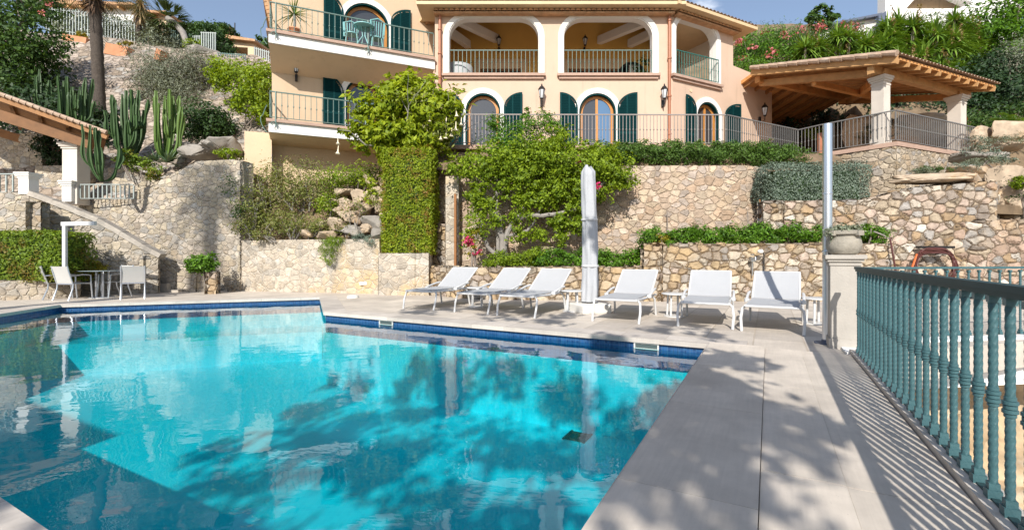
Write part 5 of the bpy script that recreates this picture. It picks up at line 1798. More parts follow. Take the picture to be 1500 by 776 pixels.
shrub('leafy_shrub', [PB(970, 350, 12.2, 10, 8, .2)], 300, .07, M['gold_leaf'], 'yellowish tuft among the right planter shrubs', aspect=.4, base=1.36)
# strip behind the umbrella
for px0, px1, l in ((722, 800, 'bushy green shrubs in the lowest planter, left part under the big climber'), (796, 872, 'bushy green shrubs in the lowest planter, behind the closed umbrella'), (868, 952, 'bushy green shrubs in the lowest planter, right of the closed umbrella')):
    bl = []
    n = (px1 - px0) // 15
    for k in range(n + 1):
        px = px0 + k * 15
        t_ = max(0, (760 - px) / 40)
        bl.append(PB(px, 380 - 4 * math.sin(k * 1.9) + 3 * t_, 12.75 + .15 * (k % 2), 14, 13 - 3 * t_, .3))
    shrub('leafy_shrub', bl, 1100 * n, .07, M['green_leaf'] if px0 != 722 else M['bright_leaf'], l, aspect=.42, clump=.22, base=.78)

# big sprawling climber over the pinkish wall: trunks, limbs, canopy
r = empty('climbing_shrub', P(738, 376, 13.6), 'big sprawling climber with bare grey trunks and bright green canopy over the pinkish wall', 'tree')
mb = MB()
T = [[(738, 378, 13.6), (736, 350, 13.6), (728, 320, 13.6), (712, 300, 13.7), (706, 270, 13.7), (730, 235, 13.7)],
     [(738, 378, 13.6), (742, 345, 13.5), (752, 322, 13.5), (775, 316, 13.5), (805, 315, 13.5), (840, 308, 13.5), (868, 292, 13.5), (885, 265, 13.6)],
     [(734, 378, 13.7), (715, 362, 13.7), (706, 345, 13.6), (704, 318, 13.7), (722, 290, 13.7), (755, 262, 13.8)],
     [(730, 376, 13.6), (728, 330, 13.7), (727, 290, 13.7), (728, 250, 13.7)],
     [(756, 322, 13.5), (775, 298, 13.6), (785, 268, 13.7), (790, 240, 13.7)],
     [(812, 314, 13.5), (812, 335, 13.4), (818, 352, 13.4)],
     [(745, 345, 13.5), (772, 338, 13.5), (782, 325, 13.6), (800, 290, 13.7)]]
for k, l_ in enumerate(T):
    pts = []
    for i in range(len(l_) - 1):
        a, b = P(*l_[i]), P(*l_[i + 1])
        for q in range(3): pts.append(a.lerp(b, q / 3) + Vector((random.uniform(-.02, .02), random.uniform(-.03, .03), random.uniform(-.02, .02))))
    pts.append(P(*l_[-1]))
    r0 = (.12, .085, .07, .055, .06, .035, .05)[k]
    mb.tube(pts, [lerp(r0, r0 * .45, i / (len(pts) - 1)) for i in range(len(pts))], 8)
mb.build('trunk', M['bark_pale'], r, world=True, smooth=True)
bl = [PB(700, 245, 13.7, 42, 24, .55), PB(745, 238, 13.6, 46, 30, .7), PB(790, 235, 13.6, 46, 34, .75), PB(840, 240, 13.6, 46, 34, .7), PB(888, 250, 13.7, 40, 30, .6), PB(768, 262, 13.5, 40, 24, .5), PB(830, 275, 13.5, 40, 24, .5),
      PB(800, 290, 13.6, 30, 20, .4), PB(870, 285, 13.6, 26, 18, .4), PB(910, 262, 13.8, 18, 24, .35), PB(672, 245, 13.9, 18, 14, .3), PB(815, 205, 13.9, 30, 18, .4), PB(880, 225, 13.9, 34, 16, .4), PB(845, 305, 13.5, 28, 16, .35), PB(820, 322, 13.4, 18, 14, .3), PB(770, 292, 13.5, 24, 16, .35), PB(700, 285, 13.5, 20, 18, .35), PB(735, 275, 13.45, 22, 14, .3)]
p_, o_ = blob_pts(bl, 25000, .15, 22, .3, .3)
leaves('foliage', p_, o_, .105, M['bright_leaf'], r, aspect=.5)
bl = [PB(700, 325, 13.5, 16, 26, .3), PB(712, 300, 13.6, 20, 14, .3), PB(690, 350, 13.4, 12, 20, .2), PB(760, 318, 13.4, 22, 12, .25), PB(822, 345, 13.3, 10, 20, .2), PB(790, 345, 13.4, 16, 12, .25), PB(760, 345, 13.3, 14, 12, .2), PB(845, 330, 13.4, 14, 14, .25), PB(730, 322, 13.35, 12, 16, .2)]
p_, o_ = blob_pts(bl, 4200, .26, 16, .3)
leaves('foliage', p_, o_, .09, M['bright_leaf'], r, aspect=.5)
# upright feathery shrub before the terrace railing
shrub('feathery_shrub', [PB(742, 205, 14.3, 34, 26, .4), PB(728, 180, 14.4, 16, 12, .25), PB(775, 190, 14.4, 22, 18, .3), PB(800, 178, 14.5, 12, 16, .25), PB(815, 190, 14.5, 14, 16, .25), PB(760, 220, 14.2, 40, 16, .4), PB(770, 168, 14.5, 8, 10, .15)],
      7000, .085, M['green_leaf'], 'airy mid green shrub rising in front of the terrace railing', aspect=.35, clump=.24, per=14, shell=.35, base=3.7)
shrub('bougainvillea', [PB(692, 362, 13.2, 10, 16, .18), PB(697, 345, 13.25, 10, 12, .18)], 300, .08, M['gold_leaf'], 'sparse flowering bush with magenta blooms by the orange brown pipe', base=.8)
o = bpy.data.objects['bougainvillea']
p_, o_ = blob_pts([PB(688, 356, 13.1, 7, 10, .12), PB(696, 366, 13.1, 6, 6, .1)], 130, .3, 8)
leaves('blossom', p_, o_, .07, M['magenta'], o, aspect=.8)
p_, o_ = blob_pts([PB(877, 270, 13.0, 5, 7, .08), PB(847, 236, 13.0, 3, 3, .06)], 30, .4, 5)
leaves('blossom', p_, o_, .07, M['magenta'], r, aspect=.8)

# angel's trumpet tree with hanging flowers
r = empty('angel_trumpet_tree', P(615, 300, 15.2), 'lime green angel trumpet tree with hanging cream flowers before the villa', 'tree')
mb = MB()
b0 = P(612, 285, 15.3)
tips = []
for dx in (-.25, .15, .5): limb(mb, b0 + Vector((dx * .4, 0, 0)), Vector((dx, -.1, 1)), 1.6, .07, 2, tips, .25)
mb.build('trunk', M['bark_pale'], r, world=True, smooth=True)
bl = [PB(600, 150, 15.0, 58, 30, .8), PB(560, 170, 15.0, 40, 26, .6), PB(635, 170, 14.8, 42, 34, .7), PB(580, 205, 14.9, 38, 26, .55), PB(620, 205, 14.7, 40, 22, .5), PB(540, 210, 15.0, 26, 20, .45), PB(590, 235, 14.9, 26, 22, .4),
      PB(655, 160, 14.8, 22, 20, .4), PB(595, 125, 15.1, 42, 14, .5), PB(520, 195, 14.8, 22, 9, .3), PB(552, 190, 14.6, 26, 14, .35)]
p_, o_ = blob_pts(bl, 13500, .13, 15, .3, .4)
leaves('foliage', p_, o_, .19, M['lime_leaf'], r, aspect=.42, hang=.6, up=.7)
p_, o_ = blob_pts([PB(648, 190, 14.55, 26, 26, .3), PB(610, 150, 14.5, 30, 20, .3)], 700, .25, 10)
leaves('foliage', p_, o_, .12, M['dry_leaf'], r, aspect=.3, hang=.8)
tr = MB()
tr.lathe([(.012, 0), (.018, -.06), (.02, -.16), (.035, -.26), (.085, -.34), (.10, -.345), (.02, -.28)], seg=10)
o = tr.build('flower', M['trumpet'], r, smooth=True)
tm = o.data
bpy.data.objects.remove(o)
for px, py, D in ((495, 200, 14.5), (496, 212, 14.5), (638, 184, 14.45), (646, 193, 14.4), (654, 190, 14.4), (662, 187, 14.4), (654, 172, 14.45), (642, 176, 14.5), (668, 178, 14.4), (676, 172, 14.45), (630, 165, 14.5), (668, 158, 14.5)):
    o = bpy.data.objects.new('flower', tm)
    COL.objects.link(o)
    o.parent = r
    o.location = P(px, py, D) - wloc(r)
    o.rotation_euler = (random.uniform(-.15, .15), random.uniform(-.15, .15), 0)
    s_ = random.uniform(.7, .9)
    o.scale = (s_, s_, s_)
mb = MB().tube([P(560, 215, 15), P(535, 212, 14.7), P(512, 192, 14.5), P(496, 190, 14.4)], [.03, .025, .018, .01], 6)
mb.build('branch', M['bark_pale'], r, world=True, smooth=True)

# bushes on the slope left of the boulders
shrub('slope_bush', [PB(372, 300, 15.6, 26, 34, .5), PB(362, 330, 15.4, 18, 18, .4), PB(395, 260, 16.2, 34, 26, .5), PB(400, 325, 15.4, 26, 20, .4)], 3600, .085, M['dry_leaf'], 'half dry bush at the left foot of the slope, partly shaded', aspect=.4, clump=.26, per=14, shell=.25, twigs='bark_pale', stems=22, stem_r=.018)
shrub('slope_bush', [PB(440, 255, 16.5, 36, 22, .5), PB(420, 285, 16.0, 34, 22, .5), PB(462, 278, 16.1, 30, 24, .5)], 4200, .085, M['dry_leaf'], 'olive toned bush below the villa base, on the upper slope', aspect=.4, clump=.24, per=14, shell=.3, twigs='bark_pale', stems=16, stem_r=.018)
shrub('slope_bush', [PB(500, 262, 16.2, 36, 18, .5), PB(535, 255, 16.2, 26, 16, .4), PB(480, 300, 15.6, 20, 18, .4)], 3600, .09, M['bright_leaf'], 'greener leafy bush above the rubble boulders', aspect=.42, clump=.24, per=14, shell=.3, stems=10, stem_r=.018)
shrub('slope_bush', [PB(430, 325, 15.2, 34, 20, .45), PB(465, 330, 15.1, 24, 14, .4), PB(385, 345, 15.15, 18, 8, .3)], 2600, .08, M['dry_leaf'], 'scrubby dry bush along the wall top left of the trailing plant', aspect=.35, clump=.26, per=12, shell=.25, twigs='bark_pale', stems=26, stem_r=.014)
shrub('slope_bush', [PB(345, 275, 15.75, 14, 24, .35), PB(352, 310, 15.5, 10, 16, .3)], 1000, .08, M['mid_leaf'], 'dark green straggly bush at the edge of the curved wall', aspect=.4, clump=.28, per=12)
shrub('trailing_plant', [PB(482, 362, 14.55, 15, 13, .2), PB(478, 378, 14.5, 10, 12, .15), PB(490, 352, 14.7, 22, 6, .25)], 1700, .10, M['hedge_leaf'], 'fine leaved plant trailing over the low lime washed wall', aspect=.14, hang=1.5, up=.1, stems=0)
shrub('trailing_plant', [PB(546, 352, 14.3, 12, 7, .2), PB(532, 346, 14.5, 18, 6, .2)], 700, .08, M['sage_leaf'], 'small grey green plant at the wall top by the cypress planter', aspect=.16, hang=.7, stems=0)
shrub('leafy_shrub', [PB(628, 245, 14.9, 8, 10, .2), PB(600, 262, 15.4, 10, 22, .2), PB(545, 290, 15.2, 10, 12, .2), PB(540, 268, 15.4, 12, 10, .2)], 900, .11, M['lime_leaf'], 'young lime green shoots between the boulders and the cypress', aspect=.4, per=10)
shrub('slope_bush', [PB(515, 305, 14.9, 30, 20, .3), PB(560, 290, 15.0, 24, 20, .3), PB(500, 335, 14.7, 30, 10, .2)], 520, .09, M['dry_leaf'], 'sparse twiggy scrub growing over the rubble boulders', aspect=.4, per=8, shell=.1, twigs='bark_pale', stems=10, stem_r=.01)
# potted bush at the foot of the parapet, on its pier
wall('stone_pier', [pp(300, 14.5), pp(303, 14.3), pp(317, 14.3), pp(319, 14.6)], [PZ(398, 14.4)] * 4, -.05, M['stone_gold'], 'little square stone pier under the round green bush', .3, .05)
shrub('round_bush', [PB(295, 385, 14.4, 19, 14, .38), PB(284, 388, 14.4, 11, 9, .22), PB(308, 388, 14.4, 10, 8, .22)], 1700, .10, M['green_leaf'], 'round bright green bush on the little pier at the stair foot', aspect=.45)
shrub('flowering_bush', [PB(128, 390, 13.6, 20, 9, .35), PB(142, 396, 13.6, 12, 7, .3)], 1300, .08, M['gold_leaf'], 'yellow green bush behind the outdoor dining table', aspect=.5)
shrub('dry_plant', [PB(340, 424, 15.3, 13, 5, .2)], 200, .09, M['dry_twig'], 'low withered plant at the foot of the tall pale wall', aspect=.2)

# left hillside plants
shrub('round_bush', [PB(300, 180, 19.5, 36, 30, 1.0), PB(318, 185, 19.4, 22, 24, .7)], 6000, .12, M['dark_leaf'], 'dark round bush on the hillside above the curved wall', aspect=.5)
shrub('bright_shrub', [PB(330, 105, 21.5, 26, 14, .8), PB(355, 115, 21, 36, 22, .9), PB(385, 128, 20, 24, 34, .8), PB(368, 150, 20, 28, 22, .7), PB(382, 168, 19.6, 14, 14, .5), PB(318, 122, 21.5, 12, 10, .4)], 8000, .14, M['bright_leaf'], 'glossy bright green shrub spilling down the hillside by the villa corner', aspect=.55)
r = shrub('grey_olive', [PB(250, 105, 22.5, 48, 36, 1.4), PB(225, 120, 22.3, 28, 30, 1.0), PB(285, 100, 22.8, 26, 32, 1.0), PB(262, 140, 22, 40, 24, 1.0), PB(270, 165, 21.5, 26, 20, .7)], 17000, .15, M['olive_leaf'], 'big silvery grey twiggy shrub in the middle of the hillside', aspect=.2, per=12, clump=.2, shell=.15, stems=34, stem_r=.03, twigs='bark_pale')
shrub('hillside_shrub', [PB(180, 42, 30, 44, 12, 1.0), PB(225, 52, 29.5, 34, 14, 1.0), PB(140, 34, 30.5, 26, 10, .8)], 4200, .2, M['grey_leaf'], 'grey green shrubs leaning over the hillside fence', aspect=.4)
shrub('hillside_shrub', [PB(224, 66, 27.2, 26, 24, .9), PB(205, 78, 26.8, 16, 12, .6), PB(236, 56, 27.5, 16, 14, .7)], 3000, .16, M['grey_leaf'], 'grey shrub between the fence and the leaning palm trunk', aspect=.35)
hedge('hillside_hedge', (PX(258, 31), 30.2, PZ(70, 30)), (PX(340, 31), 32, PZ(38, 30.5)), 5200, .2, M['mid_leaf'], 'dark green clipped hedge on the hilltop behind the white fence panel', wob=.15, depth=.2)
shrub('hillside_shrub', [PB(303, 58, 28.5, 22, 20, 1.0), PB(328, 68, 28, 14, 18, .8)], 2800, .17, M['dark_leaf'], 'dark leafy shrub right of the white fence panel', aspect=.5)
shrub('hillside_shrub', [PB(284, 66, 27.0, 12, 12, .5), PB(312, 92, 25.9, 14, 7, .5)], 900, .13, M['bright_leaf'], 'small light green shrub by the curved garden gate', aspect=.5)
shrub('hillside_shrub', [PB(108, 44, 29.6, 22, 12, .7), PB(85, 36, 30, 16, 12, .7), PB(132, 50, 29.2, 12, 9, .6)], 2200, .18, M['grey_leaf'], 'grey green shrub behind the picket fence, left of the palm trunk', aspect=.4)
shrub('far_tree', [PB(391, 68, 40, 10, 9, 1)], 500, .3, M['mid_leaf'], 'small dark tree far behind the villa corner', 'tree')
# big dark tree at the upper left
r = empty('leafy_tree', P(20, 150, 21.5), 'big dark leafy tree filling the upper left corner', 'tree')
mb = MB()
tips = []
limb(mb, P(10, 190, 21.5), (0.1, 0, 1), 3.2, .2, 2, tips, .2)
mb.build('trunk', M['bark'], r, world=True, smooth=True)
bl = [PB(20, 40, 21, 46, 40, 1.6), PB(50, 60, 20.8, 36, 40, 1.4), PB(10, 85, 20.6, 40, 36, 1.3), PB(55, 100, 21, 28, 26, 1.2), PB(30, 10, 21.5, 40, 26, 1.5), PB(15, 125, 20.8, 46, 22, 1.2), PB(72, 80, 21, 18, 26, 1), PB(-20, 60, 21, 36, 60, 1.4)]
p_, o_ = blob_pts(bl, 9500, .18, 24, .45)
leaves('foliage', p_, o_, .17, M['mid_leaf'], r, aspect=.55)
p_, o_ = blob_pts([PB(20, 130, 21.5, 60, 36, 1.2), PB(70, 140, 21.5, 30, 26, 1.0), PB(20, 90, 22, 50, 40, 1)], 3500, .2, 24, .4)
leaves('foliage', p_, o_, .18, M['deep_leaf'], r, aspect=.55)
shrub('leafy_tree', [PB(64, 8, 30, 28, 16, 1.4), PB(80, 20, 30, 12, 20, 1.0)], 2500, .22, M['dark_leaf'], 'bright topped dark tree behind the hillside fence at upper left', 'tree')
p_, o_ = blob_pts([PB(66, 22, 20.2, 5, 5, .15), PB(68, 5, 20.4, 5, 4, .15)], 40, .5, 6)
leaves('blossom', p_, o_, .10, M['pink'], bpy.data.objects['leafy_tree'])

# palm trunk with the skirt of its crown at the frame's top
r = empty('palm_tree', P(146, 200, 20.5), 'tall palm with dark fibrous trunk on the left hillside', 'palm')
pts, rs = [], []
for i in range(26):
    t_ = i / 25
    pts.append(P(lerp(148, 139, t_), lerp(205, 2, t_), 20.5))
    rs.append((.235 - .02 * t_ + .015 * math.sin(i * 2.6)))
MB().tube(pts, rs, 14).build('trunk', M['palm_bark'], r, world=True, smooth=True)
top = pts[-1]
blades('dead_skirt', [np.array(top) + np.array((0, 0, -.1 + .12 * k)) for k in range(3)], 90, .75, .07, M['dead_frond'], r, low=-.95, spread=.4, droop=.3)
V, Fc = [], []
def frond(base, az, el, L, droop, lw, nl=26, drop=0.0):
    h = np.array([math.cos(az), math.sin(az), 0])
    sd = np.array([-h[1], h[0], 0])
    mid = []
    for i in range(nl + 1):
        t_ = i / nl
        mid.append(np.array(base) + h * math.cos(el) * L * t_ + np.array([0, 0, math.sin(el) * L * t_ - droop * L * t_ * t_]))
    for i in range(nl):
        d = mid[i + 1] - mid[i]
        o = len(V)
        V.extend([mid[i] + sd * .02, mid[i + 1] + sd * .015, mid[i + 1] - sd * .015, mid[i] - sd * .02])
        Fc.append((o, o + 1, o + 2, o + 3))
        if i < 2: continue
        t_ = i / nl
        ll = lw * math.sin(math.pi * min(1, .12 + t_ * .88)) ** .6
        for sg in (-1, 1):
            tip = mid[i] + sd * sg * ll * .75 + d / np.linalg.norm(d) * ll * .55 + np.array([0, 0, -ll * (.25 + drop)])
            q = d / np.linalg.norm(d) * .03
            m2 = (mid[i] + tip) / 2 + np.array([0, 0, ll * .06])
            o = len(V)
            V.extend([mid[i] - q * .5, m2 + q * .6, tip, m2 - q * .6])
            Fc.append((o, o + 1, o + 2, o + 3))
for k in range(22):
    frond(np.array(top) + np.array((0, 0, .35)), k * 2.4, random.uniform(-.1, 1.1), random.uniform(2.2, 3.0), random.uniform(.35, .6), .55)
quads('fronds', np.array(V), M['palm_leaf'], r, True, faces=np.array(Fc))
# second palm (pale hanging head), small fan palm with leaning trunk
r = empty('palm_tree', P(204, 80, 27), 'slim palm with a pale drooping head left of the fan palm', 'palm')
MB().tube([P(204, 82, 27), P(203, 40, 27), P(205, -10, 27)], [.16, .15, .15], 10).build('trunk', M['palm_bark'], r, world=True, smooth=True)
blades('dead_skirt', [np.array(P(206, 4 + 8 * k, 27)) for k in range(3)], 60, .9, .08, M['husk'], r, low=-.98, spread=.25, droop=.5)
V, Fc = [], []
for k in range(16): frond(np.array(P(205, -12, 27)), k * 2.4, random.uniform(-.3, .9), random.uniform(2.2, 3.0), .5, .5)
quads('fronds', np.array(V), M['palm_leaf'], r, True, faces=np.array(Fc))
r = empty('fan_palm', P(274, 68, 27.5), 'small fan palm with leaning trunk on the hilltop', 'palm')
MB().tube([P(276, 70, 27.2), P(268, 48, 27.3), P(256, 34, 27.5), P(246, 28, 27.7)], [.16, .17, .17, .18], 10).build('trunk', M['bark_pale'], r, world=True, smooth=True)
V, Fc = [], []
for k in range(34):
    az, el = k * 2.4, random.uniform(-.7, 1.2)
    b = np.array(P(246, 30, 27.7)) + np.array([math.cos(az) * math.cos(el), math.sin(az) * math.cos(el), math.sin(el)]) * .5
    for j in range(14):
        a2, e2 = az + (j - 6.5) * .13, el + random.uniform(-.12, .12)
        d = np.array([math.cos(a2) * math.cos(e2), math.sin(a2) * math.cos(e2), math.sin(e2)])
        sd = np.cross(d, [0, 0, 1.0])
        sd /= np.linalg.norm(sd) + 1e-6
        l_ = random.uniform(.7, .95)
        o = len(V)
        V.extend([b, b + d * l_ * .5 + sd * .035, b + d * l_ + np.array([0, 0, -.12]), b + d * l_ * .5 - sd * .035])
        Fc.append((o, o + 1, o + 2, o + 3))
quads('fronds', np.array(V), M['palm_leaf'], r, True, faces=np.array(Fc))
for px, py, D in ((175, 6, 20.6),):
    pass

# candelabra cacti
def cactus(px, py, D, w_px, h_px, n, label, mat='cactus', rad=.06):
    base = P(px, py, D)
    r = empty('candelabra_cactus', base, label, 'cactus')
    wd, ht = w_px * D / F / 2, h_px * D / F
    def arm(start, az, out, top, rad_):
        h = Vector((math.cos(az), math.sin(az) * .7, 0))
        path = []
        N = 18
        rise = top - start.z
        lean = random.uniform(.0, .22)
        for i in range(N + 1):
            t_ = i / N
            g = 1 - math.exp(-t_ * 5.5)
            w_ = .03 * math.sin(t_ * 7 + az * 3)
            path.append(start + h * (out * (g * (1 - lean) + lean * t_) + w_) + Vector((0, 0, rise * (t_ ** 1.25 if t_ < .3 else t_ ** 1.25))))
        seg = 10
        vs, fs = [], []
        for i, p in enumerate(path):
            t_ = i / N
            q = rad_ * (.8 + .2 * math.sin(t_ * 9 + az)) * (1 if t_ < .93 else .62)
            for j in range(seg):
                an = 2 * math.pi * j / seg + az
                rr2 = q * (1.3 if j % 2 == 0 else .6)
                vs.append(p + Vector((math.cos(an) * rr2, math.sin(an) * rr2, 0)))
        for i in range(N):
            for j in range(seg):
                fs.append((i * seg + j, i * seg + (j + 1) % seg, (i + 1) * seg + (j + 1) % seg, (i + 1) * seg + j))
        fs.append(tuple(N * seg + j for j in range(seg)))
        MB().add(vs, fs).build('arm', M[mat], r, world=True)
        return path
    nm = max(3, n // 3)
    k = 0
    for a_ in range(nm):
        az = 2 * math.pi * (a_ + random.random() * .5) / nm
        pth = arm(base, az, wd * random.uniform(.35, .8), base.z + ht * random.uniform(.6, 1.0), rad)
        for q in range(random.choice((1, 2, 3))):
            i0 = random.randint(3, 9)
            if k + nm >= n: break
            arm(pth[i0], az + random.uniform(-1.4, 1.4), wd * random.uniform(.2, .5), base.z + ht * random.uniform(.5, .97), rad * .85)
            k += 1
    return r
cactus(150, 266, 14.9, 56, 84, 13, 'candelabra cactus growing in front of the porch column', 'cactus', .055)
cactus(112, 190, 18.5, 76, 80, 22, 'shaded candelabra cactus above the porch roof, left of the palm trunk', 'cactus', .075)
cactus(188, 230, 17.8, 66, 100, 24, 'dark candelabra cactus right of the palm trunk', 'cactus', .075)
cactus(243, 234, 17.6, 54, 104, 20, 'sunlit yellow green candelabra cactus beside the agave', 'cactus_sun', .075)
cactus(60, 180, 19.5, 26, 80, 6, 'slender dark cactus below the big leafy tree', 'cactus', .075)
for px, py, D, L_, l in ((246, 238, 17.3, .7, 'pale green agave at the foot of the sunlit cactus'), (228, 236, 17.5, .5, 'smaller agave left of the pale green agave')):
    r = empty('agave', P(px, py, D), l, 'plant')
    blades('foliage', [np.array(P(px, py, D))], 46, L_, .09, M['agave_leaf'], r, spread=1.1, droop=.25, low=.05)
shrub('creeping_hedge', [PB(182 + 9 * k, 230 + 3.5 * k + (6 if k > 4 else 0), 16.7, 12, 9, .3) for k in range(6)], 2400, .08, M['hedge_leaf'], 'low yellow green hedge along the wall behind the cactus', 'hedge')
shrub('small_shrub', [PB(337, 226, 16.2, 15, 7, .4)], 700, .09, M['bright_leaf'], 'small bright shrub left of the cream garden block', aspect=.5)
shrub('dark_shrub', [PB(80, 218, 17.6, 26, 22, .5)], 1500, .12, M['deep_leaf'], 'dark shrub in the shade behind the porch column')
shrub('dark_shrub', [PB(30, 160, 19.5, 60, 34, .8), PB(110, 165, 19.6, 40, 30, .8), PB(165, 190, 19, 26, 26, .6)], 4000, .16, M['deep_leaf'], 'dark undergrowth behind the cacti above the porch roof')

# right hillside: oleanders, yuccas, trees
shrub('oleander', [PB(1100, 78, 25.5, 34, 34, 1.3), PB(1140, 80, 25.5, 36, 34, 1.3), PB(1095, 105, 25, 26, 22, 1.0)], 6500, .19, M['green_leaf'], 'dark green oleander with pink flowers just right of the villa', aspect=.22, clump=.2)
shrub('oleander', [PB(1185, 76, 26, 40, 30, 1.3), PB(1225, 70, 26.5, 36, 28, 1.3)], 5500, .19, M['mid_leaf'], 'bushy oleander with a few pink flowers left of the yuccas', aspect=.22, clump=.2)
for nm, spots in (('oleander', [(1118, 47, 25), (1150, 52, 25), (1090, 90, 24.2), (1105, 72, 24.3), (1130, 78, 24.4), (1082, 60, 24.6)]), ('oleander.001', [(1172, 45, 25), (1200, 42, 25), (1235, 38, 25.4), (1250, 40, 25.4)])):
    p_, o_ = blob_pts([PB(a, b, d, 7, 5, .3) for a, b, d in spots], 190, .4, 6)
    leaves('blossom', p_, o_, .13, M['pink'], bpy.data.objects[nm], aspect=.9)
yl = ['big yucca clump at the left of the yucca row over the covered terrace', 'yucca clump behind the apex of the terrace roof', 'tall yucca clump in front of the modern building', 'broad sunlit yucca clump at the right of the row', 'low yucca clump just above the sloping roof edge', 'spreading yucca clump at the far right end of the row']
ys = [[(1195, 75), (1220, 88), (1240, 62)], [(1255, 72), (1275, 90), (1290, 60)], [(1310, 40), (1330, 62), (1300, 82), (1350, 45)], [(1365, 72), (1390, 60), (1375, 95), (1345, 90)], [(1320, 100), (1360, 112), (1395, 105)], [(1415, 60), (1425, 85), (1410, 110), (1400, 40)]]
for k, (l, sp) in enumerate(zip(yl, ys)):
    D = 24.5 + (k % 3) * .6 - (1.8 if k == 4 else 0)
    c = P(sp[0][0], 130, D)
    r = empty('yucca', c, l, 'plant', None)
    bases = []
    mb = MB()
    for (px, py) in sp:
        for q in range(8):
            b = P(px + random.uniform(-18, 18), py + random.uniform(-10, 22), D + random.uniform(-.6, .6))
            bases.append(np.array(b))
            mb.tube([b, Vector((b.x + random.uniform(-.2, .2), b.y + .2, b.z - 2.2))], .07, 6)
    mb.build('stem', M['bark'], r, world=True, smooth=True)
    blades('foliage', bases, 62, 1.05, .095, M['yucca_leaf'], r, spread=1.0, droop=.45, low=-.5)
    for b in bases[::5]:
        hs = [b + np.array((random.uniform(-.08, .08), -.35, .25 + q * .13)) for q in range(7)]
        blades('flower_spike', hs, 9, .16, .06, M['husk'], r, spread=.8, low=-.6, seg=1)
shrub('oleander', [PB(1080 + k * 30, 66 + 8 * math.sin(k * 2) - (10 if k > 7 else 0), 27.2, 28, 26, 1.2) for k in range(12)], 13000, .2, M['mid_leaf'], 'long bank of oleander leaves behind the yucca row', aspect=.24, clump=.2)
shrub('leafy_tree', [PB(1470, 30, 26, 50, 40, 1.8), PB(1500, 70, 25, 34, 40, 1.6), PB(1440, 55, 26, 24, 34, 1.4), PB(1520, 20, 26, 40, 50, 1.6)], 9000, .2, M['green_leaf'], 'dense green tree in the upper right corner', 'tree', base=9.5, stem_r=.1)
shrub('olive_tree', [PB(1495, 80, 22.5, 34, 30, 1.2), PB(1475, 95, 22.6, 24, 22, .9), PB(1510, 110, 22.4, 24, 20, .9)], 5200, .13, M['olive_leaf'], 'silvery olive tree at the right edge', 'tree', aspect=.22, per=12, shell=.25, base=7.5, stem_r=.06)
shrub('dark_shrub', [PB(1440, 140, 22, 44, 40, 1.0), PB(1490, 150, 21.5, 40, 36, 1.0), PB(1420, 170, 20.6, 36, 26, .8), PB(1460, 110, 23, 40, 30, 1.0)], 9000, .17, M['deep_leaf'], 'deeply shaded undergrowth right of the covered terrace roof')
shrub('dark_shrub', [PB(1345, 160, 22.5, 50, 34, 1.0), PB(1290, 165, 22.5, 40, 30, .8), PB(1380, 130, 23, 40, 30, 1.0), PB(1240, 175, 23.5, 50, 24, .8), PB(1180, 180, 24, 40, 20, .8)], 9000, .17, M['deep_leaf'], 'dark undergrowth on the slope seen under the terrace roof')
shrub('ferny_shrub', [PB(1440, 185, 19.5, 40, 20, .9), PB(1485, 175, 19, 30, 22, .8), PB(1410, 180, 20, 20, 20, .7)], 4200, .14, M['mid_leaf'], 'mid green ferny shrubs above the ledge rocks at right', aspect=.3)
r = empty('cycad', P(1488, 188, 17.6), 'feathery cycad at the right edge above the ledge rocks', 'plant')
V, Fc = [], []
for k in range(26): frond(np.array(P(1490, 184, 17.6)), k * 2.4, random.uniform(.05, 1.0), random.uniform(.9, 1.25), .4, .22, 20)
quads('fronds', np.array(V), M['yucca_leaf'], r, True, faces=np.array(Fc))
r = empty('aloe', P(1412, 198, 18.6), 'small aloe with an orange flower by the second terrace column', 'plant')
blades('foliage', [np.array(P(1412, 198, 18.6))], 34, .75, .06, M['yucca_leaf'], r, spread=1.0, droop=.3, low=.1)
MB().tube([P(1413, 196, 18.5), P(1416, 172, 18.4)], [.02, .012], 6).build('stalk', M['bark'], r, world=True)
blades('flower_spike', [np.array(P(1416, 170 + k * 2, 18.4)) for k in range(4)], 9, .1, .03, M['orange'], r, seg=1)
for bl, m_, L_, l in (([PB(1362, 248, 12.95, 18, 6, .25), PB(1380, 250, 12.95, 10, 5, .2)], 'mid_leaf', .05, 'small dark trailing shrub on the long flat boulder'), ([PB(1414, 244, 13.1, 18, 6, .25)], 'sage_leaf', .05, 'small grey shrub at right end of the long flat boulder'),
                      ([PB(1352, 251, 12.95, 16, 4, .2)], 'grey_leaf', .05, 'grey cushion plant at left end of the long flat boulder'), ([PB(1478, 206, 15.2, 36, 5, .5)], 'grey_leaf', .06, 'grey green groundcover on the flat ledge rock'),
                      ([PB(1440, 236, 13.9, 26, 4, .3)], 'grey_leaf', .05, 'thin groundcover on the thick pale boulder slab'), ([PB(1494, 280, 13.3, 16, 26, .35), PB(1500, 300, 13.3, 14, 20, .3)], 'dark_leaf', .08, 'dark rounded shrub cut by the right edge of the frame'),
                      ([PB(1494, 268, 13.1, 8, 9, .2)], 'bright_leaf', .08, 'bright green shoots on the shrub at the right edge'), ([PB(1270, 195, 19.2, 14, 18, .4)], 'dark_leaf', .1, 'dark bush left of the first terrace column, behind the railing'),
                      ([PB(1192, 196, 21, 14, 8, .4)], 'bright_leaf', .1, 'bright sunlit bush behind the rail under the covered terrace'), ([PB(1310, 190, 19.5, 22, 14, .4), PB(1290, 180, 19.8, 12, 10, .3)], 'sage_leaf', .09, 'grey shrub behind the right terrace railing')):
    shrub('small_shrub', bl, int(900 + 20 * sum(b[3] for b in bl)), L_, M[m_], l, aspect=.3, stems=2)
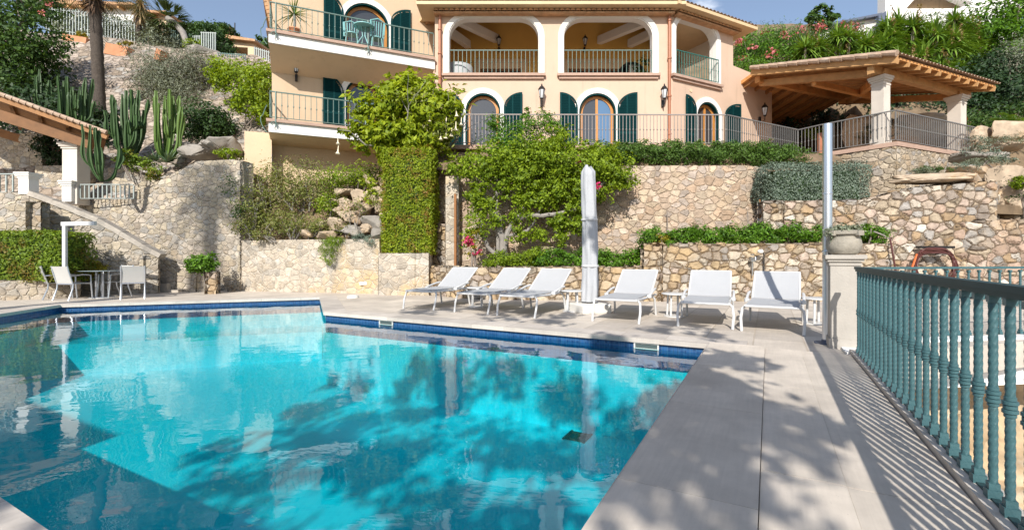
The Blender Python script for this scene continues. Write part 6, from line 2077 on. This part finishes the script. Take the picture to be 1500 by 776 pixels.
shrub('small_shrub', [PB(1442, 222, 15.0, 30, 8, .3), PB(1430, 206, 17.0, 18, 8, .3), PB(1475, 232, 14.6, 24, 8, .3)], 1500, .07, M['sage_leaf'], 'grey green cushions between the ledge rocks and boulder slabs at right', aspect=.3, stems=2)
shrub('slender_tree', [PB(1203, 18, 32, 14, 7, .6), PB(1192, 30, 32, 12, 8, .6), PB(1215, 28, 32, 11, 6, .5), PB(1196, 40, 32, 16, 8, .6)], 1100, .28, M['mid_leaf'], 'slender dark tree standing above the oleanders against the sky', 'tree', base=13, stem_r=.06)
for px, py, h_, l in ((1092, 40, 26, 'small blue green conifer just right of the villa roof'), (1115, 45, 20, 'second smaller conifer right of the villa roof'), (1135, 48, 15, 'smallest conifer between the villa and the slender tree')):
    D = 36
    bl = [PB(px + random.uniform(-2, 2), py + k * 5, D, 3 + k * 1.4, 4, .3 + .1 * k) for k in range(8)]
    shrub('conifer', bl, 900, .26, M['dark_leaf'], l, 'tree', aspect=.3, stems=1, stem_r=.08)
# urn planting is with the urn; the trees behind the viewer that throw the dappled shade
r = empty('shade_tree', (-1.9, -6.0, 0), 'broad shade tree behind the viewer, over the pool terrace', 'tree')
mb = MB()
tips = []
limb(mb, (-3.8, -9.5, 0), (.15, .25, 1), 4.2, .24, 3, tips, .2, kids=3)
mb.build('trunk', M['bark'], r, world=True, smooth=True)
def shade_at(x, y, zg, h, rx, ry, rz):
    k = (h - zg) / -SUNV.z
    return (x - SUNV.x * k, y - SUNV.y * k, h, rx, ry, rz)
bl1 = [shade_at(.3, 2.1, 0, 4.3, 1.0, .9, .35), shade_at(1.2, 3.4, 0, 4.4, .9, .9, .35), shade_at(2.0, 5.0, 0, 4.6, .9, .9, .35), shade_at(2.8, 6.4, 0, 4.8, .6, .6, .3), shade_at(1.35, 1.9, 0, 4.3, .5, .7, .3), shade_at(1.9, 3.6, 0, 4.4, .4, .5, .3)]
bl2 = [shade_at(-.6, 4.2, FL, 6.2, 1.5, 1.3, .8), shade_at(.6, 6.4, FL, 6.6, 1.5, 1.2, .8), shade_at(-2.4, 6.6, FL, 7.0, 1.6, 1.2, .8), shade_at(-1.0, 8.6, FL, 7.2, 1.6, 1.0, .7), shade_at(-3.4, 8.3, FL, 7.2, 1.0, .9, .6), shade_at(-2, 5.2, FL, 6.5, 1.4, 1.0, .8), shade_at(1.6, 5.2, FL, 6.2, 1.0, 1.0, .7)]
bl3 = [shade_at(.8, 9.2, 0, 7.0, 1.5, .6, .5), shade_at(-1.8, 10.3, 0, 7.2, 1.2, .6, .5), shade_at(3.0, 7.9, 0, 7.0, .7, .4, .4), shade_at(1.55, 9.5, 1.7, 7.6, .5, .5, .45), shade_at(-.3, 9.4, .6, 7.4, .9, .4, .4), shade_at(2.0, 7.0, 0, 6.6, 1.2, .5, .4)]
pq = [blob_pts(b_, n_, c_, k_, .15) for b_, n_, c_, k_ in ((bl1, 1800, .22, 70), (bl2, 4300, .17, 60), (bl3, 1000, .22, 40))]
leaves('foliage', np.concatenate([q[0] for q in pq]), np.concatenate([q[1] for q in pq]), .21, M['mid_leaf'], r, aspect=.6)
r = empty('palm_tree', (-14.2, -3.0, 0), 'tall palm behind the viewer whose shadow falls on the pale wall', 'palm')
MB().tube([(-14.2, -3, 0), (-14.1, -3, 8), (-14.0, -3, 16.4)], [.34, .28, .26], 12).build('trunk', M['palm_bark'], r, world=True, smooth=True)
V, Fc = [], []
for k in range(40): frond(np.array((-14.0, -3, 16.5)), k * 2.4, random.uniform(-.6, 1.1), random.uniform(1.6, 2.2), .55, .5)
quads('fronds', np.array(V), M['palm_leaf'], r, True, faces=np.array(Fc))
# neighbour building behind the viewer, its shadow lies on the pool floor
r = empty('pool_house', (-11, -4, 0), 'plain cream pool house behind the viewer on the left', 'house', None, math.atan2(D2.y, D2.x))
# pool house volumes: built in the walkway's directions so that its shadow edges run like the pool's edges
def back_pt(px, py, zt):
    """Point at height zt whose sun shadow lands on the pool floor where the photo shows it."""
    D = F * (EYE - FL) / (py - HY)
    g = Vector((PX(px, D), D, FL))
    return g - SUNV * ((zt - FL) / -SUNV.z)
zt = 4.2
c = back_pt(175, 637, zt)
r.location = (c.x, c.y, 0)
r.rotation_euler = (0, 0, 0)
def ob(a, b, w_, d_, h_):
    q = [c + D2 * a + D1 * b, c + D2 * (a + w_) + D1 * b, c + D2 * (a + w_) + D1 * (b - d_), c + D2 * a + D1 * (b - d_)]
    return MB().plate(FLAT, [(p.x, p.y) for p in q], [], 0, h_)
ob(-9, 0, 9, 4, zt).build('wall', M['plaster_cream'], r, world=True)
ob(-.01, -.75 if False else -1.15, 2.2, 2.8, zt - .02).build('side_wing', M['plaster_cream'], r, world=True)

# ------------------------------------------------------------------ sun loungers
def make_lounger():
    r = empty('sun_lounger', (0, 0, 0), '', 'sun lounger', 'white sun loungers along the pool')
    W2, zs_, yb, L_ = .355, .40, 1.22, 1.85
    fr = MB()
    for sx in (-1, 1):
        fr.tube([(sx * W2, .03, zs_ - .005), (sx * W2, .7, zs_ - .02), (sx * W2, yb, zs_ - .01), (sx * W2, yb + .5, zs_ - .02)], .020, 8)
    for y in (.02, .62, yb): fr.tube([(-W2, y, zs_ - .012), (W2, y, zs_ - .012)], .018, 8)
    fr.build('frame', M['white_metal'], r, smooth=True)
    # sling seat, sagging slightly
    def sheet(fn, nu, nv, th):
        vs = [fn(i / nu, j / nv) for j in range(nv + 1) for i in range(nu + 1)]
        vs2 = [v + Vector((0, 0, -th)) for v in vs]
        m = nu + 1
        fs = [(j * m + i, j * m + i + 1, (j + 1) * m + i + 1, (j + 1) * m + i) for j in range(nv) for i in range(nu)]
        k = len(vs)
        f2 = [tuple(q + k for q in f[::-1]) for f in fs]
        ed = [i for i in range(nu)]
        fs += f2
        for i in range(nu): fs += [(i, i + k, i + 1 + k, i + 1), (nv * m + i, nv * m + i + 1, nv * m + i + 1 + k, nv * m + i + k)]
        for j in range(nv): fs += [(j * m, (j + 1) * m, (j + 1) * m + k, j * m + k), (j * m + nu, j * m + nu + k, (j + 1) * m + nu + k, (j + 1) * m + nu)]
        return MB().add(vs + vs2, fs)
    sheet(lambda u, v: Vector(((u - .5) * 2 * (W2 - .012), .01 + v * (yb - .0), zs_ + .026 - .022 * math.sin(math.pi * u) * (.5 + .5 * math.sin(math.pi * v)) - (.02 * (1 - v) ** 6))), 8, 10, .014).build('seat', M['fabric'], r, smooth=True)
    b = sheet(lambda u, v: Vector(((u - .5) * 2 * (W2 - .008), yb + .02 + v * .62 + .0, zs_ + .03 + v * .40 - .02 * math.sin(math.pi * u) * math.sin(math.pi * v) + .03 * v * v)), 8, 8, .014).build('backrest', M['fabric'], r, smooth=True)
    mb = MB()
    for sx in (-1, 1): mb.tube([(sx * W2, yb + .0, zs_ + .01), (sx * W2, yb + .66, zs_ + .455)], .018, 8)
    mb.tube([(-W2, yb + .66, zs_ + .455), (W2, yb + .66, zs_ + .455)], .018, 8)
    mb.build('back_frame', M['white_metal'], r, smooth=True)
    for sx in (-1, 1):
        MB().tube([(sx * W2, .12, zs_ - .01), (sx * (W2 + .05), .10, zs_ - .06), (sx * (W2 + .065), .05, .2), (sx * (W2 + .05), .0, 0)], .021, 8).build('leg', M['white_metal'], r, smooth=True)
        MB().tube([(sx * W2, 1.30, zs_ - .01), (sx * (W2 + .04), 1.36, zs_ - .08), (sx * (W2 + .05), 1.44, 0)], .021, 8).build('leg', M['white_metal'], r, smooth=True)
        a = MB().tube([(sx * (W2 + .02), .80, zs_ - .0), (sx * (W2 + .055), .86, zs_ + .03), (sx * (W2 + .06), 1.2, zs_ + .10), (sx * (W2 + .05), yb + .16, zs_ + .115)], .022, 8)
        a.lathe([(.0, -.03), (.042, -.03), (.042, .03), (.0, .03)], (sx * (W2 + .05), .84, zs_ + .012), 10)
        a.build('armrest', M['white_metal'], r, smooth=True)
    return r
lgs = [(-6.62, 7.93, 0.03, 'white sun lounger nearest the cypress planter, farthest from the balustrade'), (-5.25, 7.90, -.03, 'white sun lounger second from the cypress planter, with dappled shade on its back'), (-4.2, 7.84, -.02, 'white sun lounger just left of the closed umbrella, its back in blue shade'),
       (-2.33, 8.0, .01, 'white sun lounger just right of the closed umbrella'), (-.90, 8.1, .05, 'white sun lounger between the round side table and the shaded end lounger'), (.04, 8.0, -.05, 'white sun lounger closest to the balustrade, a dark stripe of shade on its back')]
proto = make_lounger()
for i, (b_, a_, rz, l) in enumerate(lgs):
    o = proto if i == 0 else copy_tree(proto)
    o.location = W(a_, b_, 0)
    o.rotation_euler = (0, 0, ANG - math.pi / 2 + rz)
    o['label'] = l

# side tables
def make_table():
    r = empty('side_table', (0, 0, 0), '', 'side table', 'white side tables between the loungers')
    MB().lathe([(.0, .418), (.235, .418), (.24, .424), (.24, .438), (.235, .444), (.0, .444)], seg=28, cap=False).build('table_top', M['white_metal'], r, smooth=True)
    for k in range(4):
        a = math.pi / 4 + k * math.pi / 2
        MB().tube([(.13 * math.cos(a), .13 * math.sin(a), .418), (.15 * math.cos(a), .15 * math.sin(a), .02)], .02, 8).build('leg', M['white_metal'], r, smooth=True)
    MB().lathe([(.0, .0), (.2, .0), (.2, .015), (.0, .02)], seg=24, cap=False).build('base', M['white_metal'], r, smooth=True)
    return r
tb = make_table()
for i, (px, py, l) in enumerate(((988, 463, 'round white side table between the fourth and fifth loungers'), (699, 449, 'round white side table between the two leftmost loungers'), (838, 456, 'low white side table between the closed umbrella and the shaded lounger'), (1196, 474, 'white side table half hidden by the stone pillar, right of the last lounger'))):
    o = tb if i == 0 else copy_tree(tb)
    o.location = G(px, py)
    o['label'] = l

# closed umbrella
c = G(862, 458)
c.y += .15
c.x = PX(863, c.y)
r = empty('closed_umbrella', c, 'tall closed umbrella in a white cover on a white block base', 'umbrella')
H_ = PZ(246, c.y)
vs, fs = [], []
seg, nz_ = 40, 34
for j in range(nz_ + 1):
    t_ = j / nz_
    z = .22 + (H_ - .22) * t_
    rad = lerp(.165, .135, min(1, t_ * 1.05)) * (1 - max(0, t_ - .97) * 12)
    rad *= 1 + .10 * math.sin(t_ * 17) * (.3 if t_ > .2 else 1) * .5
    for i in range(seg):
        a = 2 * math.pi * i / seg
        f_ = 1 + .09 * math.sin(a * 6 + t_ * 2.2) + .035 * math.sin(a * 11 - t_ * 9) + .03 * math.sin(z * 11 + a * 3)
        vs.append((rad * f_ * math.cos(a) + .02 * math.sin(z * 1.5), rad * f_ * math.sin(a), z + (.05 * math.sin(a * 2) if j == nz_ else 0)))
for j in range(nz_):
    for i in range(seg):
        fs.append((j * seg + i, j * seg + (i + 1) % seg, (j + 1) * seg + (i + 1) % seg, (j + 1) * seg + i))
fs.append(tuple(nz_ * seg + i for i in range(seg)))
MB().add(vs, fs).build('cover', M['cover'], r, smooth=True, angle=60)
MB().tube([(0, 0, .05), (0, 0, .4)], .04, 12).build('pole', M['white_metal'], r, smooth=True)
for zz, rr_ in ((.95, .175), (1.9, .165)): MB().lathe([(rr_, -.02), (rr_ + .006, 0), (rr_, .02)], (.02 * math.sin(zz * 1.5), 0, zz), 32, cap=False).build('strap', M['white_metal'], r, smooth=True)
MB().tube([(-.06, 0, H_ - .05), (-.05, 0, H_ + .06)], [.05, .03], 8).build('finial', M['cover'], r, smooth=True)
mb = MB().lathe([(.45, .0), (.46, .02), (.46, .155), (.44, .18), (.07, .19), (.07, .26)], seg=4, sq=True)
mb.build('base', M['concrete'], r).rotation_euler = (0, 0, .35)

# ------------------------------------------------------------------ outdoor dining set
tc_ = Vector((PX(150, 13.05), 13.05, 0))
r = empty('dining_table', tc_, 'glass topped outdoor dining table by the tall wall', 'table')
MB().lathe([(.0, .735), (.52, .735), (.53, .742), (.52, .75), (.0, .75)], seg=32, cap=False).build('table_top', glass('table_glass', (.30, .36, .38), .05), r, smooth=True)
mb = MB()
for k in range(4):
    a = math.pi / 4 + k * math.pi / 2
    mb.tube([(.13 * math.cos(a), .13 * math.sin(a), .73), (.13 * math.cos(a), .13 * math.sin(a), .03)], .028, 8)
mb.lathe([(.0, 0), (.3, 0), (.3, .03), (.0, .035)], seg=24, cap=False)
mb.build('pedestal', M['alu'], r, smooth=True)


def make_chair():
    r = empty('dining_chair', (0, 0, 0), '', 'chair', 'white sling chairs round the outdoor table')
    MB().box((0, 0, .43), (.46, .46, .02)).build('seat', M['grey_fabric'], r)
    mb = MB()
    vs = []
    for j in range(7):
        t_ = j / 6
        for i in range(2): vs.append(((i - .5) * .48, -.22 - .10 * t_ - .03 * t_ * t_, .44 + .44 * t_))
    for j in range(7):
        t_ = j / 6
        for i in range(2): vs.append(((i - .5) * .48, -.24 - .10 * t_ - .03 * t_ * t_, .44 + .44 * t_))
    fs = []
    for j in range(6): fs += [(2 * j, 2 * j + 1, 2 * j + 3, 2 * j + 2), (14 + 2 * j, 14 + 2 * j + 2, 14 + 2 * j + 3, 14 + 2 * j + 1), (2 * j, 2 * j + 2, 14 + 2 * j + 2, 14 + 2 * j), (2 * j + 1, 14 + 2 * j + 1, 14 + 2 * j + 3, 2 * j + 3)]
    fs += [(0, 14, 15, 1), (12, 13, 27, 26)]
    mb.add(vs, fs).build('backrest', M['grey_fabric'], r, smooth=True)
    mb = MB()
    for sx in (-1, 1): mb.tube([(sx * .25, -.36, .89), (sx * .25, -.33, .75), (sx * .25, -.23, .43)], .018, 8)
    mb.tube([(-.25, .22, .42), (.25, .22, .42)], .016, 8).tube([(-.25, -.22, .42), (.25, -.22, .42)], .016, 8)
    mb.build('frame', M['alu'], r, smooth=True)
    for sx in (-1, 1):
        MB().tube([(sx * .25, .21, .64), (sx * .25, .22, .43), (sx * .25, .26, 0)], .018, 8).build('leg', M['alu'], r, smooth=True)
        MB().tube([(sx * .25, -.22, .44), (sx * .25, -.23, .3), (sx * .25, -.33, 0)], .018, 8).build('leg', M['alu'], r, smooth=True)
        MB().tube([(sx * .25, -.29, .63), (sx * .25, .0, .66), (sx * .25, .21, .64)], .02, 8).build('armrest', M['alu'], r, smooth=True)
    return r
ch = make_chair()
for i, (px, D, az, l) in enumerate(((84, 12.75, -35, 'white sling dining chair at the left of the glass table, nearest the hedge wall'), (109, 12.5, -10, 'white sling dining chair turned to the table, before the white post'), (166, 13.25, 160, 'white sling dining chair behind the right side of the glass table'), (195, 12.85, 38, 'white sling dining chair at the right end of the glass table'))):
    o = ch if i == 0 else copy_tree(ch)
    o.location = (PX(px, D), D, 0)
    o.rotation_euler = (0, 0, R_(az))
    o['label'] = l

# white L shaped post above the hedge bed
r = empty('garden_post', P(95, 412, 12.35), 'white L shaped post standing before the clipped hedge', 'post')
MB().box((PX(95, 12.35), 12.35, (PZ(412, 12.35) + PZ(326, 12.35)) / 2), (.085, .07, PZ(326, 12.35) - PZ(412, 12.35))).build('post', M['white_metal'], r, world=True)
MB().bar(P(91, 328, 12.35), P(140, 327, 12.35), .08, .10).build('arm', M['white_metal'], r, world=True)

# ------------------------------------------------------------------ pillar, urn, silver post, balustrades
pc = Vector((4.19, 5.95, 0))
rz = math.atan2(D2.y, D2.x)
r = empty('stone_pillar', pc, 'square limestone pillar with moulded cap at the end of the green balustrade', 'pillar')
s_ = .31
zt = 1.165
MB().box(pc + Vector((0, 0, (zt - .13) / 2)), (s_, s_, zt - .13), rz).build('shaft', M['pillar'], r, world=True)
mb = MB()
z = zt - .13
for w_, t_ in ((1.08, .03), (1.0, .015), (1.2, .035), (1.36, .05)):
    mb.box(pc + Vector((0, 0, z + t_ / 2)), (s_ * w_, s_ * w_, t_), rz)
    z += t_
mb.build('cap', M['pillar'], r, world=True)
MB().box(pc + Vector((0, 0, .06)), (s_ * 1.1, s_ * 1.1, .12), rz).build('plinth', M['pillar'], r, world=True)
uc = Vector((PX(1236, 5.97), 5.97, zt))
r = empty('stone_urn', uc, 'weathered round stone urn on the pillar', 'planter')
MB().lathe([(.10, 0), (.145, .012), (.178, .06), (.192, .12), (.185, .18), (.168, .235), (.172, .25), (.205, .258), (.208, .298), (.196, .305), (.170, .298), (.165, .24), (.05, .235)], (0, 0, 0), 32, cap=True).build('bowl', M['urn'], r, smooth=True)
mb = MB()
for k in range(4):
    a = .3 + k * math.pi / 2
    mb.box((.19 * math.cos(a), .19 * math.sin(a), .27), (.07, .09, .06), a)
mb.build('lug', M['urn'], r)
r2 = empty('succulent', uc + Vector((0, 0, .3)), 'pale green succulent spilling from the stone urn', 'plant')
bl = [(uc.x + .13 * math.cos(k), uc.y + .13 * math.sin(k), zt + .30 + .02 * (k % 2), .09, .09, .045) for k in range(6)] + [(uc.x, uc.y, zt + .33, .12, .12, .05), (uc.x - .2, uc.y - .05, zt + .26, .05, .05, .06)]
p_, o_ = blob_pts(bl, 1700, .3, 10, .3)
leaves('foliage', p_, o_, .032, M['grey_leaf'], r2, aspect=.6)
b_ = G(1206, 511)
r = empty('silver_post', Vector((PX(1212, 6.22), 6.22, 0)), 'tall shiny silver post beside the stone pillar', 'post')
MB().tube([(0, 0, .02), (0, 0, PZ(182, 6.22))], .056, 20).build('tube', M['alu'], r, smooth=True)
MB().lathe([(.0, 0), (.15, 0), (.15, .012), (.07, .02), (.065, .05), (.0, .05)], seg=24, cap=False).build('base', M['slate'], r, smooth=True)
MB().lathe([(.058, 1.2), (.062, 1.205), (.062, 1.225), (.058, 1.23)], seg=20, cap=False).build('collar', M['alu'], r, smooth=True)
MB().lathe([(.058, 1.96), (.061, 1.965), (.061, 1.975), (.058, 1.98)], seg=20, cap=False).build('collar', M['alu'], r, smooth=True)


def twisted(h_, r0, turns, collar=True, seg=8, nz=64, z0=.0):
    """A cable-twisted iron bar with square foot, mid collar and head."""
    mb = MB()
    vs, fs = [], []
    zb, zt_ = z0 + .07, z0 + h_ - .03
    for j in range(nz + 1):
        t_ = j / nz
        z = zb + (zt_ - zb) * t_
        tw = t_ * turns * 2 * math.pi
        for i in range(seg):
            a = 2 * math.pi * i / seg
            q = r0 * (.80 + .20 * abs(math.cos(2 * a)) ** .8)
            vs.append((q * math.cos(a + tw), q * math.sin(a + tw), z))
    for j in range(nz):
        for i in range(seg):
            fs.append((j * seg + i, j * seg + (i + 1) % seg, (j + 1) * seg + (i + 1) % seg, (j + 1) * seg + i))
    mb.add(vs, fs)
    mb.box((0, 0, z0 + .02), (r0 * 2.9, r0 * 2.9, .04)).box((0, 0, z0 + .055), (r0 * 2.2, r0 * 2.2, .03))
    if collar:
        zc_ = z0 + h_ * .50
        for dz, k in ((-.035, 1.15), (-.018, 1.5), (0, 1.3), (.018, 1.5), (.035, 1.15)):
            mb.lathe([(r0 * .7, dz - .009), (r0 * k, dz - .007), (r0 * k, dz + .007), (r0 * .7, dz + .009)], (0, 0, zc_), 10, cap=False)
    mb.box((0, 0, z0 + h_ - .018), (r0 * 2.1, r0 * 2.1, .03))
    return mb


a0, a1 = -3.0, 6.62
p0, p1 = W(a0, CURB, .06), W(a1, CURB, .06)
HR = .955
r = empty('iron_balustrade', W(3, CURB, .06), 'near sea green iron balustrade of thick twisted bars along the walkway', 'balustrade')
MB().bar(p0 + Vector((0, 0, HR)), p1 + Vector((0, 0, HR)), .062, .03).bar(p0 + Vector((0, 0, HR - .028)), p1 + Vector((0, 0, HR - .028)), .04, .025).build('top_rail', M['teal_dark'], r, world=True)
o = twisted(HR - .04, .0178, 5.6, nz=110, seg=16).build('baluster', M['teal'], r, smooth=True, angle=75)
me = o.data
bpy.data.objects.remove(o)
n = int((a1 - a0) / .172)
for k in range(n):
    o = bpy.data.objects.new('baluster', me)
    COL.objects.link(o)
    o.parent = r
    o.location = W(a1 - .1 - k * .172, CURB, .06) - wloc(r)
    o.rotation_euler = (0, 0, ANG)
MB().bar(W(a0, CURB, .063), W(a1, CURB, .063), .03, .01).build('bottom_plate', M['teal_dark'], r, world=True)
# second balustrade beyond the court
q = [Vector((4.45, 6.42, .03)), Vector((6.4, 6.68, .03)), Vector((8.6, 6.95, .03)), Vector((12, 7.3, .03))]
r = empty('iron_balustrade', q[1], 'far sea green iron balustrade on the white landing beyond the near one', 'balustrade')
o = twisted(.955 - .03, .016, 6.5, True, 8, 60).build('baluster', M['teal'], r, smooth=True, angle=75)
me = o.data
bpy.data.objects.remove(o)
for a, b in zip(q[:-1], q[1:]):
    MB().bar(a + Vector((0, 0, .955)), b + Vector((0, 0, .955)), .05, .03).build('top_rail', M['teal'], r, world=True)
    n = int((b - a).length / .165)
    for k in range(n):
        o = bpy.data.objects.new('baluster', me)
        COL.objects.link(o)
        o.parent = r
        o.location = a.lerp(b, (k + .5) / n) - wloc(r)

# ------------------------------------------------------------------ hose, taps, small things
r = empty('garden_hose', P(1370, 385, 12.3), 'coiled maroon garden hose hung on the dry stone wall', 'hose')
mb = MB()
D = 12.32
for k in range(9):
    pts = []
    w_, h_ = 30 + random.uniform(-3, 3), 34 + random.uniform(-2, 16)
    cx = 1370 + random.uniform(-2, 2)
    for i in range(40):
        a = 2 * math.pi * i / 40
        sx = math.copysign(abs(math.cos(a)) ** .55, math.cos(a))
        sz = math.sin(a)
        y = 366 + k * .9 - 4 + (h_ * .5 * (1 - sz) if sz < 1 else 0) * (1.1)
        y = 363 + k * .9 + h_ * (1 - sz) * .62
        pts.append(P(cx + sx * w_, y, D - .02 - random.uniform(0, .07)))
    mb.tube(pts, .019, 6, closed=True)
mb.build('coils', M['hose'], r, world=True, smooth=True)
MB().tube([P(1343, 372, 12.2), P(1336, 392, 12.2)], [.022, .026], 8).build('nozzle', M['orange'], r, world=True, smooth=True)
MB().box(P(1370, 362, 12.42), (.9, .16, .06)).build('hanger', M['iron'], r, world=True)
o = MB().tube([P(1304, 350, 11.95), P(1306, 362, 11.85), P(1310, 385, 11.83), P(1312, 400, 11.83), P(1300, 440, 11.85)], .022, 8).build('feed_pipe', M['hose'], world=True, smooth=True)
tag(o, 'thin maroon pipe running down the low wall between urn and hose', 'pipe')
o = MB().tube([P(1306, 352, 12.0), P(1293, 344, 12.0), P(1280, 339, 12.0)], .018, 6).build('dry_twig', M['bark_pale'], world=True, smooth=True)
tag(o, 'bare pale twig sticking out of the round planter shrub', 'twig')
r = empty('garden_tap', P(1102, 380, 11.9), 'metal garden tap with grey box on the golden planter wall', 'tap')
MB().tube([P(1102, 404, 11.88), P(1102, 380, 11.88)], .018, 8).build('pipe', M['chrome'], r, world=True, smooth=True)
mb = MB().box(P(1102, 380, 11.84), (.12, .12, .1)).tube([P(1102, 379, 11.86), P(1107, 377, 11.7), P(1107, 381, 11.68)], .022, 8)
mb.lathe([(.0, 0), (.05, .01), (.05, .03), (.0, .04)], P(1102, 374, 11.84), 10, cap=False)
mb.build('valve', M['chrome'], r, world=True, smooth=True)
r = empty('wall_shower', P(1118, 392, 11.9), 'shower pipe with pale round head on the golden planter wall', 'shower')
MB().tube([P(1119, 412, 11.88), P(1119, 372, 11.88), P(1115, 368, 11.8)], .016, 8).build('pipe', M['iron'], r, world=True, smooth=True)
MB().lathe([(.0, 0), (.06, .01), (.075, .05), (.05, .09), (.0, .10)], P(1114, 371, 11.78), 14, cap=False).build('shower_head', M['concrete'], r, world=True, smooth=True)
for px, y0, y1, D, l in ((1095, 310, 346, 12.4, 'thin bare stick standing in the right planter'), (1113, 292, 330, 13.4, 'rusty stake at the corner of the tall dry wall'), (977, 308, 345, 14.2, 'thin cable running down the pinkish wall')):
    o = MB().tube([P(px, y0, D), P(px + 1, (y0 + y1) / 2, D), P(px, y1, D)], .014, 6).build('cable' if px == 977 else 'stake', M['rust' if px == 1113 else 'bark'], world=True, smooth=True)
    tag(o, l, 'cable' if px == 977 else 'stake')
# deck lid, wall inlet plate
g = G(517, 436)
o = MB().lathe([(.0, 0), (.16, 0), (.16, .03), (.13, .07), (.0, .085)], seg=24, cap=False).build('floor_light', M['concrete'], smooth=True)
o.location = g
tag(o, 'small pale dome shaped deck lamp near the pool corner', 'lamp')
o = MB().box((0, 0, 0), (.22, .03, .09)).build('wall_plate', M['white'])
o.location = P(532, 415, 14.4)
tag(o, 'small white plate set in the low lime washed wall', 'plate')
